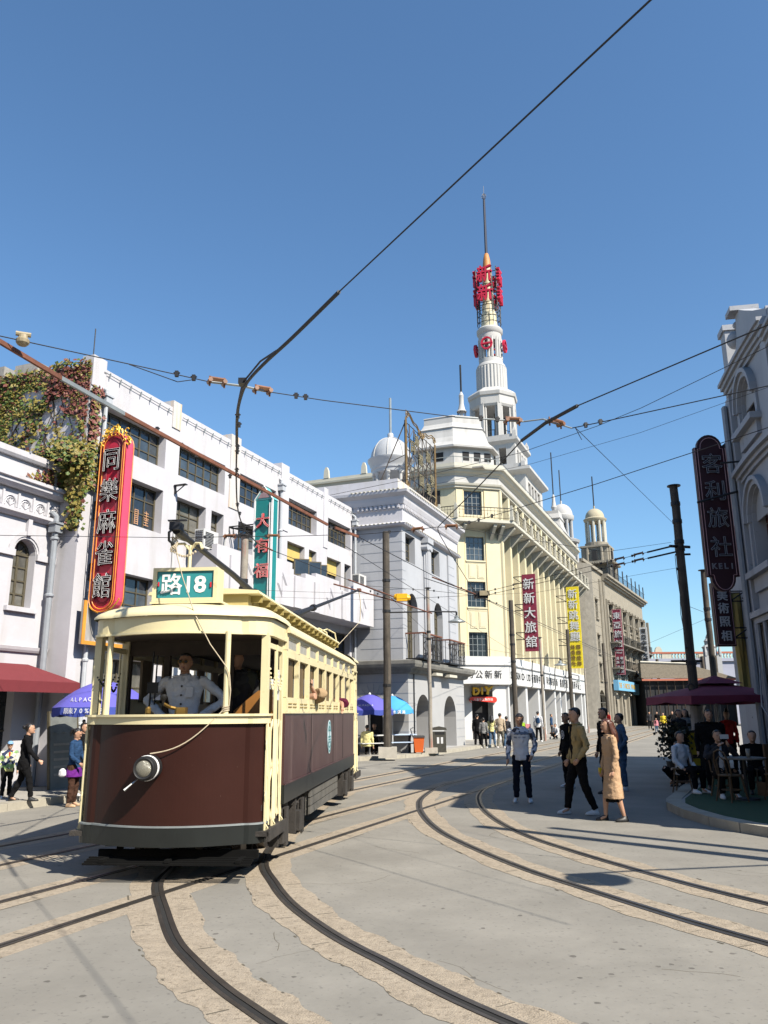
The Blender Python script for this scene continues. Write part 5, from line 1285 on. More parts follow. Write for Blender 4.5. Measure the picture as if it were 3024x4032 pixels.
# round kiosk behind the yellow building
kk = thing('domed_kiosk', 'white domed round kiosk on tall columns behind the far end of the yellow building', 'roof kiosk', (18.6, 81.5, 0))
mb = MB(); mb.lathe([(2.6, 0), (2.6, 16.2), (.5, 16.3)], 0, 0, 24); mb.build('base', m_stoned, kk)
mb = MB()
for k in range(8):
    a = 2*pi*k/8 + .3; mb.tube([(1.35 * cos(a), 1.35 * sin(a), 16.2), (1.35 * cos(a), 1.35 * sin(a), 18.7)], .16, 8); mb.tube([(.95 * cos(a), .95 * sin(a), 18.9), (.95 * cos(a), .95 * sin(a), 21.2)], .15, 8)
mb.build('column', m_basegrey, kk)
mb = MB(); mb.lathe([(1.4, 18.5), (1.6, 18.6), (1.7, 18.85), (1.5, 18.95), (1.0, 19.0)], 0, 0, 24); mb.build('ring', m_basegrey, kk, 'auto')
mb = MB(); mb.lathe([(1.1, 21.0), (1.2, 21.1), (1.24, 21.5), (1.12, 21.6)] + [(1.12 * cos(t*pi/16), 21.6 + 1.25 * sin(t*pi/16)) for t in range(8)] + [(.1, 22.85), (.1, 23.2)], 0, 0, 28); mb.build('dome', m_tower, kk, 'auto')
mb = MB(); mb.tube([(0, 0, 23.1), (0, 0, 26.6)], .06, 5); mb.build('flagpole', m_iron, kk)

# ---------------------------------------------------------------- far end of the street
fw_ = thing('far_wall', 'pale lilac wall with terracotta balustrade and white round crest at the street end', 'building', (42, 112, 0))
mb = MB(); mb.box(-8, 12, 0, 6, 0, 8.6); mb.box(-8, 12, -.3, 0, 8.3, 8.7); mb.build('wall', m_farwall, fw_)
mb = MB(); mb.box(-8, 12, -.3, .1, 9.35, 9.6); mb.build('coping', m_terra, fw_)
mb = MB()
for k in range(44):
    x = -7.5 + k * .42
    if k % 12 < 9: mb.tube([(x, -.1, 8.7), (x, -.1, 8.95), (x, -.1, 9.35)], [.07, .13, .07], 5)
    else: mb.box(x - .22, x + .22, -.25, .1, 8.7, 9.35)
mb.build('baluster', m_pale, fw_)
mb = MB(); mb.poly_prism([(-4.3 + .5 * cos(pi*k/10), 9.6 + .75 * sin(pi*k/10)) for k in range(11)], -.2, .15, 'y'); mb.build('round_crest', m_pale, fw_)
hs = thing('tiled_roof_house', 'low dark house with sloping grey brown tiled roof at the street end', 'house', (38.5, 98, 0))
mb = MB(); mb.box(-7.5, 3.2, 0, 7, 0, 5.3); mb.build('wall', m_dark, hs)
mb = MB(); mb.poly_prism([(-8, 5.55), (3.6, 5.40), (.6, 6.3), (-2.5, 7.15), (-8, 7.35)], -.6, .3, 'y'); mb.add([(-8, -.6, 5.5), (3.6, -.6, 5.4), (-.5, 4, 7.1), (-8, 4, 7.4)], [(0, 1, 2, 3)]); mb.build('roof', m_tile, hs)
mb = MB(); mb.tube([(-8, -.62, 7.42), (-2.5, -.62, 7.2)], .12, 5); mb.build('ridge', m_pale, hs)
mb = MB(); mb.box(-8, 3.6, -.75, -.6, 5.2, 5.42); mb.build('gutter', m_terra, hs)
mb = MB()
for k in range(11): x = -7 + k; mb.tube([(x, -.3, 0), (x, -.3, 5.2)], .07, 4)
mb.box(-7.5, 3, -.2, -.05, 2.6, 3.2); mb.build('post', m_darkwood, hs)
sp = thing('church_spire', 'small grey ornamented spire rising behind the leaning poles at the street end', 'spire', (43.6, 109, 0))
mb = MB(); mb.box(-1.1, 1.1, -1, 1, 0, 8.8); mb.lathe([(.9, 8.8), (.9, 9.8), (1.05, 10.0), (.6, 10.3), (.62, 10.7), (.7, 10.8), (.35, 11.2), (.4, 11.3), (.12, 11.9), (.05, 12.3)], 0, 0, 10)
for sx in (-1, 1): mb.lathe([(.22, 8.8), (.24, 9.3), (.05, 10.2)], sx * .95, -.9, 6)
mb.build('spire', m_basegrey, sp)
bh = thing('far_building', 'beige and lilac building glimpsed at the street end beyond the maroon signs', 'building', (46.5, 92, 0))
mb = MB(); wall_front(mb, -3.5, 8, 0, 8.2, [(-2.4 + k * 2, -1.2 + k * 2, z, z + 1.8) for k in range(4) for z in (1, 5)], 0, .3); mb.quad((-3.5, 0, 0), (-3.5, 6, 0), (-3.5, 6, 8.2), (-3.5, 0, 8.2)); mb.box(-3.7, 8, -.3, 6, 8.2, 8.5); mb.build('wall', m_pale, bh)
mb = MB(); mb.box(-3, 8, .4, .45, .5, 7.5); mb.build('window', m_glassb, bh)
mb = MB(); mb.box(-6.5, 8, -1.6, -.01, 5.2, 6.8); mb.build('dark_fascia', m_dark, bh)
mb = MB(); mb.lathe([(.5, 8.5), (.7, 9.3), (.3, 10.2), (.5, 10.5), (.05, 11.2)], -2.6, 1, 8); mb.lathe([(.3, 8.5), (.45, 9), (.05, 10)], -4.2, 1, 8); mb.build('roof_ornament', m_terra, bh)

# ---------------------------------------------------------------- right side building
QR = (5.49, 0.0); AR = 10.5
# here local x runs along the street away from the viewer, y into the building (to the right)
ROTR = radians(90 - AR)
Rb = thing('white_baroque_building', 'white baroque building with curved pediments, ball finials and tall arched windows', 'building', (QR[0], QR[1], 0), ROTR)
def TR(x, y, z): return (x, -y, z)          # y positive -> away from the street (right hand side)
hR = [(17.95, 19.22, 8.42, 9.58, True), (17.95, 19.75, 4.95, 6.85, False), (13.9, 15.2, 8.0, 9.6, True), (13.9, 15.2, 4.95, 7.05, True), (10.9, 12.2, 4.95, 7.0, True)]
hR[1] = (18.0, 19.45, 4.95, 6.9, True)
grd = [(17.6, 19.4, .2, 3.2), (13.4, 16.4, .2, 3.2)]
mb = MB(TR); wall_front(mb, 16.4, 20.15, 0, 10.4, [hR[0], hR[1], grd[0]], 0, .4)
wall_front(mb, 12.6, 16.4, 0, 10.0, [hR[2], hR[3], grd[1]], 0, .4); wall_front(mb, 10.2, 12.6, 0, 7.9, [hR[4]], 0, .4)
mb.quad((20.15, 0, 0), (20.15, 7, 0), (20.15, 7, 11.2), (20.15, 0, 11.2)); mb.quad((10.2, 0, 0), (10.2, 7, 0), (10.2, 7, 7.9), (10.2, 0, 7.9)); mb.quad((12.6, 0, 7.9), (12.6, 7, 7.9), (12.6, 7, 10), (12.6, 0, 10)); mb.quad((16.4, 0, 9), (16.4, 7, 9), (16.4, 7, 10.4), (16.4, 0, 10.4))
mb.quad((10.2, 7, 0), (20.15, 7, 0), (20.15, 7, 10.4), (10.2, 7, 10.4))
mb.box(12.6, 20.1, .4, 7, 9.5, 9.6); mb.box(10.2, 12.6, .4, 7, 7.5, 7.6)
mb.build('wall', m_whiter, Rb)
def arc_band(mb, x0, x1, z, rise, pr, th, n=14, y0=0.0):
    """segmental curved cornice between x0 and x1 springing at z"""
    P = [(x0 + (x1 - x0) * k / n, z + rise * sin(pi * k / n)) for k in range(n + 1)]
    for k in range(n):
        a, b = P[k], P[k + 1]
        mb.poly_prism([(a[0], a[1]), (b[0], b[1]), (b[0], b[1] + th), (a[0], a[1] + th)], y0 - pr, y0 - .001, 'y')
mb = MB(TR)
for x0, x1, z, r in ((16.3, 20.25, 9.72, .06), (12.6, 16.3, 9.3, .10)):
    for k, (pr, th) in enumerate(((.07, .10), (.13, .10), (.20, .12), (.26, .09))): arc_band(mb, x0, x1, z + k * .10, r, pr, th * .95)
for x0, x1, z, r in ((16.4, 20.2, 7.22, .08), (12.7, 16.4, 7.1, .2)):
    for k, (pr, th) in enumerate(((.08, .10), (.16, .10), (.26, .12))): arc_band(mb, x0, x1, z + k * .1, r, pr, th * .95)
mb.box(10.2, 20.25, -.22, -.002, 3.86, 4.0); mb.box(10.2, 20.22, -.14, -.002, 3.72, 3.855); mb.box(10.1, 12.6, -.25, .3, 7.7, 8.0)
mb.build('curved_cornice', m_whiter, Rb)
# scrolled gable with end cornice piece
mb = MB(TR)
P = [(15.4, 9.95), (20.15, 9.95), (20.15, 10.2), (19.6, 10.45), (19.2, 10.6), (18.95, 10.9), (18.85, 11.42), (18.5, 11.40), (18.0, 11.12), (17.4, 10.8), (16.4, 10.34), (15.4, 9.97)]
mb.poly_prism(P, .02, .42, 'y')
mb.box(18.5, 19.0, -.18, .5, 11.40, 11.52)
mb.box(19.7, 20.3, -.1, 1.2, 11.45, 11.6); mb.box(19.75, 20.2, -.05, 1.2, 10.3, 11.44)
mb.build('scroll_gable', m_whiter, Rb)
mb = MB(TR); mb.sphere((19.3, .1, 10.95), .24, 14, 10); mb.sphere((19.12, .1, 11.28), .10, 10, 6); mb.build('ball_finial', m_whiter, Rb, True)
mb = MB(TR)
for h in hR[:4]:
    cx = (h[0] + h[1]) / 2; r = (h[1] - h[0]) / 2; cz = h[3] - r
    for r0, r1, pr in ((r + .03, r + .14, .10), (r + .14, r + .24, .17)):
        for k in range(12):
            t0, t1 = pi*k/12, pi*(k+1)/12
            mb.poly_prism([(cx + r0*cos(t0), cz + r0*sin(t0)), (cx + r1*cos(t0), cz + r1*sin(t0)), (cx + r1*cos(t1), cz + r1*sin(t1)), (cx + r0*cos(t1), cz + r0*sin(t1))], -pr, -.001, 'y')
    mb.box(h[0] - .28, h[1] + .28, -.26, -.001, h[2] - .16, h[2] - .01); mb.box(h[0] - .15, h[1] + .15, -.10, -.001, h[2] - .5, h[2] - .16)
    mb.box(h[0] - .22, h[0] - .06, -.06, -.001, h[2], cz); mb.box(h[1] + .06, h[1] + .22, -.06, -.001, h[2], cz)
for x in (19.75, 16.3, 12.7): mb.box(x, x + .38, -.14, -.001, .0, 9.6)
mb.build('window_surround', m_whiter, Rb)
mb = MB(TR)
for h in hR[:2]:
    r = (h[1] - h[0]) / 2; mb.box(h[0] + .02, h[1] - .02, .1, .14, h[3] - r, h[3] - .05)
mb.build('tympanum', m_basegrey, Rb)
m_red_frame = mat('dark_red_window_frame', (.10, .03, .03), .6, .2)
for h in hR: window(Rb, h[0] + .004, h[1] - .004, h[2] + .004, h[3] - .004, .30, 2, 3, m_red_frame, m_glassb, .08, True, T=TR)
mb = MB(TR)
for x in (19.6, 19.0, 18.2, 17.3): mb.tube([(x, -.12, .13), (x, -.12, 3.7)], .05, 6)
for x in (19.95, 20.05): mb.tube([(x, -.22, .13), (x, -.22, 9.4)], .06, 6)
mb.tube([(19.9, -.1, 3.2), (19.2, -.35, 1.8), (18.6, -.2, 1.2)], .02, 4); mb.build('pipe', m_pipeb, Rb)
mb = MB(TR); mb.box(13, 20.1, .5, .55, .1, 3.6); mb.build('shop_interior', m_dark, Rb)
mb = MB(TR); mb.tube([(19.3, -.1, 7.7), (19.3, -.62, 7.68)], .025, 5); mb.tube([(19.9, -.1, 7.1), (19.9, -1.15, 6.85)], .03, 5); mb.build('iron_arm', m_iron, Rb)
mb = MB(TR); mb.box(12.7, 19.7, -.06, -.003, .13, 3.68); mb.build('dark_shopfront', m_darkwood, Rb)
mb = MB(TR)
for k in range(9): mb.box(12.9 + k * .8, 13.0 + k * .8, -.10, -.061, .13, 3.5)
mb.box(12.7, 19.7, -.10, -.061, 2.5, 2.62); mb.build('shopfront_bars', m_iron, Rb)
# next building, set back beyond the gap
nb = thing('narrow_white_building', 'narrow white building edge with cornice seen behind the dark maroon sign', 'building', (QR[0], QR[1], 0), ROTR)
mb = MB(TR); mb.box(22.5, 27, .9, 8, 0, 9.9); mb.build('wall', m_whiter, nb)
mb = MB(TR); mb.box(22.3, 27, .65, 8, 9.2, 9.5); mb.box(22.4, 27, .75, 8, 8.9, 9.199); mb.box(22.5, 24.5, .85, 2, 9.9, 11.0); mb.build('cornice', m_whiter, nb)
mb = MB(TR)
for k in range(3): mb.tube([(22.8 + k * .6, .8, .1), (22.8 + k * .6, .8, 8.8)], .05, 5)
mb.build('pipe', m_pipeb, nb)
# dark maroon signs
def TSg(y0): return None
ks = thing('neon_hotel_sign', 'dark maroon vertical neon sign with rounded top and four outlined characters reading 客利旅社', 'sign', (8.55, 20.0, 0), 0)
def keli_outline(w, zt, zb, rt, n=10):
    P = [(-w, zb), (-w * .82, zb)] ; P = []
    P += [(w, zb), (w, zt), (w * .78, zt)] + [(w * .78 * cos(pi*k/n), zt + .02 + rt * sin(pi*k/n)) for k in range(n+1)] + [(-w * .78, zt), (-w, zt), (-w, zb), (-w * .78, zb)]
    P += [(-w * .74 * cos(pi*k/n), zb - .02 - .36 * sin(pi*k/n)) for k in range(n+1)] + [(w * .78, zb)]
    return P
mb = MB(); mb.poly_prism(keli_outline(.415, 8.40, 4.98, .33), 0, .13, 'y'); mb.build('box', m_maroond, ks)
mb = MB()
P = keli_outline(.33, 8.36, 5.02, .28); mb.tube([(p[0], -.02, p[1]) for p in P] + [(P[0][0], -.02, P[0][1])], .007, 4)
mb.tube([(-.40, -.015, 8.38), (-.40, -.015, 5.0)], .008, 4); mb.tube([(.40, -.015, 8.38), (.40, -.015, 5.0)], .008, 4); mb.build('neon_border', m_pink, ks)
mb = MB(); mk = MB()
for cz, c in ((7.95, '客'), (7.22, '利'), (6.50, '旅'), (5.74, '社')):
    put_text(mb, c, lambda u, v, w: (u, -.05 - w, cz + v), .56, outline=.012); put_text(mk, c, lambda u, v, w: (u, -.02 - w, cz + v), .56, bold=.01, extrude=.03)
for k, c in enumerate('KELI'): put_text(mb, c, lambda u, v, w: (-.21 + k * .145 + u, -.04 - w, 5.24 + v), .20, outline=.03)
mb.build('letter_tubes', m_greytube, ks); mk.build('lettering', m_black, ks)
mb = MB()
for z0, z1 in ((8.0, 8.5), (5.75, 6.3)):
    for y in (.08, .22): bracket(mb, 0, 1, z0, z1, 0, .02); mb.v = []; mb.f = []
def brx(mb, x0, x1, z0, z1, y, r=.03):
    for z in (z0, z1): mb.tube([(x0, y, z), (x1, y, z)], r, 4)
    for x in (x0, x1): mb.tube([(x, y, z0), (x, y, z1)], r, 4)
    mb.tube([(x0, y, z0), (x1, y, z1)], r, 4)
mb = MB()
for z0, z1 in ((7.95, 8.5), (5.72, 6.25)):
    for y in (.05, .2): brx(mb, .42, .72, z0, z1, y, .035)
mb.build('bracket', m_iron, ks)
ms = thing('photo_studio_sign', 'dark maroon vertical sign with four pale characters hanging below the larger neon sign', 'sign', (10.14, 24.0, 0), 0)
mb = MB(); mb.box(-.28, .28, 0, .2, 3.55, 5.45); mb.build('box', m_maroond, ms)
mb = MB(); P = [(-.25, 3.6), (.25, 3.6), (.25, 5.4), (-.25, 5.4), (-.25, 3.6)]; mb.tube([(p[0], -.01, p[1]) for p in P], .008, 4); mb.build('border', m_pink, ms)
mb = MB()
for cz, c in ((5.06, '美'), (4.68, '術'), (4.28, '照'), (3.86, '相')): put_text(mb, c, lambda u, v, w: (u, -.02 - w, cz + v), .33, bold=.02)
mb.build('lettering', m_silver, ms)
mb = MB(); brx(mb, .28, .75, 4.9, 5.2, .1, .02); brx(mb, .28, .75, 3.8, 4.1, .1, .02); mb.build('bracket', m_iron, ms)
for k, (x, y, z0, z1, m_, lb, yw) in enumerate(((10.9, 24.6, 2.2, 5.2, m_blind, 'ochre hanging cloth banner beside the lower maroon sign', .5), (10.78, 23.6, 2.6, 4.9, m_pale, 'pale hanging cloth banner beside the ochre one', .22))):
    t = thing('cloth_banner', lb, 'banner', (x, y, 0)); mb = MB()
    rings = []
    for j in range(8):
        z = z1 - (z1 - z0) * j / 7; rings.append([(yw * (i / 6 - .5), .05 * sin(i * 1.7 + j * .5), z - (.35 * abs(i/6 - .5) if j == 7 else 0)) for i in range(7)] + [(yw * (i / 6 - .5), .03 + .05 * sin(i * 1.7 + j * .5), z - (.35 * abs(i/6 - .5) if j == 7 else 0)) for i in range(6, -1, -1)])
    mb.loft(rings, True); mb.build('cloth', m_, t)
    mb = MB(); mb.tube([(-yw, .02, z1 + .02), (yw, .02, z1 + .02)], .02, 4); mb.tube([(yw, .02, z1 + .02), (yw + .4, .02, z1 + .02)], .02, 4); mb.build('rod', m_iron, t)
# unseen blocks added behind the viewer to cut fill light from the low southern sky
for k, (x0, x1, y0, y1, h, lb) in enumerate(((-40, -14, -34, 2, 14, 'unseen block added behind the viewer on the left side to cut sky light'), (-40, 22, -50, -38, 23, 'unseen tall block added straight behind the viewer to cut sky light'), (25, 46, -40, -4, 14, 'unseen block added behind the viewer on the right side to cut sky light'))):
    t = thing('sky_light_blocker', lb, 'building', (0, 0, 0)); mb = MB(); mb.box(x0, x1, y0, y1, 0, h); mb.box(x0 - .2, x1 + .2, y0 - .2, y1 + .2, h - .8, h - .5); mb.build('wall', m_basegrey, t)
# ================================================================ OVERHEAD WIRES AND POLES
def interp(P, n=6): return [tuple(p) for p in smooth_path(P, n)]
def clamp(mb, p, s=.035):
    mb.box(p[0]-s*.5, p[0]+s*.5, p[1]-s*.5, p[1]+s*.5, p[2]-s*.7, p[2]+s); mb.box(p[0]-s*.9, p[0]+s*.9, p[1]-s*.3, p[1]+s*.3, p[2]+s*.3, p[2]+s*.6)
def insulator(mb, a, b, w=.055):
    a, b = Vector(a), Vector(b); t = (b - a).normalized(); n = Vector((-t.y, t.x, 0)).normalized()
    for s in (-1, 1):
        c0 = a + n * w * .6 * s; c1 = b + n * w * .6 * s
        mb.tube([c0 + Vector((0, 0, .02)), c1 + Vector((0, 0, .02))], w * .35, 6)
    for q in (0, 1):
        c = a.lerp(b, q); mb.tube([c - n * w, c + n * w], w * .45, 6); mb.tube([c - Vector((0, 0, w)), c + Vector((0, 0, w))], w * .2, 5)
def wire(label, segs, clamps=(), ins=(), extra=None, cat='overhead wire'):
    """segs: (points, radius, material)"""
    t = thing('overhead_wire', label, cat)
    for pts, r, m in segs:
        mb = MB(); mb.tube(pts, r * .8, 6); mb.build('cable', m, t)
    for p in clamps:
        mb = MB(); clamp(mb, p); mb.build('clamp', m_wire, t)
    for a, b in ins:
        mb = MB(); insulator(mb, a, b); mb.build('insulator', m_insulb, t)
    if extra: extra(t)
    return t
CW1a = [(2.6, .9, 5.0), (1.4, 2.94, 5.0), (1.29, 3.13, 5.0), (-.35, 5.84, 5.0)]
CW1b = [(-0.35, 5.84, 5.0), (-0.82, 6.65, 5.0), (-1.15, 7.19, 5.0), (-1.39, 7.64, 5.0), (-1.54, 8.08, 5.0), (-1.67, 8.62, 5.0), (-1.85, 9.59, 5.0)]
CW1d = [(-1.85, 9.59, 5.0), (-2.12, 11.05, 5.0), (-2.39, 12.64, 5.0), (-2.52, 13.7, 5.0), (-2.57, 14.36, 5.0), (-2.53, 15.58, 5.0)]
CW1c = [(-2.33, 16.36, 5.0), (-1.31, 19.14, 5.0), (-0.1, 22.57, 5.0), (0.27, 23.9, 5.0)]
def hubx(t):
    mb = MB(); mb.box(-1.49, -1.41, 7.66, 7.76, 5.0, 5.06); mb.tube([(-1.45, 7.7, 5.02), (-1.2, 7.25, 5.05), (-1.0, 6.95, 5.02)], .010, 5); mb.tube([(-1.45, 7.7, 5.02), (-1.6, 8.3, 5.06), (-1.68, 8.65, 5.0)], .010, 5); mb.build('hub', m_iron, t)
wire('thick black trolley wire climbing from above the tram steeply across the open sky', [(CW1a, .0075, m_wire), (interp(CW1b), .022, m_wire), (interp(CW1d, 3), .014, m_wire), ([CW1d[-1], CW1c[0]], .022, m_rustm), (CW1c, .009, m_wire)],
     clamps=[(-1.66, 8.6, 5.0), (-1.70, 8.9, 5.0), (-1.86, 9.7, 5.0), (-1.9, 9.9, 5.0), (-2.05, 10.7, 5), (-2.09, 10.95, 5), (-2.38, 12.6, 5), (-2.45, 13.2, 5)], extra=hubx)
CW2 = [(-3.9, 5.2, 5.0), (-3.58, 6.34, 5.0), (-3.47, 6.67, 5.0), (-3.25, 7.51, 5.0), (-2.93, 8.51, 5.0), (-2.22, 11.24, 5.0), (-1.02, 14.06, 5.0), (-0.46, 15.2, 5.0), (1.48, 20.41, 5.0), (2.7, 23.22, 5.0), (4.29, 27.24, 5.0)]
def beam(t):
    for a, b, m in ((CW2[1], CW2[3], m_rustm), (CW2[3], CW2[4], m_galv), (CW2[4], CW2[6], m_rustm), ((-.9, 14.3, 5.0), (-.5, 15.1, 5.0), m_rustm)):
        a, b = Vector(a), Vector(b); n = Vector(((b-a).y, -(b-a).x, 0)).normalized() * .015
        mb = MB(); mb.loft([[tuple(p - n - Vector((0,0,.02))), tuple(p + n - Vector((0,0,.02))), tuple(p + n + Vector((0,0,.024))), tuple(p - n + Vector((0,0,.024)))] for p in (a, b)], True); mb.build('rail_beam', m, t)
wire('rusty overhead guide beam and wire passing in front of the vine covered wall', [(CW2[:2], .01, m_wire), (CW2[6:], .010, m_wire)],
     clamps=[(-2.6, 9.8, 5.06), (-2.5, 10.2, 5.06), (-2.24, 11.2, 5.06), (-1.9, 12.0, 5.06), (-2.75, 9.2, 5.06)], extra=beam)
S1 = [(-5.2, 5.6, 5.06), (-3.7, 6.55, 5.06), (-3.49, 6.69, 5.06), (-2.4, 7.38, 5.06), (-1.8, 7.77, 5.06), (-1.48, 7.88, 5.06), (-1.28, 8.02, 5.06), (-0.67, 8.29, 5.06), (0.84, 8.84, 5.06), (1.67, 9.01, 5.06), (1.89, 8.93, 5.06), (2.3, 9.25, 5.06), (2.69, 8.99, 5.06), (4.11, 7.98, 5.06), (6.0, 6.6, 5.06)]
def pot(t):
    mb = MB(); x, y, z = -3.33, 6.80, 5.0
    mb.lathe([(.04, .02), (.058, .04), (.062, .07), (.042, .09), (.04, .12)], x, y, 12, z); mb.tube([(x - .06, y - .025, z + .13), (x + .06, y + .025, z + .13)], .024, 8); mb.build('insulator_cap', m_insul, t)
wire('long span wire with four brown insulators crossing the whole sky', [(S1[:5], .0065, m_wire), (S1[4:7], .016, m_galv), (S1[6:9], .0065, m_wire), (S1[8:12], .012, m_galv), (S1[11:], .0075, m_wire), ([(-2.5, 7.30, 5.05), (-2.1, 7.62, 5.00), (-1.95, 7.66, 5.04)], .006, m_wire)],
     clamps=[(-2.1, 7.57, 5.06), (-1.95, 7.67, 5.06), (-.95, 8.17, 5.06), (-.85, 8.21, 5.06), (1.15, 8.9, 5.06), (1.35, 8.94, 5.06), (2.45, 9.16, 5.06), (2.6, 9.05, 5.06)],
     ins=[((-1.80, 7.74, 5.06), (-1.66, 7.80, 5.06)), ((-1.36, 7.97, 5.06), (-1.22, 8.04, 5.06)), ((1.46, 8.97, 5.06), (1.62, 9.00, 5.06)), ((1.98, 9.0, 5.06), (2.14, 9.12, 5.06))], extra=pot)
wire('black trolley wire with a thick splice sleeve in front of the white tower', [([(5.2, 3.6, 5.0), (3.4, 6.47, 5.0), (2.09, 8.47, 5.0)], .0085, m_wire), ([(2.16, 8.36, 5.0), (1.91, 8.9, 5.0), (1.73, 9.53, 5.0)], .026, m_wire), (interp([(1.73, 9.53, 5.0), (1.46, 11.4, 5.0), (1.05, 13.9, 5.0), (1.0, 14.52, 5.0), (1.17, 15.54, 5.0), (1.66, 18.07, 5.0), (2.26, 21.07, 5.0), (2.7, 23.22, 5.0)], 3), .011, m_wire)], clamps=[(2.5, 22.4, 5), (2.4, 21.8, 5)])
wire('thin upper guy wire rising to the middle of the right building', [([(5.5, 4.5, 5.2), (3.82, 7.32, 5.2), (3.07, 8.95, 5.2), (2.7, 9.57, 5.2), (1.91, 10.61, 5.2), (0.54, 11.77, 5.2), (-0.89, 12.78, 5.2)], .0045, m_wire)])
wire('very thin guy wire below the splice sleeve, running to the right building', [([(6.0, 5.6, 5.2), (4.3, 8.35, 5.2), (3.33, 9.82, 5.2), (2.15, 11.13, 5.2), (0.56, 12.36, 5.2)], .003, m_wire)])
W7 = [(6.6, 6.0, 5.05), (4.7, 9.25, 5.05), (4.14, 10.19, 5.05), (3.67, 10.96, 5.05), (3.23, 11.69, 5.05), (1.81, 13.83, 5.05), (1.35, 14.5, 5.05), (1.0, 14.55, 5.05)]
wire('span wire passing behind the top of the maroon neon sign towards the blue building', [(W7, .007, m_wire)], clamps=[(1.9, 13.7, 5.05), (1.7, 14.0, 5.05), (1.55, 14.2, 5.05)], ins=[((1.15, 14.53, 5.05), (1.35, 14.5, 5.05))])
wire('level span wire crossing in front of the teal sign towards the blue building', [([(-8.04, 14.9, 5.05), (-7.35, 14.96, 5.05), (-3.84, 15.31, 5.05), (-2.92, 15.21, 5.05), (-2.04, 15.24, 5.05), (-0.4, 15.09, 5.05), (0.42, 14.83, 5.05), (1.0, 14.52, 5.05)], .008, m_wire), ([(-.5, 15.1, 5.06), (-.4, 15.0, 4.85)], .006, m_wire)],
     clamps=[(-3.5, 15.28, 5.05), (-2.3, 15.23, 5.05), (.1, 14.93, 5.05)], ins=[((.55, 14.76, 5.05), (.72, 14.68, 5.05)), ((-3.1, 15.24, 5.05), (-2.9, 15.21, 5.05)), ((-2.25, 15.23, 5.05), (-2.05, 15.24, 5.05))])
wire('thin wire sagging from beside the blue building to the large dark pole', [([(1.35, 14.6, 5.05), (3.19, 15.9, 5.05), (5.0, 17.8, 5.2), (7.45, 20.4, 5.95)], .006, m_wire)])
wire('diagonal guy wire dropping steeply through the sky to the large dark pole', [([(2.33, 9.20, 5.05), (7.6, 20.42, 6.42)], .0055, m_wire), ([(2.33, 9.2, 5.05), (2.42, 9.28, 4.92)], .006, m_wire)])
J = (2.70, 23.22, 5.0)
for k, (zb, lb) in enumerate(((5.87, 'upper of two insulated span wires from the large dark pole to the junction block'), (5.70, 'lower of two insulated span wires from the large dark pole to the junction block'))):
    a = Vector((7.56, 20.4, zb)); b = Vector(J) + Vector((0, 0, .05 - .1 * k)); L = lambda t: tuple(a.lerp(b, t))
    wire(lb, [([L(0), L(1)], .009, m_wire), ([L(0), L(.13)], .03, m_wire)], clamps=[L(.2), L(.3), L(.35), L(.8), L(.9)], ins=[(L(.15), L(.19)), (L(.24), L(.28))])
def jbox(t):
    mb = MB(); mb.box(J[0] - .1, J[0] + .3, J[1] - .1, J[1] + .1, 4.92, 5.12); mb.build('junction_block', m_iron, t); mb = MB(); mb.box(J[0] + .05, J[0] + .34, J[1] - .16, J[1] - .101, 4.98, 5.12); mb.build('cover', m_insul, t)
wire('black contact wires meeting at the junction block in front of the yellow building', [([(1.0, 20.0, 5.0), J, (5.0, 28.5, 5.0), (14, 50, 5.0)], .012, m_wire), ([(1.2, 19.9, 5.0), (2.6, 22.9, 5.0)], .022, m_rustm), ([(-.5, 21.6, 5.06), (1.2, 22.5, 5.06), J], .008, m_wire), ([J, (4.5, 23.3, 5.1), (7.6, 20.5, 5.3)], .005, m_wire)], clamps=[(3.0, 23.9, 5), (3.2, 24.4, 5), (2.3, 22.3, 5), (2.1, 21.8, 5), (3.5, 25, 5), (.8, 22.3, 5.05), (1.4, 22.6, 5.05)], extra=jbox)
def ybox(t):
    mb = MB(); mb.box(.36, .68, 24.0, 24.18, 4.97, 5.19); mb.sphere((.36, 24.1, 5.1), .10, 8, 6); mb.sphere((.68, 24.1, 5.07), .11, 8, 6); mb.build('yellow_insulator', mat('bright_yellow_plastic', (.80, .42, .01), .4, .05), t)
wire('rusty contact rail with a yellow insulator beside the dark wooden pole', [([(-1.33, 20.9, 5.0), (0.27, 24.18, 5.0), (1.61, 27.44, 5.0)], .026, m_rustm), ([(-.95, 20.8, 5.1), (.25, 24.0, 5.1)], .024, m_rustm), ([(-12.5, 26.0, 5.15), (-3.74, 22.82, 5.15), (0.27, 23.8, 5.12)], .006, m_wire), ([(-12.5, 26.0, 4.9), (-3.74, 22.4, 4.9), (0.2, 23.7, 4.95)], .005, m_wire), ([(.2, 24, 5.02), (2.70, 23.3, 5.02)], .008, m_wire)], clamps=[(0, 23.6, 5.05), (-.2, 23.1, 5.05), (-.4, 22.6, 5.05), (.9, 24.0, 5.02), (1.2, 23.9, 5.02), (1.6, 23.75, 5.02)], extra=ybox)
wire('slack black drop cable hanging from the trolley wire in front of the white building', [(interp([(-2.52, 13.7, 5.0), (-2.6, 14.6, 5.02), (-3.0, 15.3, 5.05)], 4), .012, m_wire)])
wire('thin wire from the dark middle pole down past the pale blue building', [([(.07, 31, 6.2), (2.4, 38, 5.0), (9, 52, 5.2)], .008, m_wire)])
wire('thin wire crossing far down the street between two poles', [([(16.6, 68, 5.0), (13.9, 34, 5.6), (7.6, 20.6, 4.4)], .008, m_wire)])
for k, (a, b, lb) in enumerate((((-1.0, 15.2, 5.0), (8.6, 52, 5.2), 'thin contact wire fading up the street over the far track'), ((4.3, 27.2, 5.0), (15, 53, 5.0), 'thin contact wire up the street above the near track'))):
    wire(lb, [([a, b], .008, m_wire)])

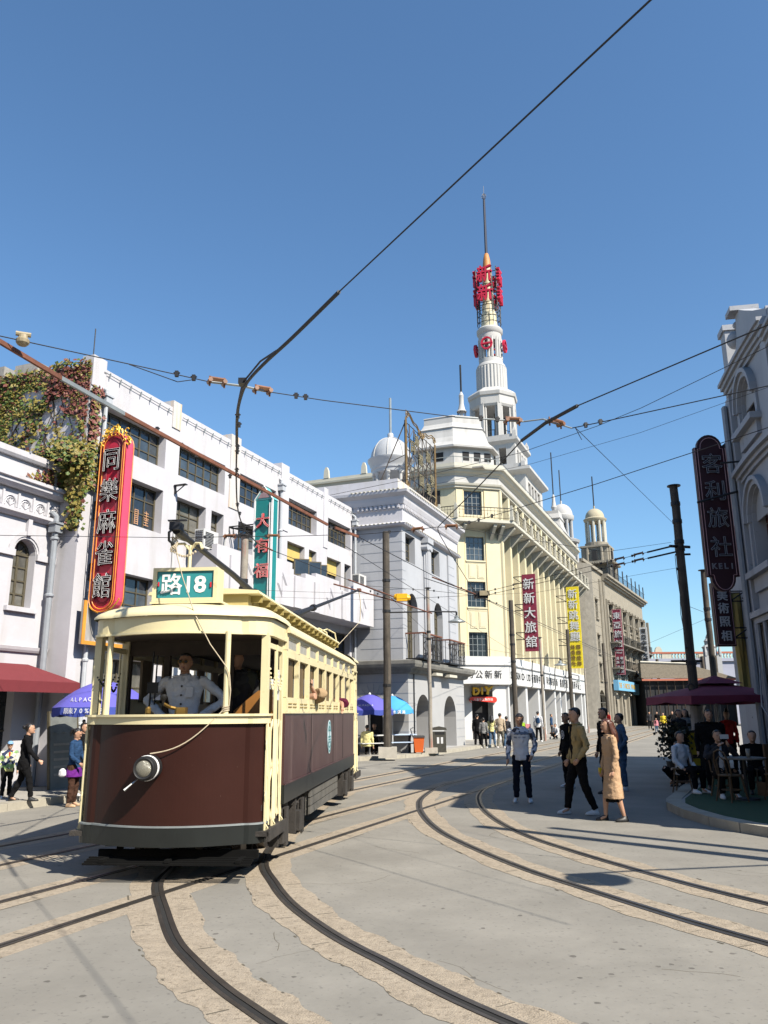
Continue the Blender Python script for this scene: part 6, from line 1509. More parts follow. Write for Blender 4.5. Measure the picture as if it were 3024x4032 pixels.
# ---------------------------------------------------------------- poles
def pole(label, x, y, h, r0=.13, r1=.11, m=m_woodpole, z0=.0, base=None, bands=(), cap=False, group='street poles', square=False):
    t = thing('street_pole', label, 'pole', (x, y, z0), 0, group)
    rn = random.Random(int(x * 100)); mb = MB(); rings = []
    for k in range(13):
        q = k / 12; r = r0 + (r1 - r0) * q; cx = rn.gauss(0, .006); cy = rn.gauss(0, .006)
        rings.append([(cx + r * cos(2*pi*i/12) * (1 + rn.uniform(-.02, .02)), cy + r * sin(2*pi*i/12), h * q) for i in range(12)])
    mb.loft(rings, True); mb.build('shaft', m, t, 'auto')
    for z in bands:
        mb = MB(); r = r0 + (r1 - r0) * z / h; mb.lathe([(r - .01, -.05), (r + .018, -.05), (r + .018, .05), (r - .01, .05)], 0, 0, 12, z); mb.build('iron_band', m_iron, t)
    if cap: mb = MB(); mb.lathe([(r1 + .07, 0), (r1 + .07, .025), (.02, .05)], 0, 0, 14, h); mb.build('cap', m_iron, t)
    if base: mb = MB(); mb.box(-base, base, -base, base, -.02, .36 if base > .3 else .2); mb.build('base', m_concbase, t)
    return t
def lamp_arm(t, z, L, ang, drop=.16, up=.05):
    c, s = cos(ang), sin(ang); mb = MB(); mb.tube([(0, 0, z), (c * L * .6, s * L * .6, z + up), (c * L, s * L, z + up)], .03, 5); mb.tube([(c * L, s * L, z + up), (c * L, s * L, z - drop)], .04, 6); a = mb.build('arm', m_iron, t)
    mb = MB(); mb.lathe([(.05, .12), (.09, .08), (.09, 0), (.33, -.10), (.34, -.13), (.02, -.06)], c * L, s * L, 18, z - drop); mb.build('lamp_shade', m_galv, a, 'auto')
p = pole('tall dark weathered wooden pole with lamp arm in front of the pale blue building', .07, 31.0, 8.55, .15, .135, base=.34, bands=(6.6, 5.4, 2.6), z0=.12); lamp_arm(p, 5.35, 2.75, .12, .22)
pole('slim pole with peeling red paint in front of the pale blue building', 1.85, 34.1, 6.75, .085, .07, m_woodpale, z0=.12, base=.26, bands=(4.9, 4.6), cap=True)
p = pole('dark wooden pole with lamp arm left of the maroon hotel banner', 6.79, 43.1, 7.55, .14, .12, bands=(5.7, 5.2, 4.3)); lamp_arm(p, 4.45, 2.7, .25, .2)
pole('slim pale pole right of the maroon hotel banner', 9.67, 50.5, 6.2, .09, .08, m_woodpale, cap=True, bands=(3.9,))
p = pole('dark wooden pole in front of the yellow dance hall banner', 13.7, 60.6, 7.7, .15, .13, bands=(4.2,)); lamp_arm(p, 4.4, 4.6, 1.2, .3)
pole('slim pale pole at the far end of the yellow building', 16.64, 68.1, 5.2, .09, .08, m_woodpale)
pole('dark wooden pole in front of the stone building', 22.05, 81.9, 8.4, .17, .15, bands=(4.5,))
p = pole('slim pale lamp pole at the far end of the stone building', 30.6, 103.5, 6.1, .12, .1, m_woodpale); lamp_arm(p, 4.6, 3.0, 3.4, .2)
pole('slim faded pink pole behind the tram beside the teal sign', -3.55, 20.0, 6.0, .10, .095, m_woodpale, z0=.1, cap=True, bands=(4.65, 4.85))
for k, (x, y, h) in enumerate(((33.4, 100, 7.9), (36.1, 100, 7.6), (39.0, 100, 8.2), (40.6, 100, 8.3))):
    pole(('far dark pole before the tiled roof house, leftmost of four', 'far dark pole before the tiled roof house, second from the left', 'far dark pole at the foot of the church spire', 'far dark pole just right of the church spire')[k], x, y, h, .2, .18, m_woodpole)
rp = pole('large dark capped pole by the cafe with span wires, cross arms and a pale wrap', 7.72, 20.55, 7.38, .122, .105, base=None, bands=(6.9, 6.42, 5.87, 5.68, 2.75), cap=True, z0=.12)
mb = MB(); mb.tube([(-.5, 0, 2.8), (.28, 0, 2.8)], .03, 5); mb.tube([(-.3, -.1, 5.74), (.28, .05, 5.74)], .04, 5); mb.tube([(-.1, .1, 5.55), (.28, .05, 5.55)], .03, 5); mb.build('cross_arm', m_iron, rp)
mb = MB(); mb.lathe([(.138, 0), (.138, .95)], 0, 0, 14, .75); mb.build('pale_wrap', mat('pale_grey_wrap', (.34, .34, .36), .9, .15), rp)
mb = MB()
for x in (-.23, .18):
    for z0, z1 in ((.10, .46), (.55, 1.06)): mb.box(x - .12, x + .12, -.26, -.20, z0, z1)
mb.build('yellow_stripe', mat('yellow_stripe_paint', (.50, .32, .01), .6, .15), rp); mb = MB(); mb.box(-.37, .34, -.2, .2, 0, 1.12); mb.build('guard', m_black, rp)
rg = thing('pull_ring', 'thin hanging rope with round pull ring beside the large dark capped pole', 'pull ring', (7.52, 20.4, 0))
mb = MB(); mb.tube([(0, 0, 5.6), (.0, 0, 5.2), (.03, 0, 4.6), (.0, 0, 4.1), (.06, 0, 3.45), (.07, 0, 3.0)], .009, 5); mb.tube([(.07, 0, 3.0), (.08, 0, 2.35)], .014, 5); mb.build('rope', m_wire, rg)
for z in (5.25, 3.25): mb = MB(); mb.sphere((.03 if z > 4 else .065, 0, z), .04, 8, 6); mb.build('counterweight', m_iron, rg)
mb = MB(); mb.tube([(.085 + .075 * sin(2*pi*k/16), 0, 2.27 + .085 * cos(2*pi*k/16)) for k in range(17)], .014, 5); mb.build('ring', m_iron, rg)
pole('slimmer dark capped pole beside the maroon neon sign, behind the large pole', 12.06, 30.0, 6.75, .12, .105, bands=(5.3, 4.9), cap=True, z0=.1)
# poles standing just outside the right edge; their long shadows lie across the road
pole('wooden pole outside the view that throws the long shadow across the tracks', 8.1, 6.6, 9.0, .14, .12, z0=0); lamp_arm(bpy.data.objects[[o.name for o in bpy.data.objects if o.get('label', '').startswith('wooden pole outside the view that')][0]], 4.5, 2.86, pi + .2, .2)
pole('wooden pole outside the view throwing the upper of two long road shadows', 8.6, 6.95, 8.2, .11, .1, z0=0)

# ---------------------------------------------------------------- parasols, bins, tables on the left pavement
def parasol(label, x, y, h, r, m, sag=.35, n=8, valance=.18, group='parasols', mv=None, rot=0.0, text=None, pole_to=0.12, square=False):
    t = thing('parasol', label, 'parasol', (x, y, 0), rot, group); k_ = n
    mb = MB(); rings = []
    for q in (0.02, .15, .3, .45, .6, .75, .88, 1.0):
        ring = []
        for i in range(k_ * 4):
            a = 2 * pi * i / (k_ * 4); f = abs((i % 4) - 0) / 4.0; dip = .06 * sin(pi * (i % 4) / 4) * q
            R = r * q
            if square:
                cs, sn = cos(a), sin(a); R = R / max(abs(cs), abs(sn))
            ring.append((R * (1 - dip * .6) * cos(a), R * (1 - dip * .6) * sin(a), h - sag * q ** (1.9 if not square else 1.1) - dip * .5 * r * .3))
        rings.append(ring)
    mb.loft(rings, False); mb.build('canopy', m, t, 'auto')
    mb = MB(); top = rings[-1]; n2 = len(top); low = [(p[0] * 1.01, p[1] * 1.01, p[2] - valance * (.75 + .25 * abs(sin(pi * (i % 4) / 4 + .0)))) for i, p in enumerate(top)]
    mb.loft([top, low], False); mb.build('valance', mv or m, t)
    mb = MB(); mb.tube([(0, 0, pole_to), (0, 0, h + .06)], .025, 8); mb.lathe([(.05, 0), (.06, .04), (.02, .1)], 0, 0, 8, h - .02); mb.build('pole', m_signwhite, t)
    mb = MB()
    for i in range(k_):
        a = 2 * pi * i / k_; R = r * .97 / (max(abs(cos(a)), abs(sin(a))) if square else 1); mb.tube([(0, 0, h - .08), (R * .5 * cos(a), R * .5 * sin(a), h - sag * .35 - .04), (R * cos(a), R * sin(a), h - sag - .01)], .01, 3)
    mb.build('rib', m_iron, t); return t
pz = parasol('violet blue parasol with white lettering seen through the front posts of the tram', -6.15, 18.0, 2.42, 1.06, m_umbp, .55, valance=.20, mv=m_umbn, rot=.2)
mb = MB(); rr_ = 1.0
def on_valance(u, v, w, R=1.085, zc=1.79, a0=radians(-95)):
    a = a0 + u / R - .2; return ((R + w * .2) * cos(a), (R + w * .2) * sin(a), zc + v)
for k, c in enumerate('原来70%的我'): put_text(mb, c, lambda u, v, w: on_valance((k - 3) * .12 + u, v, w), .13, bold=.006)
for k, c in enumerate('ALPAQUA'): put_text(mb, c, lambda u, v, w: on_valance((k - 3) * .105 + u, v * 1.0, w + .5 * 0, .93, 2.02), .115, bold=.01)
mb.build('lettering', m_white2, pz)
pv = parasol('violet blue parasol behind the rear end of the tram', -.62, 32.6, 2.42, .95, m_umbp, .60, valance=.2, mv=m_umbn, rot=.1)
mb = MB()
for k, c in enumerate('ALPAQUA'): put_text(mb, c, lambda u, v, w: on_valance((k - 3) * .09 + u, v, w, .80, 2.0), .10, bold=.01)
mb.build('lettering', m_silver, pv)
pb = parasol('bright sky blue parasol beside the dark wooden pole', .28, 33.4, 2.38, .88, m_umbb, .55, valance=.17, rot=.3)
mb = MB()
for k, c in enumerate('冰淇淋'): put_text(mb, c, lambda u, v, w: on_valance((k - 1) * .2 + .25 + u, v, w, .90, 1.74), .16, bold=.01)
mb.build('lettering', m_white2, pb)
ob = thing('rubbish_bin', 'orange wheeled bin with dark lid at the corner of the pale blue building', 'bin', (1.33, 33.5, .125))
mb = MB(); mb.loft([[(-.16, -.16, .05), (.16, -.16, .05), (.16, .16, .05), (-.16, .16, .05)], [(-.22, -.22, .62), (.22, -.22, .62), (.22, .22, .62), (-.22, .22, .62)]], True); mb.build('body', m_binorange, ob)
mb = MB(); mb.loft([[(-.25, -.25, .621), (.25, -.25, .621), (.25, .25, .621), (-.25, .25, .621)], [(-.22, -.22, .69), (.22, -.22, .69), (.22, .22, .69), (-.22, .22, .69)]], True); mb.build('lid', m_iron, ob)
mb = MB(); mb.tube([(-.24, .2, .65), (-.32, .2, .95), (-.2, .2, 1.0)], .02, 5); mb.build('handle', m_iron, ob)
for s in (-.15, .15): mb = MB(); mb.tube([(s - .02, .15, .05), (s + .02, .15, .05)], .06, 10); mb.build('wheel', m_iron, ob)
db = thing('litter_bin', 'dark brown metal litter bin beside the red paint pole', 'bin', (2.22, 34.4, .125))
mb = MB(); mb.box(-.26, .26, -.22, .22, .05, .82); mb.box(-.27, .27, -.225, .225, 0, .05); mb.build('body', m_bindark, db)
mb = MB(); mb.poly_prism([(-.30, .88), (.30, .88), (.26, .98), (0, 1.03), (-.26, .98)], -.25, .25, 'y'); mb.build('roof', m_bindark, db)
for x in (-.07, .09): mb = MB(); mb.box(x - .045, x + .045, -.228, -.221, .35, .6); mb.build('label_plate', m_silver, db)
mb = MB(); mb.box(-.2, .2, -.222, -.2205, .70, .80); mb.build('slot', m_black, db)
def picnic(label, x, y, m1, rot=.35):
    t = thing('picnic_table', label, 'table', (x, y, .13), rot, 'picnic tables under the parasols')
    mb = MB(); mb.box(-.75, .75, -.35, .35, .70, .74); mb.build('tabletop', m1, t)
    for s in (-.62, .62): mb = MB(); mb.box(-.75, .75, s - .13, s + .13, .42, .45); mb.build('bench', m1, t)
    for x_ in (-.55, .55):
        mb = MB(); mb.box(x_ - .04, x_ + .04, -.6, .6, .36, .40); mb.box(x_ - .05, x_ + .05, -.05, .05, .0, .70); mb.box(x_ - .04, x_ + .04, -.62, -.56, 0, .36); mb.box(x_ - .04, x_ + .04, .56, .62, 0, .36); mb.build('frame', m_iron, t)
picnic('white topped picnic table behind the rear of the tram', -.75, 33.0, m_signwhite); picnic('pale blue picnic table beside the dark wooden pole', .45, 33.9, mat('pale_blue_laminate', (.45, .55, .72), .5, .05))
# ================================================================ THE TRAM  (local: x right as seen from the front, y away from the viewer)
TR_ = thing('tram', 'vintage cream and maroon brown open front tram with route 18 board, coming round the curve', 'tram', (-2.358, 9.205, 0), radians(-4.35))
def front_plan(x=1.02, r=.20, bow=.06, y0=.0, yend=None):
    P = []
    if yend is not None: P.append((-x, yend))
    for k in range(7): a = pi - (pi / 2) * k / 6; P.append((-x + r + r * cos(a), y0 + r - r * sin(a)))
    for k in range(1, 40): q = -1 + 2 * k / 40; P.append(((x - r) * q, y0 - bow * (1 - q * q)))
    for k in range(7): a = pi / 2 - (pi / 2) * k / 6; P.append((x - r + r * cos(a), y0 + r - r * sin(a)))
    if yend is not None: P.append((x, yend))
    return P
def shell(mb, plan_out, plan_in, z0, z1, zin0=None):
    n = len(plan_out); a = [p + (z0,) for p in plan_out]; b = [p + (z1,) for p in plan_out]; c = [p + (z1,) for p in plan_in]; d = [p + (z0,) for p in plan_in]
    for i in range(n - 1):
        mb.quad(a[i], a[i+1], b[i+1], b[i]); mb.quad(b[i], b[i+1], c[i+1], c[i]); mb.quad(d[i], d[i+1], c[i+1], c[i]); mb.quad(a[i], a[i+1], d[i+1], d[i])
    for i in (0, n - 1): mb.quad(a[i], b[i], c[i], d[i])
def mirror_end(f):   # the rear end repeats the front end, turned round
    return lambda x, y, z: (x, 9.28 - y, z)
for end in (0, 1):
    T = None if end == 0 else mirror_end(0)
    mb = MB(T); shell(mb, front_plan(1.02, .2, .27, 0, .24), front_plan(.98, .18, .27, .04, .24), .555, 1.60); mb.build('front_panel' if end == 0 else 'rear_panel', m_tbrown, TR_, 'auto')
    mb = MB(T); shell(mb, front_plan(1.04, .2, .27, -.02, .26), front_plan(.98, .18, .27, .04, .26), .36, .555); mb.build('skirt', m_tblack, TR_, 'auto')
    mb = MB(T); shell(mb, front_plan(1.045, .2, .27, -.025, .26), front_plan(.98, .18, .27, .04, .26), .550, .567); mb.build('skirt_moulding', m_galv, TR_, 'auto')
    mb = MB(T); shell(mb, front_plan(1.05, .2, .27, -.03, .24), front_plan(.96, .18, .27, .06, .24), 1.60, 1.68); shell(mb, front_plan(1.07, .2, .27, -.05, .24), front_plan(.95, .18, .27, .07, .24), 1.68, 1.705); mb.build('belt_rail', m_tcream, TR_, 'auto')
    mb = MB(T); shell(mb, front_plan(1.045, .3, .25, -.03, 1.10), front_plan(1.0, .28, .25, .02, 1.10), 2.585, 2.775); shell(mb, front_plan(1.06, .3, .25, -.045, 1.10), front_plan(1.0, .28, .25, .02, 1.10), 2.575, 2.60); mb.build('fascia', m_tcream, TR_, 'auto')
    # domed hood
    mb = MB(T); rings = []
    base = front_plan(1.085, .32, .25, -.07, 1.10)
    for q, z in ((1.0, 2.775), (1.0, 2.80), (.975, 2.835), (.93, 2.875), (.86, 2.91), (.74, 2.945), (.58, 2.97), (.36, 2.985), (.02, 2.995)):
        rings.append([(p[0] * q, 1.10 - (1.10 - p[1]) * (q if q > .02 else .02), z) for p in base])
    n = len(base); vs = [p for r in rings for p in r]; fs = []
    for k in range(len(rings) - 1):
        for i in range(n - 1): fs.append((k*n+i, k*n+i+1, (k+1)*n+i+1, (k+1)*n+i))
    mb.add(vs, fs); mb.build('roof_hood', m_tcream, TR_, True)
    mb = MB(T); sh_ = front_plan(1.0, .28, .25, .02, 1.05); mb.add([p + (2.60,) for p in sh_], [tuple(range(len(sh_)))]); mb.build('hood_lining', m_darkwood, TR_)
    for px_, py_, w, m_ in ((-.99, .22, .05, m_tcream), (-.79, .02, .034, m_tcream), (.62, -.13, .032, m_tcream), (1.0, .14, .05, m_tcream)):
        mb = MB(T)
        if w < .05: mb.tube([(px_, py_, 1.70), (px_, py_, 2.60)], w, 10)
        else: mb.box(px_ - w, px_ + w * .6, py_ - w, py_ + w, 1.70, 2.60)
        mb.build('window_post', m_, TR_)
    mb = MB(T); mb.box(-1.0, 1.0, .1, 1.0, .68, .74); mb.build('platform_floor', m_under, TR_)
    mb = MB(T); mb.box(.80, 1.10, .02, .98, .43, .48); mb.box(-1.10, -.80, .02, .98, .43, .48); mb.box(1.08, 1.11, .02, .98, .38, .50); mb.build('step', m_under, TR_)
    # bulkhead
    mb = MB(T); mb.box(-.98, -.42, 1.0, 1.05, .74, 1.70); mb.box(-.98, .98, 1.0, 1.05, 2.42, 2.62)
    for x in (-.96, -.46, .36, .94): mb.box(x - .035, x + .035, .99, 1.06, 1.70 if x < .3 else .74, 2.42)
    mb.build('bulkhead', m_darkwood, TR_)
    mb = MB(T); mb.poly_prism([(.42, .76), (.90, .76), (.90, 2.0), (.72, 1.98), (.42, 1.74)], .965, .998, 'y'); mb.box(.5, .84, .955, .964, 1.62, 1.66); mb.box(.5, .54, .955, .964, .9, 1.62); mb.build('wood_panel', m_amber, TR_)
    # lattice gates on both sides
    for sx in (1, -1):
        mb = MB(T); X = 1.03 * sx; rn = random.Random(end + sx + 5); yy = [.10, .17, .24, .40, .47, .55, .62, .74, .82, .90]
        for k, y in enumerate(yy[:-1]):
            y2 = yy[k + 1]
            for j in range(4):
                z0 = .56 + j * .27; z1 = z0 + .27
                mb.tube([(X, y, z0), (X, y2, z1)] if (j + k) % 2 else [(X, y2, z0), (X, y, z1)], .0085, 4)
            mb.tube([(X + .012 * sx, y + .02, .54 + rn.uniform(-.02, .08)), (X + .012 * sx, y + .02, 1.62 + rn.uniform(-.1, .05))], .010, 4)
        for y, z1 in ((.12, 1.7), (.48, 2.42), (.56, 2.5), (.90, 2.45)): mb.tube([(X, y, .48), (X, y, z1)], .014, 5)
        for y in (.12, .48, .90): mb.tube([(X, y, .55), (X + .03 * sx, y + .02, .50), (X + .03 * sx, y + .02, .44)], .012, 4)
        mb.build('gate', m_tcream, TR_)
        mb = MB(T)
        for a, b in ((.2, .5), (.6, .92)):
            for k in range(15):
                q = k / 14; y = a + (b - a) * q; z = 2.2 - .22 * sin(pi * q); mb.sphere((X, y, z), .016, 5, 3)
        mb.build('chain', m_tcream if sx > 0 else m_iron, TR_)
        mb = MB(T); mb.box(.985 * sx - .025, .985 * sx + .035, .96, 1.07, .48, 2.66); mb.build('door_post', m_tcream, TR_)
        mb = MB(T); mb.box(1.0 * sx - .015, 1.0 * sx + .02, .22, .98, 2.44, 2.50); mb.build('door_header', m_tcream, TR_)
# saloon sides
NW = 9; WP = .812; Y0 = 1.06
for sx in (1, -1):
    X = 1.05 * sx; xi = X - .05 * sx
    mb = MB(); mb.box(xi, X, 1.02, 8.40, .87, 1.705); mb.build('side_panel', m_tside, TR_)
    mb = MB(); mb.box(xi - .0, X + .012 * sx, 1.02, 8.40, .655, .868); mb.build('side_skirt', m_tblack, TR_)
    mb = MB(); mb.box(X + .002 * sx, X + .02 * sx, 1.02, 8.40, .868, .884); mb.build('side_moulding', m_tside, TR_)
    mb = MB()
    for y in (3.0, 5.3, 6.6): mb.box(X, X + .004 * sx, y - .006, y + .006, .89, 1.70)
    mb.build('panel_seam', m_tblack, TR_)
    mb = MB(); mb.box(xi, X + .005 * sx, 1.02, 8.40, 1.706, 1.90); mb.box(X + .005 * sx, X + .02 * sx, 1.02, 8.40, 1.706, 1.73); mb.box(xi, X + .005 * sx, 1.02, 8.40, 2.39, 2.48); mb.box(xi, X + .005 * sx, 1.02, 8.40, 2.64, 2.72)
    mb.build('window_band', m_tcream, TR_)
    mb = MB()
    for k in range(NW):
        for j in (0, 1):
            for z in (1.785, 1.825):
                ya = Y0 + k * WP + .12 + j * .32; mb.box(X + .005 * sx, X + .012 * sx, ya, ya + .24, z - .007, z + .007)
    mb.build('louvre', mat('ochre_shadow_slot', (.30, .22, .07), .7), TR_)
    for k in range(NW + 1):
        y = Y0 + k * WP; mb = MB(); mb.box(xi, X + .012 * sx, y - .045, y + .045, 1.901, 2.389); mb.box(xi, X + .012 * sx, y - .045, y + .045, 2.481, 2.639); mb.box(X + .005 * sx, X + .022 * sx, y - .04, y + .04, 1.731, 1.90); mb.build('side_post', m_tcream, TR_)
    for k in range(NW):
        a, b = Y0 + k * WP + .046, Y0 + (k + 1) * WP - .046
        mb = MB()
        mb.box(X - .03 * sx, X - .004 * sx, a, a + .05, 2.481, 2.639); mb.box(X - .03 * sx, X - .004 * sx, b - .05, b, 2.481, 2.639); mb.box(X - .03 * sx, X - .005 * sx, a + .05, b - .05, 2.481, 2.505); mb.box(X - .03 * sx, X - .005 * sx, a + .05, b - .05, 2.62, 2.639)
        f = mb.build('quarter_window', m_tcream, TR_)
        mb = MB(); mb.box(X - .02 * sx, X - .015 * sx, a + .05, b - .05, 2.505, 2.62); mb.build('pane', mat('frosted_curtain_pane', (.34, .33, .30), .35, .25, 6) if (k == 0 and sx == 1) else bpy.data.materials['frosted_curtain_pane'], f)
        mb = MB(); mb.box(xi - .012 * sx, xi - .045 * sx, a + .38, b, 1.86, 2.40); mb.box(xi - .005 * sx, xi - .012 * sx, a + .42, b - .1, 1.9, 2.36); mb.build('wood_shutter', mat('brown_shutter', (.13, .085, .04), .6, .2) if (k == 0 and sx == 1) else bpy.data.materials['brown_shutter'], TR_)
    mb = MB(); mb.box(.50 * sx, .95 * sx, 1.3, 8.1, 1.05, 1.22); mb.box(.88 * sx, .95 * sx, 1.3, 8.1, 1.22, 1.55); mb.build('bench', m_darkwood, TR_)
mb = MB(); mb.box(-1.0, 1.0, 1.06, 8.36, .70, .80); mb.build('floor', m_under, TR_)
mb = MB(); mb.box(-.99, .99, 1.06, 8.36, 2.60, 2.635); mb.build('ceiling', m_darkwood, TR_)
# saloon roof with clerestory
sec = [(1.10, 2.69), (1.10, 2.72), (1.06, 2.78), (.97, 2.85), (.84, 2.91), (.70, 2.955), (.58, 2.985), (.45, 3.0)]
prof = sec + [(-x, z) for x, z in reversed(sec)]
mb = MB(); mb.loft([[(x, y, z) for x, z in prof] for y in (1.02, 8.42)], True); mb.build('roof', m_tcream, TR_, 'auto')
mb = MB(); mb.box(-.56, .56, .95, 8.55, 2.96, 3.175); mb.build('clerestory', mat('ochre_clerestory_paint', (.52, .42, .17), .5, .1), TR_)
mb = MB(); mb.poly_prism([(-.72, 3.176), (.72, 3.176), (.70, 3.215), (.3, 3.245), (-.3, 3.245), (-.70, 3.215)], .88, 8.62, 'y'); mb.build('clerestory_roof', m_tcream, TR_)
mb = MB()
for sx in (-1, 1):
    for k in range(17): y = 1.1 + k * .46; mb.box(.561 * sx, .70 * sx, y, y + .05, 3.09, 3.175); mb.box(.56 * sx, .575 * sx, y + .08, y + .40, 3.02, 3.12)
mb.build('clerestory_louvre', mat('olive_ochre_slats', (.34, .27, .09), .6, .15), TR_)
mb = MB(); mb.tube([(.35, 8.0, 3.24), (.35, 8.05, 3.40), (.5, 8.2, 3.46), (.65, 8.3, 3.38), (.68, 8.35, 3.2)], .015, 5); mb.tube([(.2, 7.8, 3.24), (.2, 7.85, 3.40), (.35, 8.0, 3.46), (.5, 8.1, 3.38), (.53, 8.15, 3.2)], .015, 5); mb.build('roof_hook', m_tcream, TR_)
# route box
mb = MB(); x0, x1, z0, z1, ya, yb_ = -.345, .42, 2.97, 3.365, .02, .30
mb.box(x0, x1, ya + .03, yb_, z0, z1); mb.box(x0, x0 + .045, ya, ya + .03, z0, z1); mb.box(x1 - .045, x1, ya, ya + .03, z0, z1); mb.box(x0 + .045, x1 - .045, ya, ya + .03, z0, z0 + .04); mb.box(x0 + .045, x1 - .045, ya, ya + .03, z1 - .04, z1)
mb.box(x0 - .02, x1 + .06, ya - .0, yb_ + .02, z0 - .025, z0 - .001); rb = mb.build('route_board', m_tcream, TR_)
mb = MB(); mb.box(x0 + .046, x1 - .046, ya + .02, ya + .028, z0 + .041, z1 - .041); mb.build('panel', m_tealp, rb)
mb = MB()
put_text(mb, '路', lambda u, v, w: (-.125 + u, ya + .016 - w * .1, 3.175 + v), .265, bold=.016); put_text(mb, '1', lambda u, v, w: (.075 + u, ya + .016 - w * .1, 3.17 + v), .27, bold=.022); put_text(mb, '8', lambda u, v, w: (.215 + u, ya + .016 - w * .1, 3.17 + v), .27, bold=.028, sx=1.1)
mb.build('route_number', m_tlet, rb)
mb = MB(); mb.box(x0 + .06, x0 + .075, ya + .005, ya + .019, 3.15, 3.2); mb.box(x1 - .085, x1 - .07, ya + .005, ya + .019, 3.13, 3.19); mb.build('catch', m_redch, rb)
for x in (-.2, .28): mb = MB(); mb.box(x - .06, x + .06, .05, .28, 2.88, 2.945); mb.build('board_foot', m_iron, TR_)
# headlamp : axis along -y
def Tl(x, y, z): return (-.135 + x, -.262 - z * 1.35, 1.155 + y)
mb = MB(Tl); mb.lathe([(.135, -.01), (.135, .05), (.125, .09), (.125, .125), (.105, .13)], 0, 0, 28); hl = mb.build('headlamp', m_black, TR_, 'auto')
mb = MB(Tl); mb.lathe([(.128, .055), (.131, .06), (.131, .088), (.127, .092)], 0, 0, 28); mb.build('white_ring', m_white2, hl, 'auto')
mb = MB(Tl); mb.lathe([(.102, .125), (.112, .145), (.104, .155), (.094, .15)], 0, 0, 28); mb.build('rim', m_black, hl, 'auto')
mb = MB(Tl); mb.lathe([(.095, .14), (.08, .152), (.05, .162), (.02, .166), (.002, .167)], 0, 0, 24); mb.build('lens', m_lens, hl, True)
mb = MB(); mb.tube([(-.22, -.37, 1.05), (-.29, -.43, .98), (-.33, -.46, .94)], [.008, .011, .016], 6); mb.build('lamp_lever', m_chrome, TR_)
# ropes
mb = MB(); P = []
for k in range(13):
    q = k / 12; P.append((.60 + (-.12 - .60) * q, -.17 - .17 * q - .03 * sin(pi * q), 1.74 + (1.30 - 1.74) * q - .11 * sin(pi * q)))
mb.tube(P, .0065, 5)
for j in range(3): mb.tube([(.62 + .038 * cos(2*pi*k/12), -.13 + .038 * sin(2*pi*k/12), 1.735 + j * .022 + .01 * cos(2*pi*k/12)) for k in range(13)], .008, 4)
mb.tube([(.66, -.14, 1.79), (.675, -.16, 1.95), (.66, -.17, 2.12), (.63, -.18, 2.2)], .007, 4)
mb.tube([(-.03, -.22, 3.62), (.0, -.22, 3.5), (.10, -.25, 3.2), (.27, -.27, 2.78), (.45, -.24, 2.45), (.63, -.18, 2.2)], .0065, 5)
mb.build('pull_rope', m_rope, TR_)
mb = MB(); rn = random.Random(9)
for j in range(5): mb.tube([(-.03 + .035 * cos(k * .8 + j), -.22 + .02 * sin(k * .8), 3.68 - k * .022) for k in range(9)], .009, 4)
for k in range(9): mb.sphere((-.02 + .03 * k, -.22, 3.50 - .05 * sin(pi * k / 8)), .017, 5, 3)
mb.build('rope_knot', m_rope, TR_)
# controller and brake
mb = MB(); mb.lathe([(.10, .74), (.10, 1.5), (.13, 1.55), (.13, 1.66), (.04, 1.68), (.03, 1.78)], -.02, .22, 14); mb.build('controller', m_under, TR_, 'auto')
mb = MB(); mb.tube([(-.02, .22, 1.76), (-.10, .16, 1.78), (-.16, .10, 1.82)], .02, 6); mb.lathe([(.03, 1.66), (.035, 1.72), (.025, 1.78)], .0, .12, 8); mb.box(.0, .1, .08, .18, 1.70, 1.78); mb.build('brass_handle', m_brass, TR_)
mb = MB(); mb.lathe([(.012, 1.80), (.016, 1.86), (.034, 1.88), (.036, 1.91), (.02, 1.925)], -.16, .10, 10); mb.build('knob', m_black, TR_, 'auto')
mb = MB(); mb.tube([(-.42, .3, .74), (-.42, .3, 1.78)], .02, 6); mb.lathe([(.02, 1.70), (.03, 1.72), (.03, 1.77), (.015, 1.79)], -.33, .1, 8); mb.build('brake_column', m_brass, TR_)
mb = MB(); mb.tube([(-.52, .62, 1.7), (-.50, .62, 2.45)], .012, 5); mb.tube([(-.46, .62, 1.7), (-.45, .62, 2.4)], .010, 5); mb.box(-.55, -.42, .60, .66, 1.95, 2.08); mb.build('signal_lever', m_iron, TR_)
mb = MB()
for k in range(13): q = k / 12; mb.sphere((-.95 + .2 * q, .1, 2.12 - .10 * sin(pi * q)), .014, 5, 3)
mb.build('chain', m_iron, TR_)
# notice sheet in the doorway
mb = MB(); mb.box(1.0, 1.004, .62, .88, 1.86, 2.22); mb.build('notice', m_signwhite, TR_)
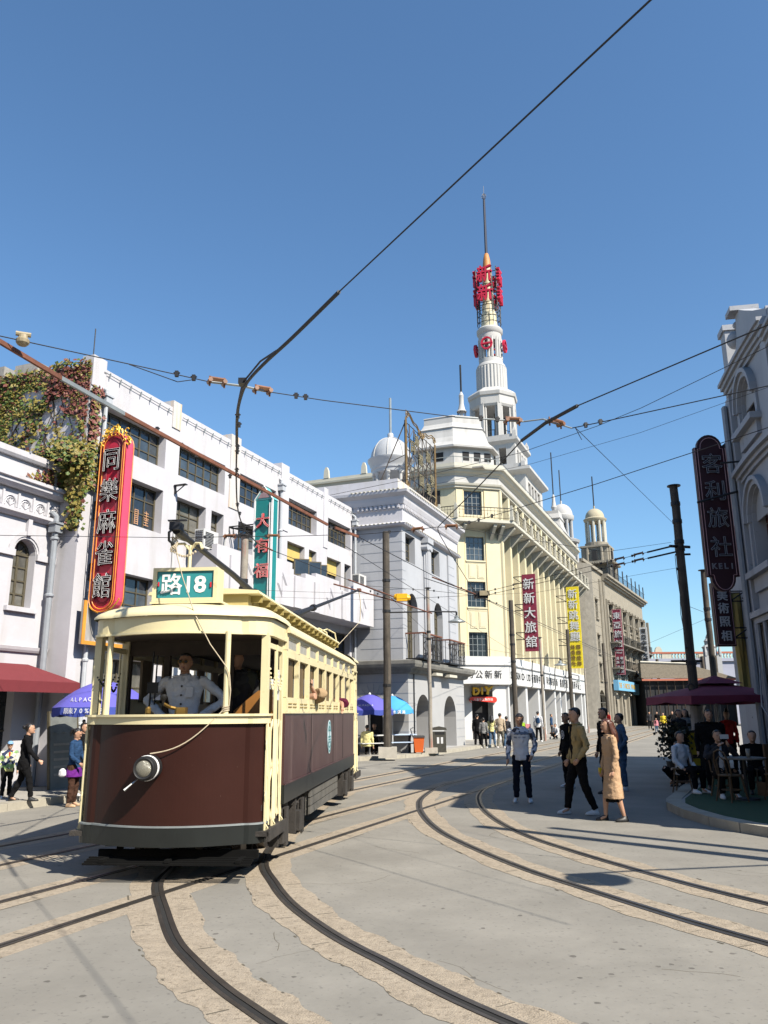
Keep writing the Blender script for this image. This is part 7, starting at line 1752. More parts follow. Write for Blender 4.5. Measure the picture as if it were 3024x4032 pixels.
# emblem on the side
mb = MB()
def Te(u, v, w=0): return (1.056 + w, 4.78 + u, 1.325 + v)
n = 28; mb.add([Te(.205 * cos(2*pi*k/n), .27 * sin(2*pi*k/n)) for k in range(n)] + [Te(.205 * cos(2*pi*k/n), .27 * sin(2*pi*k/n), .006) for k in range(n)], [tuple(range(n, 2*n))] + [(k, (k+1) % n, n + (k+1) % n, n + k) for k in range(n)]); em = mb.build('emblem', mat('pale_blue_enamel', (.50, .66, .72), .35, .05), TR_)
mb = MB()
for r0, r1, a0, a1 in ((.80, .92, .35, pi - .35), (.80, .92, pi + .35, 2*pi - .35), (.58, .68, .5, pi - .6), (.58, .68, pi + .5, 2*pi - .5)):
    for k in range(10):
        t0 = a0 + (a1 - a0) * k / 10; t1 = a0 + (a1 - a0) * (k + 1) / 10
        mb.add([Te(.205*r0*cos(t0), .27*r0*sin(t0), .008), Te(.205*r1*cos(t0), .27*r1*sin(t0), .008), Te(.205*r1*cos(t1), .27*r1*sin(t1), .008), Te(.205*r0*cos(t1), .27*r0*sin(t1), .008)], [(0, 1, 2, 3)])
for u0, u1, v0, v1 in ((-.02, .02, -.02, .18), (-.08, .10, .09, .115), (-.15, .15, -.012, .012), (-.13, .13, -.055, -.035), (-.12, .12, -.095, -.075), (-.10, -.07, -.16, -.02), (.07, .10, -.16, -.02)):
    mb.add([Te(u0, v0, .0085), Te(u1, v0, .0085), Te(u1, v1, .0085), Te(u0, v1, .0085)], [(0, 1, 2, 3)])
mb.build('emblem_mark', mat('teal_enamel', (.03, .22, .26), .35, .05), em)
# running gear
mb = MB(); mb.box(-.80, .80, .3, 9.0, .46, .66); mb.box(-.5, .5, 3.4, 5.8, .22, .46); mb.build('underframe', m_under, TR_)
for yy in (1.05, 2.15, 7.0, 8.05):
    for sx in (-1, 1):
        mb = MB(lambda x, y, z: (sx * .57 + z, yy + x, .315 + y)); mb.lathe([(.02, -.05), (.30, -.05), (.345, -.045), (.345, -.03), (.315, -.025), (.315, .05), (.25, .055), (.22, .03), (.08, .03), (.06, .09), (.02, .09)], 0, 0, 26); mb.build('wheel', m_rail, TR_, 'auto')
        mb = MB(); X = sx * .98
        mb.box(X - .09, X + .09, yy - .11, yy + .11, .22, .46)
        for k in range(4): mb.box(X - .08 + k * .045, X - .055 + k * .045, yy + .14, yy + .30, .16, .60)
        mb.box(X - .05, X + .05, yy - .20, yy - .14, .2, .66); mb.tube([(X, yy - .25, .58), (X, yy + .3, .52), (X, yy + .3, .24)], .035, 6); mb.build('axle_box', m_under, TR_)
    mb = MB(); mb.tube([(-.95, yy, .315), (.95, yy, .315)], .05, 8); mb.build('axle', m_under, TR_)
for sx in (-1, 1):
    mb = MB()
    for k in range(3): z = .30 + k * .115; mb.box(sx * 1.0, sx * 1.03, 3.12, 6.05, z, z + .10)
    mb.box(sx * .95, sx * 1.0, 3.15, 3.2, .28, .66); mb.box(sx * .95, sx * 1.0, 5.95, 6.0, .28, .66); mb.build('side_guard', mat('grey_worn_planks', (.10, .095, .085), .8, .25, 4, .2) if sx < 0 else bpy.data.materials['grey_worn_planks'], TR_)
mb = MB()
for k in range(4): mb.box(-.80, .98, -.28 + k * .055, -.25 + k * .055, .185 + k * .012, .205 + k * .012)
mb.box(-.74, 1.0, -.02, .03, .22, .30)
for x in (-.6, .1, .85): mb.box(x - .025, x + .025, -.28, .25, .21, .24); mb.box(x - .03, x + .03, .2, .26, .21, .5)
mb.build('lifeguard', m_guard, TR_)
mb = MB(); mb.box(-.35, -.28, .0, .06, .25, .40); mb.box(.2, .3, .05, .3, .24, .4); mb.build('coupler', m_under, TR_)
# trolley poles
mb = MB(); mb.tube([(0, 4.85, 3.45), (0, 3.7, 3.55), (0, 3.55, 3.57)], [.085, .075, .085], 10); mb.tube([(0, 3.55, 3.57), (0, 2.2, 3.66), (0, -.02, 3.74)], [.05, .042, .034], 8); mb.box(-.16, .16, 4.6, 5.3, 3.246, 3.32); mb.tube([(-.1, 5.2, 3.3), (-.1, 4.5, 3.5)], .03, 6); mb.tube([(.1, 5.2, 3.3), (.1, 4.5, 3.5)], .03, 6); mb.build('trolley_pole', m_wire, TR_)
mb = MB(); mb.tube([(0, .05, 3.735), (0, -.26, 3.75)], .05, 8); mb.box(-.06, .06, -.34, -.18, 3.74, 3.83); mb.box(-.11, .11, -.26, -.22, 3.86, 3.875); mb.tube([(-.02, -.3, 3.76), (-.05, -.36, 3.7), (-.06, -.32, 3.62), (-.03, -.2, 3.58)], .016, 5); mb.build('trolley_head', m_wire, TR_)
mb = MB(); mb.tube([(.03, .18, 3.36), (.03, .18, 3.66)], .022, 6)
for sx in (-1, 1): mb.tube([(.03, .18, 3.60), (.03 + sx * .07, .16, 3.68), (.03 + sx * .14, .12, 3.67), (.03 + sx * .17, .10, 3.60)], .018, 5)
mb.build('pole_hook', m_tcream, TR_)
tipw = Vector((-.69, 21.73, 4.97)); R_ = Matrix.Rotation(radians(4.35), 4, 'Z'); tl = R_ @ (tipw - Vector((-2.358, 9.205, 0)))
b0 = Vector((.0, 6.05, 3.45)); d = (tl - b0)
mb = MB(); mb.tube([b0, b0 + d * .16], [.085, .07], 10); mb.tube([b0 + d * .16, b0 + d * .30], [.06, .05], 8); mb.tube([b0 + d * .29, b0 + d * .31], .075, 10); mb.tube([b0 + d * .3, tl], [.04, .03], 8); mb.box(-.16, .16, 5.6, 6.4, 3.246, 3.32); mb.tube([(-.1, 5.7, 3.3), (-.1, 6.4, 3.5)], .03, 6); mb.tube([(.1, 5.7, 3.3), (.1, 6.4, 3.5)], .03, 6); mb.build('trolley_pole', m_wire, TR_)
mb = MB(); mb.box(tl.x - .05, tl.x + .05, tl.y - .15, tl.y + .1, tl.z - .05, tl.z + .02); mb.build('trolley_head', m_rustm, TR_)
mb = MB(); mb.tube([tl - Vector((0, .1, .05)), tl + Vector((.06, -.2, -.4)), tl + Vector((.05, -.3, -.9))], .012, 4); mb.tube([tl + Vector((.05, -.3, -.9)), (.25, 9.5, 2.9), (.3, 9.35, 1.9)], .008, 4); mb.build('tail_rope', m_rope, TR_)
# ================================================================ PEOPLE
SOFT = []
fold_tex = bpy.data.textures.new('folds', 'CLOUDS'); fold_tex.noise_scale = .075; fold_tex.noise_depth = 1
FOLD = {'top', 'coat', 'trousers', 'sleeves', 'skirt', 'inner_shirt', 'yoke', 'hood'}
def soft(mb, name, m, parent, vox, it=3):
    o = mb.build(name, m, parent); r = o.modifiers.new('r', 'REMESH'); r.mode = 'VOXEL'; r.voxel_size = vox; r.use_smooth_shade = True
    s = o.modifiers.new('s', 'SMOOTH'); s.factor = .5; s.iterations = it
    if name in FOLD: d = o.modifiers.new('d', 'DISPLACE'); d.texture = fold_tex; d.strength = .030 if name != 'coat' else .022; d.mid_level = .5; d.texture_coords = 'LOCAL'
    SOFT.append(o); return o
def bake_soft():
    dg = bpy.context.evaluated_depsgraph_get(); dg.update()
    for o in SOFT:
        me = bpy.data.meshes.new_from_object(o.evaluated_get(dg)); old = o.data; o.modifiers.clear(); me.name = old.name; o.data = me
        for p in me.polygons: p.use_smooth = True
        bpy.data.meshes.remove(old)
    SOFT.clear()
c_white = cloth('white_cotton', (.62, .62, .64), .05); c_black = cloth('black_cloth', (.006, .006, .007)); c_denimd = cloth('dark_denim', (.009, .012, .022), .2); c_denim = cloth('blue_denim', (.075, .13, .21), .2)
c_khaki = cloth('khaki_jacket', (.36, .265, .125)); c_camel = cloth('camel_coat', (.47, .31, .19), .06); c_beige = cloth('beige_knit', (.45, .36, .26)); c_grey = cloth('grey_jumper', (.20, .20, .20)); c_purple = cloth('purple_skirt', (.13, .02, .20))
c_navy = cloth('navy_blue_jacket', (.022, .055, .125)); c_brown = cloth('brown_leggings', (.06, .03, .02)); c_pink = cloth('pink_cloth', (.55, .22, .25)); c_yellow = cloth('yellow_cloth', (.62, .46, .04)); c_paleyel = cloth('pale_yellow_shirt', (.66, .60, .28)); c_red = cloth('red_cloth', (.45, .03, .03)); c_cap = cloth('light_blue_cap', (.20, .35, .55)); c_wine = cloth('wine_red_sleeve', (.10, .012, .035)); c_grey2 = cloth('olive_grey_trousers', (.16, .15, .12)); c_tan = cloth('tan_sleeve', (.34, .24, .14)); c_charcoal = cloth('charcoal_cloth', (.035, .035, .04))
m_shoe_w = mat('white_shoe', (.66, .66, .66), .6, .06, 8); m_shoe_k = mat('black_shoe', (.015, .015, .016), .5, .2); m_shoe_t = mat('tan_shoe', (.50, .33, .20), .6, .1)
def checks(name, cols, sc_=14):
    m = bpy.data.materials.new(name); m.use_nodes = True; n = m.node_tree; b = n.nodes['Principled BSDF']; b.inputs['Roughness'].default_value = .9
    tc = n.nodes.new('ShaderNodeTexCoord'); v = n.nodes.new('ShaderNodeTexVoronoi'); v.inputs['Scale'].default_value = sc_; n.links.new(tc.outputs['Object'], v.inputs['Vector'])
    sep = n.nodes.new('ShaderNodeSeparateColor'); n.links.new(v.outputs['Color'], sep.inputs[0]); cr = n.nodes.new('ShaderNodeValToRGB'); cr.color_ramp.interpolation = 'CONSTANT'
    while len(cr.color_ramp.elements) < len(cols): cr.color_ramp.elements.new(.5)
    for i, c in enumerate(cols): cr.color_ramp.elements[i].position = i / len(cols); cr.color_ramp.elements[i].color = tuple(c) + (1,)
    n.links.new(sep.outputs[0], cr.inputs[0]); n.links.new(cr.outputs[0], b.inputs['Base Color']); return m
c_camo = checks('camouflage_sleeve', [(.03, .035, .055), (.42, .44, .50), (.10, .13, .19), (.60, .60, .63)], 13)
c_plaid = checks('green_yellow_plaid', [(.16, .28, .10), (.02, .03, .08), (.42, .42, .16), (.5, .5, .45)], 16)
c_floral = checks('dark_floral_shirt', [(.010, .010, .012), (.012, .012, .014), (.012, .011, .012), (.010, .011, .012), (.035, .035, .02), (.02, .02, .02)], 9)

def person(label, pos, az, H=1.7, top=c_black, legs=c_black, shoes=m_shoe_k, hair='short', hairm=None, skin=None, armR=None, armL=None, stance=.09, stride=.0, lean=.0, yaw=0., pitch=0., sleeves=None,
           style='jacket', fem=False, bare=False, near=False, face=False, group='people in the street', seated=False, crouch=False, inner=None, girth=1.0, wide=1.0, knee=None, lift=(0, 0), no_legs=False):
    """az: heading, degrees clockwise from straight away from the viewer; arms: (elbow, wrist) offsets from the shoulder in units of the height, x outward, y forward"""
    t = thing('person', label, 'person', pos, -radians(az), group)
    vox = .010 if near else .017; skin = skin or m_skin; hairm = hairm or m_hair
    sw = (.104 if fem else .118) * wide; dz = 0.0
    hipz = .515
    if seated: dz = -.265; 
    if crouch: dz = -.40
    hipz += dz
    L = lambda x, y, z: (x * H, (y + lean * max(0, z - hipz)) * H, z * H)
    shz = .815 + dz
    hx = .052 * (1.0 if not fem else 1.05)
    # leg joints
    legj = []
    for s, ly in ((1, stride), (-1, -stride)):
        hip = (s * hx, 0, hipz); lf = lift[0] if s == 1 else lift[1]
        if seated: kn = (s * .075, .25, .285); an = (s * .075, .24, .045)
        elif crouch: kn = (s * .085, .20, .25); an = (s * .07, .02, .045)
        else:
            an = (s * stance * .75, ly, .045 + lf); kn = (s * (hx * .5 + stance * .37), ly * .45 + .015 + abs(ly) * .12 + lf * .9, .285 + lf * .25)
        legj.append((s, hip, kn, an))
    arms = []
    for s, a in ((1, armR), (-1, armL)):
        e, w = a or ((.022, -.012, -.17), (.03, .03, -.325))
        sh = (s * sw, 0, shz - .012); el = (sh[0] + s * e[0], e[1], sh[2] + e[2]); wr = (sh[0] + s * w[0], w[1], sh[2] + w[2]); arms.append((s, sh, el, wr))
    LL = lambda p: Vector(L(*p))
    # ---- body (one continuous skin surface)
    b = MB(); hz = .935 + dz; cyaw, syaw = cos(radians(yaw)), sin(radians(yaw)); cp, spt = cos(radians(pitch)), sin(radians(pitch))
    hc = LL((0, .012, hz - .006)); 
    def hd(x, y, z):   # head space (metres in units of H) -> local
        y2 = y * cp - z * spt * -1 * -1 if False else y * cp + z * spt; z2 = z * cp - y * spt
        return (hc.x + H * (x * cyaw - y2 * -syaw * -1 if False else H and (x * cyaw - y2 * syaw)) if False else hc.x + H * (x * cyaw - y2 * syaw), hc.y + H * (x * syaw + y2 * cyaw), hc.z + H * z2)
    rings = []
    for z, rx, ry, oy in ((-.068, .016, .018, .016), (-.058, .030, .034, .012), (-.036, .040, .046, .006), (-.008, .0445, .054, .000), (.020, .046, .058, -.004), (.044, .040, .052, -.006), (.060, .024, .032, -.006), (.066, .006, .008, -.006)):
        rings.append([hd(rx * cos(2*pi*k/14), oy + ry * sin(2*pi*k/14), z) for k in range(14)])
    b.loft(rings, True)
    b.sphere(hd(0, .060, -.012), .0095 * H, 6, 5, 1.3); b.sphere(hd(0, .056, -.052), .013 * H, 6, 5)
    for s in (-1, 1): b.sphere(hd(s * .046, -.004, -.005), .011 * H, 6, 5, 1.6, .5)
    for s in (-1, 1): b.sphere(hd(s * .019, .050, .012), .010 * H, 6, 5, .5)
    b.tube([LL((0, -.002, .815 + dz)), LL((0, .004, .885 + dz))], [.034 * H, .029 * H], 10)
    b.loft([[L(rx * cos(2*pi*k/14), ry * sin(2*pi*k/14), z + dz) for k in range(14)] for z, rx, ry in ((.49, .07, .05), (.60, .062, .042), (.72, .08, .05), (.80, .08, .04), (.83, .035, .03))], True)
    for s, sh, el, wr in arms:
        a, c, d = LL(sh), LL(el), LL(wr); b.tube([a, a.lerp(c, .5), c], [.024 * H, .023 * H, .019 * H], 8); b.tube([c, c.lerp(d, .4), d], [.019 * H, .019 * H, .013 * H], 8)
        f = (d - c).normalized(); side = f.cross(Vector((0, 1, 0)));  side = side.normalized() if side.length > .1 else Vector((1, 0, 0)); nrm = side.cross(f)
        pl = d + f * .045 * H; b.tube([d, d + f * .02 * H, pl], [.014 * H, .018 * H, .017 * H], 8)
        for k in range(4):
            o = (k - 1.5) * .0095 * H; ln = (.038, .044, .042, .034)[k] * H; p0 = pl + nrm * o - f * .012 * H; b.tube([p0, p0 + f * ln * .55 + side * .004 * H, p0 + f * ln + side * .016 * H], [.0062 * H, .006 * H, .0048 * H], 6)
        p0 = d + f * .015 * H + nrm * .014 * H; b.tube([p0, p0 + f * .022 * H + nrm * .014 * H, p0 + f * .042 * H + nrm * .016 * H], [.007 * H, .0066 * H, .005 * H], 6)
    if not no_legs:
        for s, hip, kn, an in legj:
            h_, k_, a_ = LL(hip), Vector((kn[0] * H, kn[1] * H, kn[2] * H)), Vector((an[0] * H, an[1] * H, an[2] * H))
            b.tube([h_, h_.lerp(k_, .5), k_], [.046 * H, .042 * H, .030 * H], 8); b.tube([k_, k_.lerp(a_, .35), a_], [.030 * H, .032 * H, .019 * H], 8); b.tube([a_, a_ + Vector((0, .06 * H, -.028 * H))], [.02 * H, .016 * H], 6)
    soft(b, 'body', skin, t, vox * .8, 2)
    # ---- clothes
    g = girth
    def torso(bm, grow, zlo, zhi, flare=0.0):
        R = []
        prof = ((.44, .088, .066), (.50, .092, .068), (.56, .086, .062), (.62, .080, .056), (.70, .094, .062), (.76, .104, .060), (.80, .100, .052), (.822, .078, .042), (.836, .042, .036)) if not fem else ((.44, .088, .066), (.50, .090, .066), (.56, .080, .056), (.62, .070, .050), (.70, .080, .062), (.76, .090, .056), (.80, .086, .048), (.822, .066, .040), (.836, .040, .034))
        zs = [zlo] + [p[0] for p in prof if zlo < p[0] < zhi] + [zhi]
        for z in zs:
            for i in range(len(prof) - 1):
                if prof[i][0] <= z <= prof[i+1][0] + 1e-6: q = (z - prof[i][0]) / (prof[i+1][0] - prof[i][0]); rx = prof[i][1] + (prof[i+1][1] - prof[i][1]) * q; ry = prof[i][2] + (prof[i+1][2] - prof[i][2]) * q; break
            else: rx, ry = prof[0][1], prof[0][2]
            if z < .44: rx = prof[0][1] + flare * (.44 - z); ry = prof[0][2] + flare * .8 * (.44 - z)
            R.append([L(((rx * g * (wide if z > .6 else 1) + grow)) * cos(2*pi*k/20) * (1 + .012 * sin(k * 2.9 + z * 40)), (ry * g + grow) * sin(2*pi*k/20), z + dz) for k in range(20)])
        bm.loft(R, True)
    tb = MB(); zlo = {'jacket': .47, 'coat': .22, 'shirt': .49, 'tunic': .40}[style]
    if seated or crouch: zlo = max(zlo, .46)
    torso(tb, .006, zlo, .838, .10 if style in ('coat', 'tunic') else 0)
    tb.tube([LL((0, -.004, .82 + dz)), LL((0, .0, .85 + dz))], [.042 * H, .038 * H], 12)
    sb_ = tb if sleeves is None else MB()
    for s, sh, el, wr in arms:
        a, c, d = LL(sh), LL(el), LL(wr); a2 = a + Vector((-s * .02 * H, 0, .0)); rn = random.Random(int(H * 1000) + s)
        sb_.tube([a2, a, a.lerp(c, .35), a.lerp(c, .7), c], [.034 * H, .037 * H, .034 * H, .033 * H, .030 * H], 10); sb_.tube([c, c.lerp(d, .25), c.lerp(d, .55), c.lerp(d, .85), d + (d - c).normalized() * .0], [.031 * H, .030 * H, .029 * H, .025 * H, .023 * H], 10)
    soft(tb, {'coat': 'coat'}.get(style, 'top'), top, t, vox, 2)
    if sleeves is not None: soft(sb_, 'sleeves', sleeves, t, vox, 2)
    if inner is not None:
        ib = MB(); 
        ib.loft([[L(w_ * cos(2*pi*k/10) , (.062 * g + .012) * (.55 + .45 * max(0, sin(2*pi*k/10))) * (1 if sin(2*pi*k/10) > 0 else .3), z + dz) for k in range(10)] for z, w_ in ((.49, .042), (.60, .036), (.72, .032), (.80, .022), (.835, .015))], True)
        soft(ib, 'inner_shirt', inner, t, vox, 1)
    if not bare and not no_legs:
        lb = MB()
        for s, hip, kn, an in legj:
            h_, k_, a_ = LL(hip), Vector((kn[0] * H, kn[1] * H, kn[2] * H)), Vector((an[0] * H, an[1] * H, (an[2] + .012) * H))
            lb.tube([h_ + Vector((0, 0, .01 * H)), h_.lerp(k_, .3), h_.lerp(k_, .7), k_], [.056 * H * g, .055 * H * g, .047 * H, .041 * H], 12); lb.tube([k_, k_.lerp(a_, .35), k_.lerp(a_, .75), a_], [.041 * H, .041 * H, .035 * H, .033 * H], 12)
        lb.loft([[L(rx * g * cos(2*pi*k/16), ry * g * sin(2*pi*k/16), z + dz) for k in range(16)] for z, rx, ry in ((.455, .07, .055), (.50, .092, .068), (.55, .086, .062))], True)
        soft(lb, 'trousers', legs, t, vox, 2)
    if not no_legs:
        for s, hip, kn, an in legj:
            a_ = Vector((an[0] * H, an[1] * H, an[2] * H)); z0 = a_.z - .043 * H; fb = MB(); out = s * .012 * H
            fb.loft([[(a_.x + out * q + rx * H * cos(2*pi*k/12), a_.y + (yo + ry * sin(2*pi*k/12)) * H, z0 + z * H) for k in range(12)] for z, rx, ry, yo, q in ((.0, .024, .070, .035, 1), (.012, .026, .073, .035, 1), (.026, .024, .064, .032, 1), (.042, .021, .038, .008, .5), (.055, .021, .026, -.004, 0))], True)
            soft(fb, 'shoe', shoes, t, vox * .8, 1)
    # ---- hair
    hb = MB()
    cap = [(.014, .0440, .044, -.022), (.026, .0455, .048, -.018), (.038, .0450, .0525, -.012), (.052, .0385, .047, -.008), (.062, .027, .035, -.007), (.069, .009, .012, -.006)]
    if hair != 'none':
        hb.loft([[hd(rx * cos(2*pi*k/14), oy + ry * sin(2*pi*k/14), z) for k in range(14)] for z, rx, ry, oy in cap], True)
        rn = random.Random(int(H * 999))
        hb.loft([[hd(rx * cos(2*pi*k/14), oy + ry * sin(2*pi*k/14), z) for k in range(14)] for z, rx, ry, oy in (((-.040, .026, .018, -.030), (-.026, .040, .026, -.030), (-.004, .0475, .036, -.024), (.018, .0490, .043, -.020), (.036, .0465, .046, -.016)) if fem else ((-.026, .022, .012, -.040), (-.008, .036, .020, -.036), (.012, .0440, .030, -.028), (.028, .0460, .040, -.020), (.040, .0445, .044, -.016)))], True)
        for k in range(16): a = rn.uniform(0, 2*pi); q = rn.uniform(.2, 1); hb.sphere(hd(.034 * q * cos(a), -.006 + .042 * q * sin(a), .060 - .020 * q * q), rn.uniform(.006, .010) * H, 6, 4)
        for k in range(5): hb.sphere(hd(-.026 + .013 * k, .034, .050), .009 * H, 6, 4)
        hb.tube([hd(0, -.036, .03), hd(0, -.038, -.01), hd(0, -.034, -.03)], [.034 * H, .028 * H, .014 * H], 8)
        for s in (-1, 1): hb.tube([hd(s * .042, -.012, .03), hd(s * .046, -.018, -.006)], [.013 * H, .008 * H], 6)
        if hair == 'pony': hb.tube([hd(0, -.055, .03), hd(0, -.085, .02), hd(0, -.088, -.03), hd(0, -.075, -.07)], [.016 * H, .022 * H, .018 * H, .007 * H], 8)
        if hair == 'bun': hb.sphere(hd(0, -.075, .02), .028 * H, 8, 6)
        if hair == 'topbun': hb.sphere(hd(0, -.02, .088), .026 * H, 8, 6)
        if hair == 'long':
            for k in range(9):
                a = pi + pi * k / 8; x = .046 * cos(a); y = -.010 + .050 * sin(a); e = rn.uniform(-.01, .01)
                hb.tube([hd(x, y, .03), hd(x * 1.15, y * 1.15 - .004, -.03), hd(x * 1.45 + e, y * 1.3 - .012, -.09), hd(x * 1.6 + e * 2, y * 1.35 - .01, -.15 + e), hd(x * 1.55 + e * 2, y * 1.3, -.185 + e)], [.018 * H, .019 * H, .018 * H, .014 * H, .006 * H], 6)
    if hair != 'none': soft(hb, 'hair', hairm, t, vox * .85, 1)
    if face or near:
        for s in (-1, 1):
            eb = MB(); eb.sphere(hd(s * .0195, .0545, .004), .0050 * H, 8, 5, .5); eb.build('eye', m_black, t)
        eb = MB(); eb.tube([hd(-.014, .0535, -.036), hd(0, .0585, -.0345), hd(.014, .0535, -.036)], .0032 * H, 5); eb.build('mouth', mat('lip', (.28, .10, .08), .5) if 'lip' not in bpy.data.materials else bpy.data.materials['lip'], t)
    t['_h'] = H
    del t['_h']
    return t, hd, L, arms
AH = ((.04, .02, -.16), (.005, .12, -.25))         # forearm bent forward
POCK = ((.045, -.03, -.165), (.005, .045, -.285))   # hand in pocket
AKIM = ((.155, -.045, -.135), (.0, .045, -.245))    # hand on hip

# tram driver
t, hd, L, A = person('tram driver in white jacket and sunglasses standing with hands on hips', (-2.41, 9.86, .74), 183, 1.69, c_white, c_charcoal, m_shoe_k, 'short', armR=AKIM, armL=AKIM, near=True, skin=m_skind, wide=1.12, girth=1.12, style='jacket', group='tram crew and passengers', stance=.12)
for s in (-1, 1):
    mb = MB(); c = hd(s * .021, .064, .003); mb.sphere(c, .024, 10, 6, .8, 1.0, .35); mb.build('sunglass_lens', m_black, t)
    mb = MB(); mb.tube([tuple(Vector(hd(s * .021, .068, .003)) + Vector((.026 * cos(2*pi*k/14), -.004, .021 * sin(2*pi*k/14)))) for k in range(15)], .0035, 4); mb.tube([hd(s * .038, .058, .008), hd(s * .048, .0, .008)], .003, 4); mb.build('sunglass_rim', m_brass, t)
for k, z in enumerate((.762, .70, .64, .575)):
    mb = MB(); mb.sphere(L(0, .083 - .004 * abs(k - 1), z), .013, 8, 5, 1, 1, .5); mb.build('button', m_black, t)
mb = MB(); mb.box(-.14, -.05, .128, .136, 1.16, 1.28); mb.build('breast_pocket', c_white, t)
for s in (-1, 1): mb = MB(); mb.add([L(s * .012, .052, .835), L(s * .048, .040, .842), L(s * .046, .066, .80), L(s * .014, .072, .775)], [(0, 1, 2, 3)]); mb.build('collar', c_white, t)
person('dark standing passenger in a floral shirt behind the tram driver', (-1.86, 10.30, .80), 200, 1.70, c_floral, c_black, hair='short', skin=m_skind, group='tram crew and passengers', wide=1.1, girth=1.15)
# passengers leaning out of the windows
t = thing('person', 'passenger in tan coat reaching an arm and phone out of a tram window', 'person', (-2.358, 9.205, 0), radians(-4.35), 'tram crew and passengers')
mb = MB(); mb.tube([(.80, 3.2, 1.85), (.98, 3.10, 1.93), (1.10, 3.05, 1.95)], [.07, .06, .05], 8); mb.tube([(1.08, 3.28, 1.93), (1.05, 3.1, 2.04), (1.03, 3.0, 2.10)], [.035, .03, .025], 8); mb.sphere((1.03, 2.98, 2.12), .035, 8, 6)
for k in range(4): mb.tube([(1.04, 2.985, 2.10 + k * .018), (1.07, 2.95, 2.125 + k * .018), (1.045, 2.92, 2.135 + k * .018)], .009, 5)
mb.tube([(.60, 3.1, 1.5), (.62, 3.1, 1.95)], [.17, .13], 10); mb.sphere((.62, 3.05, 2.15), .105, 12, 10, 1.2); soft(mb, 'body', m_skin, t, .010, 2)
mb = MB(); mb.tube([(.72, 3.22, 1.84), (.95, 3.28, 1.90), (1.12, 3.36, 1.93)], [.09, .085, .075], 10); mb.tube([(1.12, 3.36, 1.93), (1.16, 3.24, 1.99), (1.10, 3.17, 2.0)], [.075, .09, .075], 10); mb.tube([(.6, 3.1, 1.2), (.62, 3.1, 1.9)], [.2, .16], 10); soft(mb, 'coat', c_tan, t, .014, 2)
mb = MB(); mb.sphere((.62, 3.08, 2.19), .115, 10, 8, 1.1); soft(mb, 'hair', m_hair, t, .016, 1)
mb = MB(); mb.box(1.0, 1.01, 2.90, 2.98, 2.1, 2.25); mb.build('phone', m_black, t)
t = thing('person', 'passenger with a wine red sleeve hanging out of a rear tram window', 'person', (-2.358, 9.205, 0), radians(-4.35), 'tram crew and passengers')
mb = MB(); mb.tube([(.9, 6.4, 1.92), (1.08, 6.2, 1.88), (1.12, 6.02, 1.80)], [.05, .045, .03], 8); mb.sphere((1.12, 5.98, 1.77), .04, 8, 6)
for k in range(4): mb.tube([(1.11, 5.97, 1.76), (1.12 + .012 * (k - 1.5), 5.93, 1.70 - .004 * k)], .009, 5)
mb.tube([(.62, 6.5, 1.4), (.62, 6.5, 1.95)], [.16, .12], 8); mb.sphere((.62, 6.5, 2.13), .1, 10, 8, 1.2); soft(mb, 'body', m_skin, t, .012, 2)
mb = MB(); mb.tube([(.85, 6.45, 1.93), (1.10, 6.38, 1.90), (1.15, 6.2, 1.87)], [.08, .085, .075], 10); mb.tube([(.62, 6.5, 1.2), (.62, 6.5, 1.9)], [.19, .15], 8); soft(mb, 'top', c_wine, t, .014, 2)
mb = MB(); mb.sphere((.62, 6.51, 2.17), .11, 10, 8, 1.1); soft(mb, 'hair', m_hair, t, .016, 1)

G6 = 'group of bystanders by the curved track'
t, hd, L, A = person('young man in white jacket with camouflage sleeves and dark jeans, looking down', (2.66, 16.45, 0), 196, 1.68, c_white, c_denimd, m_shoe_w, 'short', near=True, sleeves=c_camo, armL=POCK, yaw=8, pitch=24, group=G6, inner=None, stance=.10, wide=1.04)
mb = MB()
for k, c in enumerate('UREL CS 1987'):
    if c != ' ': put_text(mb, c, lambda u, v, w: tuple(Vector(L(0, .0725 - .02 * ((k - 5.5) / 6) ** 2, .725)) + Vector((-(k - 5.5) * .020 - u, w * .2 + .002, v))), .036, bold=.02)
mb.build('chest_lettering', c_navy, t)
mb = MB(); torso_ = [[L(rx * cos(2*pi*k/18), ry * sin(2*pi*k/18), z) for k in range(18)] for z, rx, ry in ((.755, .116, .070), (.80, .109, .062), (.826, .084, .052), (.842, .05, .046))]; mb.loft(torso_, True); soft(mb, 'yoke', c_camo, t, .012, 1)
mb = MB(); mb.tube([L(-.05, -.035, .835), L(0, -.055, .83), L(.05, -.035, .835)], [.026, .036, .026], 8); soft(mb, 'hood', c_camo, t, .012, 1)
t, hd, L, A = person('woman in black hooded sweatshirt with a white round print', (4.25, 19.5, 0), 250, 1.69, c_black, c_black, m_shoe_w, 'pony', near=True, fem=True, yaw=12, group=G6, girth=1.1, skin=m_skind, wide=1.1)
mb = MB(); cpt = Vector(L(-.012, .078, .70)); n = 22
for r0, r1 in ((.80, 1.0), (.0, .55)):
    for k in range(n):
        t0, t1 = 2*pi*k/n, 2*pi*(k+1)/n
        if r0 == 0 and k % 3 == 0: continue
        mb.add([tuple(cpt + Vector((.072*r0*cos(t0), .004, .10*r0*sin(t0)))), tuple(cpt + Vector((.072*r1*cos(t0), .004, .10*r1*sin(t0)))), tuple(cpt + Vector((.072*r1*cos(t1), .004, .10*r1*sin(t1)))), tuple(cpt + Vector((.072*r0*cos(t1), .004, .10*r0*sin(t1))))], [(0, 1, 2, 3)])
mb.build('chest_print', c_white, t)
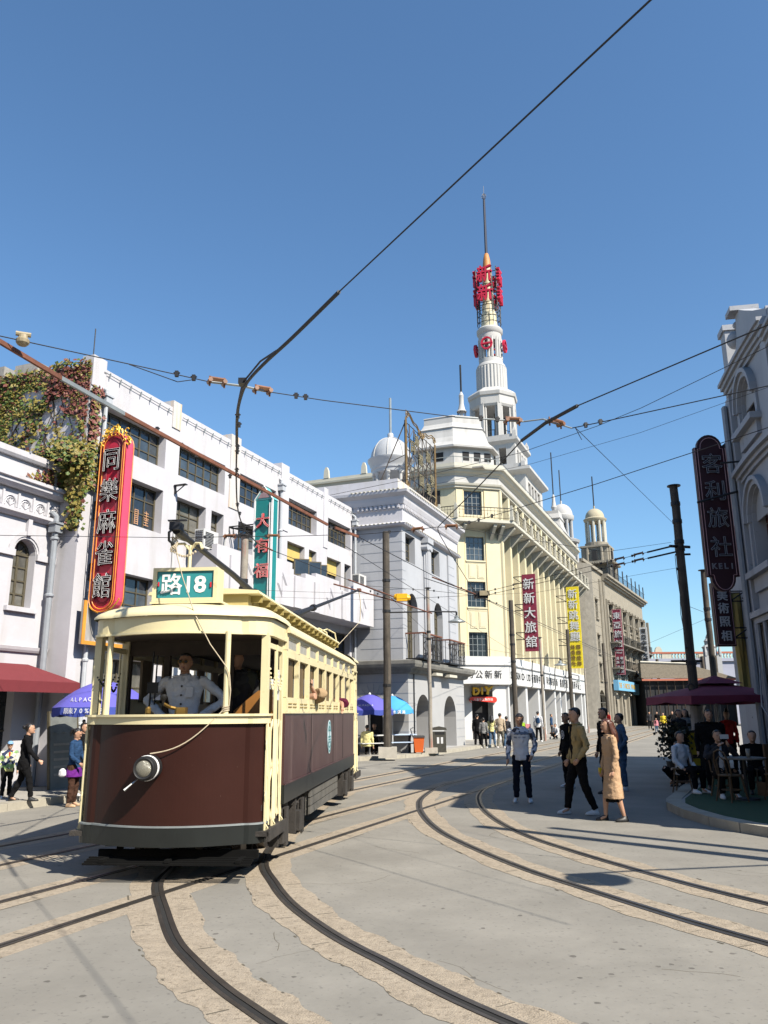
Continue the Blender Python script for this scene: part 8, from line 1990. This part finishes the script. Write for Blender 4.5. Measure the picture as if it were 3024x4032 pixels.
t, hd, L, A = person('man in open khaki jacket over a black shirt, cropped black trousers and white trainers', (3.33, 14.5, 0), 262, 1.78, c_khaki, c_black, m_shoe_w, 'short', near=True, stride=.11, armR=((.03, -.02, -.17), (.0, .055, -.30)), armL=POCK, group=G6, inner=c_black, pitch=8, wide=1.02)
mb = MB(); mb.box(-.17, -.07, .098, .112, 1.20, 1.29); mb.build('pocket_flap', c_khaki, t)
person('man in black shirt standing behind the man in the khaki jacket', (4.72, 17.9, 0), 255, 1.79, c_black, c_black, m_shoe_k, 'short', near=True, group=G6, yaw=5)
person('man in light blue denim jacket behind the woman in the camel coat', (5.30, 18.75, 0), 275, 1.67, c_denim, c_denim, m_shoe_w, 'short', near=True, armL=POCK, armR=POCK, group=G6)
t, hd, L, A = person('woman with long auburn hair in a knee length camel coat and black slippers', (3.66, 13.62, 0), 262, 1.59, c_camel, c_black, m_shoe_k, 'long', m_hairb, near=True, style='coat', fem=True, bare=True, stride=.07, lean=.03, girth=1.12, armR=((.035, .0, -.165), (.03, .045, -.315)), armL=((.035, .0, -.165), (.03, .045, -.315)), group=G6, pitch=6)
mb = MB(); mb.loft([[L(rx * cos(2*pi*k/16), ry * sin(2*pi*k/16), z) for k in range(16)] for z, rx, ry in ((.185, .092, .072), (.26, .096, .074), (.40, .088, .066))], True); soft(mb, 'skirt', c_black, t, .012, 1)
mb = MB(); mb.box(-.02, .04, -.01, .03, 0, .09); o = mb.build('yellow_snack', c_yellow, t, loc=L(.135, .06, .45))

GW = 'passers by on the left pavement'
t, hd, L, A = person('small boy in green plaid shirt, red scarf and light blue cap', (-7.50, 16.65, .13), 150, 1.08, c_plaid, c_black, m_shoe_w, 'short', near=True, stride=.10, group=GW, girth=1.15, wide=1.1)
mb = MB(); mb.loft([[hd(rx * cos(2*pi*k/12), oy + ry * sin(2*pi*k/12), z) for k in range(12)] for z, rx, ry, oy in ((.018, .054, .062, -.006), (.045, .054, .060, -.006), (.068, .036, .042, -.006), (.078, .008, .01, -.006))], True); mb.loft([[hd(.048 * cos(pi*k/8), .045 + .05 * sin(pi*k/8), z) for k in range(9)] for z in (.018, .026)], True); soft(mb, 'cap', c_cap, t, .010, 1)
mb = MB(); mb.tube([L(-.06, .0, .83), L(0, .055, .80), L(.06, .0, .83)], .022, 6); mb.tube([L(0, .06, .80), L(.0, .075, .72)], [.022, .012], 6); soft(mb, 'scarf', c_red, t, .010, 1)
person('woman in black walking along the left pavement with hair tied back', (-6.93, 16.05, .13), 75, 1.43, c_black, c_black, m_shoe_k, 'bun', near=True, fem=True, stride=.13, lean=.06, armR=((.03, .07, -.16), (.05, .20, -.28)), group=GW, girth=1.12, style='tunic')
t, hd, L, A = person('woman in blue jacket and purple skirt with a white bag beside the tram', (-6.06, 16.30, .0), 95, 1.46, c_navy, c_brown, m_shoe_t, 'pony', near=True, fem=True, pitch=22, armR=AH, armL=AH, group=GW, girth=1.12)
mb = MB(); mb.loft([[L(rx * cos(2*pi*k/16), ry * sin(2*pi*k/16), z) for k in range(16)] for z, rx, ry in ((.375, .135, .115), (.45, .122, .10), (.50, .104, .08))], True); soft(mb, 'skirt', c_purple, t, .012, 1)
mb = MB(); mb.loft([[L(.13 + rx * cos(2*pi*k/10) * .5, -.09 + rx * sin(2*pi*k/10), z) for k in range(10)] for z, rx in ((.38, .03), (.40, .055), (.46, .05), (.49, .02))], True); soft(mb, 'plastic_bag', c_white, t, .012, 1)
person('woman with a top knot in black behind the woman in the blue jacket', (-6.20, 17.05, .13), 110, 1.43, c_black, c_denimd, m_shoe_w, 'topbun', fem=True, near=True, group=GW)
person('person in pale yellow shirt seated at the picnic table behind the tram, seen from behind', (-.72, 32.38, .13), 10, 1.55, c_paleyel, c_black, m_shoe_k, 'short', seated=True, group='people at the picnic tables', girth=1.15)
person('dark clothed person seated across the picnic table behind the tram', (-.45, 33.7, .13), 190, 1.6, c_charcoal, c_black, m_shoe_k, 'short', seated=True, group='people at the picnic tables', girth=1.1)
GM = 'walkers by the corner door seen from behind'
person('walker in black seen from behind at the corner door of the yellow building', (4.62, 41.8, 0), 20, 1.63, c_black, c_black, m_shoe_k, 'short', group=GM, stride=.05)
person('woman in grey jumper and black trousers walking away, carrying a tan bag', (4.80, 40.7, 0), 18, 1.46, c_grey, c_black, m_shoe_w, 'short', fem=True, group=GM, stride=.06)
person('woman with black backpack over a pale top walking away', (5.40, 42.2, 0), 20, 1.56, c_paleyel, c_denim, m_shoe_k, 'long', fem=True, group=GM, stride=.07)
person('man in beige jumper and olive trousers walking away', (5.66, 41.0, 0), 22, 1.67, c_beige, c_grey2, m_shoe_w, 'short', group=GM, stride=.07, girth=1.08)
person('woman in black jacket and blue jeans walking away beside the man in beige', (5.98, 41.0, 0), 22, 1.52, c_charcoal, c_denim, m_shoe_w, 'short', fem=True, group=GM, stride=.06)
person('child in pink near the dark pillars of the yellow building', (8.75, 57.0, 0), 200, 1.30, c_pink, c_charcoal, m_shoe_k, 'short', fem=True, group=GM)
t, hd, L, A = person('man in white shirt carrying a blue backpack, seen from behind', (8.98, 48.8, 0), 25, 1.75, c_white, c_black, m_shoe_w, 'short', group=GM, stride=.05)
mb = MB(); mb.loft([[L(rx * cos(2*pi*k/12) + .02, -.09 + .04 * sin(2*pi*k/12), z) for k in range(12)] for z, rx in ((.60, .05), (.63, .075), (.72, .075), (.79, .045))], True); soft(mb, 'backpack', c_navy, t, .016, 1)
person('person crouching at the roadside by the white pillars', (10.95, 53.5, 0), 240, 1.62, c_white, c_black, m_shoe_k, 'short', crouch=True, group=GM, armR=AH, armL=AH, style='shirt')
person('person in dark blue standing sideways by the white pillars', (12.5, 62.5, 0), 110, 1.55, c_navy, c_charcoal, m_shoe_k, 'short', group=GM)
st = thing('street_stall', 'small stall with green and pink goods beside the man in the white shirt', 'stall', (8.25, 49.2, 0))
mb = MB(); mb.box(-.35, .35, -.2, .2, .7, .78)
for x in (-.3, .3): mb.box(x - .02, x + .02, -.18, .18, 0, .7)
mb.build('table', m_frame, st)
mb = MB(); mb.box(-.32, 0, -.15, .15, .78, 1.1); mb.build('green_box', cloth('lime_green_goods', (.35, .55, .05)), st); mb = MB(); mb.box(.02, .33, -.15, .15, .78, 1.02); mb.build('pink_box', c_pink, st)
GF = 'walkers far down the street'
person('small child in pink far down the street', (21.7, 66.5, 0), 190, 1.17, c_pink, c_denim, m_shoe_k, 'short', fem=True, group=GF, girth=1.2)
person('woman in a bright yellow jumper and black skirt far down the street', (22.7, 67.7, 0), 195, 1.58, c_yellow, c_black, m_shoe_k, 'short', fem=True, group=GF, girth=1.15, style='jacket')
person('man in black beside the woman in yellow far down the street', (22.45, 64.8, 0), 195, 1.70, c_black, c_denimd, m_shoe_k, 'short', group=GF)
for k, (x, y, cl, lb) in enumerate(((25.5, 80, c_charcoal, 'dark clothed walker under the dark fascia at the street end, left'), (26.9, 82, c_black, 'dark clothed walker behind the woman in yellow at the street end'), (29.9, 80.7, c_black, 'walker in black far away, beside the large dark capped pole'), (21.3, 79, c_red, 'far walker in dark red behind the small pink child'))):
    person(lb, (x, y, 0), 190 + 20 * k, 1.66, cl, c_black, m_shoe_k, 'short', group=GF)

# ================================================================ CAFE ON THE RIGHT
GC = 'people at the cafe'
t, hd, L, A = person('seated cafe guest in dark top holding up a phone with both hands', (6.35, 15.95, .13), 185, 1.66, c_charcoal, c_black, m_shoe_w, 'short', seated=True, near=True, group=GC, armR=((.06, .10, -.12), (-.06, .20, .02)), armL=((.06, .10, -.12), (-.06, .20, .02)), inner=c_white)
mb = MB(); mb.box(-.075, .075, .42, .432, 1.06, 1.14); mb.build('phone', m_signwhite, t)
person('seated guest in a white top left of the guest with the phone', (5.95, 16.9, .13), 150, 1.6, c_white, c_black, m_shoe_w, 'short', seated=True, group=GC, fem=True, armR=AH, armL=AH)
person('large man in black standing behind the cafe tables', (6.75, 17.3, .13), 190, 1.60, c_black, c_black, m_shoe_k, 'short', group=GC, girth=1.3, wide=1.25, near=True)
person('person in dark clothes crouching beside the striped pole guard', (6.62, 18.9, .05), 250, 1.65, c_black, c_black, m_shoe_k, 'short', crouch=True, group=GC, girth=1.2)
person('woman in red top standing far back under the maroon parasol', (8.9, 21.6, .13), 200, 1.58, c_red, c_black, m_shoe_k, 'topbun', group=GC, fem=True)
person('dark clothed guest under the left side of the maroon parasol', (8.2, 23.2, .13), 160, 1.62, c_charcoal, c_black, m_shoe_k, 'short', group=GC)
person('guest in grey under the maroon parasol beside the large pole', (8.9, 24.6, .13), 200, 1.64, c_grey, c_black, m_shoe_k, 'long', group=GC, fem=True)
person('seated dark guest behind the round cafe table', (7.3, 16.6, .13), 200, 1.62, c_black, c_black, m_shoe_k, 'short', group=GC, seated=True)
parasol('large square maroon parasol with tiered top over the cafe tables', 8.35, 20.8, 2.40, 1.32, m_umbm, .34, 4, .20, 'cafe parasols', None, .10, square=True)
pr_ = [o for o in bpy.data.objects if o.get('label', '').startswith('large square maroon')][0]
mb = MB(); mb.loft([[(.5 * sx, .5 * sy, 2.36) for sx, sy in ((-1,-1),(1,-1),(1,1),(-1,1))], [(.28 * sx, .28 * sy, 2.46) for sx, sy in ((-1,-1),(1,-1),(1,1),(-1,1))], [(.03 * sx, .03 * sy, 2.56) for sx, sy in ((-1,-1),(1,-1),(1,1),(-1,1))]], True); mb.build('top_tier', m_umbm, pr_)
# round table, bentwood chairs, beer glass
m_bamboo = mat('dark_rattan', (.10, .055, .022), .6, .3, 12, .3)
tb_ = thing('cafe_table', 'round grey topped cafe table on a single leg', 'table', (6.55, 15.35, .134), 0, 'cafe furniture')
mb = MB(); mb.lathe([(.36, .70), (.38, .71), (.38, .735), (.02, .74)], 0, 0, 28); mb.build('tabletop', mat('grey_stone_top', (.16, .15, .135), .5, .2, 8), tb_, 'auto'); mb = MB(); mb.tube([(0, 0, .03), (0, 0, .70)], .03, 8); mb.lathe([(.22, 0), (.20, .03), (.04, .05)], 0, 0, 16); mb.build('leg', m_iron, tb_)
def chair(label, x, y, rot):
    t = thing('cafe_chair', label, 'chair', (x, y, .134), rot, 'cafe furniture')
    mb = MB(); mb.lathe([(.02, .43), (.19, .43), (.205, .445), (.20, .46), (.02, .465)], 0, 0, 20); mb.build('seat', m_bamboo, t, 'auto')
    for sx, sy in ((-1, -1), (1, -1), (1, 1), (-1, 1)):
        mb = MB(); mb.tube([(sx * .13, sy * .13, .44), (sx * .15, sy * .15, .25), (sx * .19, sy * .19, 0)], [.018, .017, .013], 6); mb.build('leg', m_bamboo, t)
    mb = MB(); mb.tube([(-.17, -.12, .44), (-.18, -.17, .68), (-.12, -.20, .84), (0, -.21, .89), (.12, -.20, .84), (.18, -.17, .68), (.17, -.12, .44)], .016, 6); mb.tube([(-.10, -.15, .46), (-.1, -.19, .7), (0, -.2, .78), (.1, -.19, .7), (.10, -.15, .46)], .012, 6); mb.build('backrest', m_bamboo, t)
    mb = MB(); mb.tube([(.16 * cos(2*pi*k/16), .16 * sin(2*pi*k/16), .2) for k in range(17)], .010, 5); mb.build('stretcher', m_bamboo, t)
chair('dark rattan cafe chair left of the round table', 6.15, 15.05, radians(-70)); chair('dark rattan cafe chair right of the round cafe table', 7.0, 15.1, radians(80)); chair('dark rattan cafe chair under the guest with the phone', 6.35, 15.85, radians(180)); chair('dark rattan cafe chair of the guest in white', 5.95, 16.85, radians(150)); chair('dark rattan cafe chair behind the round table', 7.3, 16.55, radians(200))
bg_ = thing('beer_glass', 'tall glass of amber beer on the round cafe table', 'glass', (6.58, 15.2, .875))
mb = MB(); mb.lathe([(.030, 0), (.036, .01), (.042, .15), (.040, .15), (.034, .015)], 0, 0, 14); mb.build('glass', mat('clear_dark_glass', (.20, .18, .14), .1), bg_, True); mb = MB(); mb.lathe([(.030, .012), (.037, .11), (.002, .112)], 0, 0, 14); mb.build('beer', mat('amber_beer', (.50, .20, .01), .2), bg_, True)
pl_ = thing('potted_shrub', 'dark leafy shrub in a planter beside the large dark capped pole', 'plant', (7.05, 20.3, .13))
mb = MB(); mb.lathe([(.2, 0), (.26, .4), (.24, .4), (.02, .36)], 0, 0, 14); mb.build('planter', m_iron, pl_)
mb = MB(); rn = random.Random(21)
for k in range(900):
    c = Vector((rn.gauss(0, .17), rn.gauss(0, .15), .85 + rn.gauss(0, .22))); n = Vector((rn.gauss(0, 1), rn.gauss(0, 1), rn.gauss(.5, .6))); leaf(mb, c, n, rn.uniform(.05, .11))
mb.build('foliage', mat('dark_green_foliage', (.010, .017, .008), .6, .4, 20), pl_)
mb = MB()
for k in range(7): mb.tube([(0, 0, .35), (rn.gauss(0, .08), rn.gauss(0, .08), .8), (rn.gauss(0, .15), rn.gauss(0, .15), 1.2)], .01, 4)
mb.build('stem', m_stem, pl_)
bd2 = thing('menu_stand', 'brown wooden board standing behind the cafe chairs', 'board', (7.35, 15.9, .13), .3)
mb = MB(); mb.box(-.2, .2, -.02, .02, .25, .95); mb.build('panel', m_bamboo, bd2); mb = MB()
for x in (-.17, .17): mb.box(x - .015, x + .015, -.015, .3, 0, .25)
mb.build('foot', m_bamboo, bd2)
bake_soft()
for o in bpy.data.objects:
    if o.parent is None and o.type == 'MESH' and 'kind' not in o and 'label' not in o: o['kind'] = 'structure'
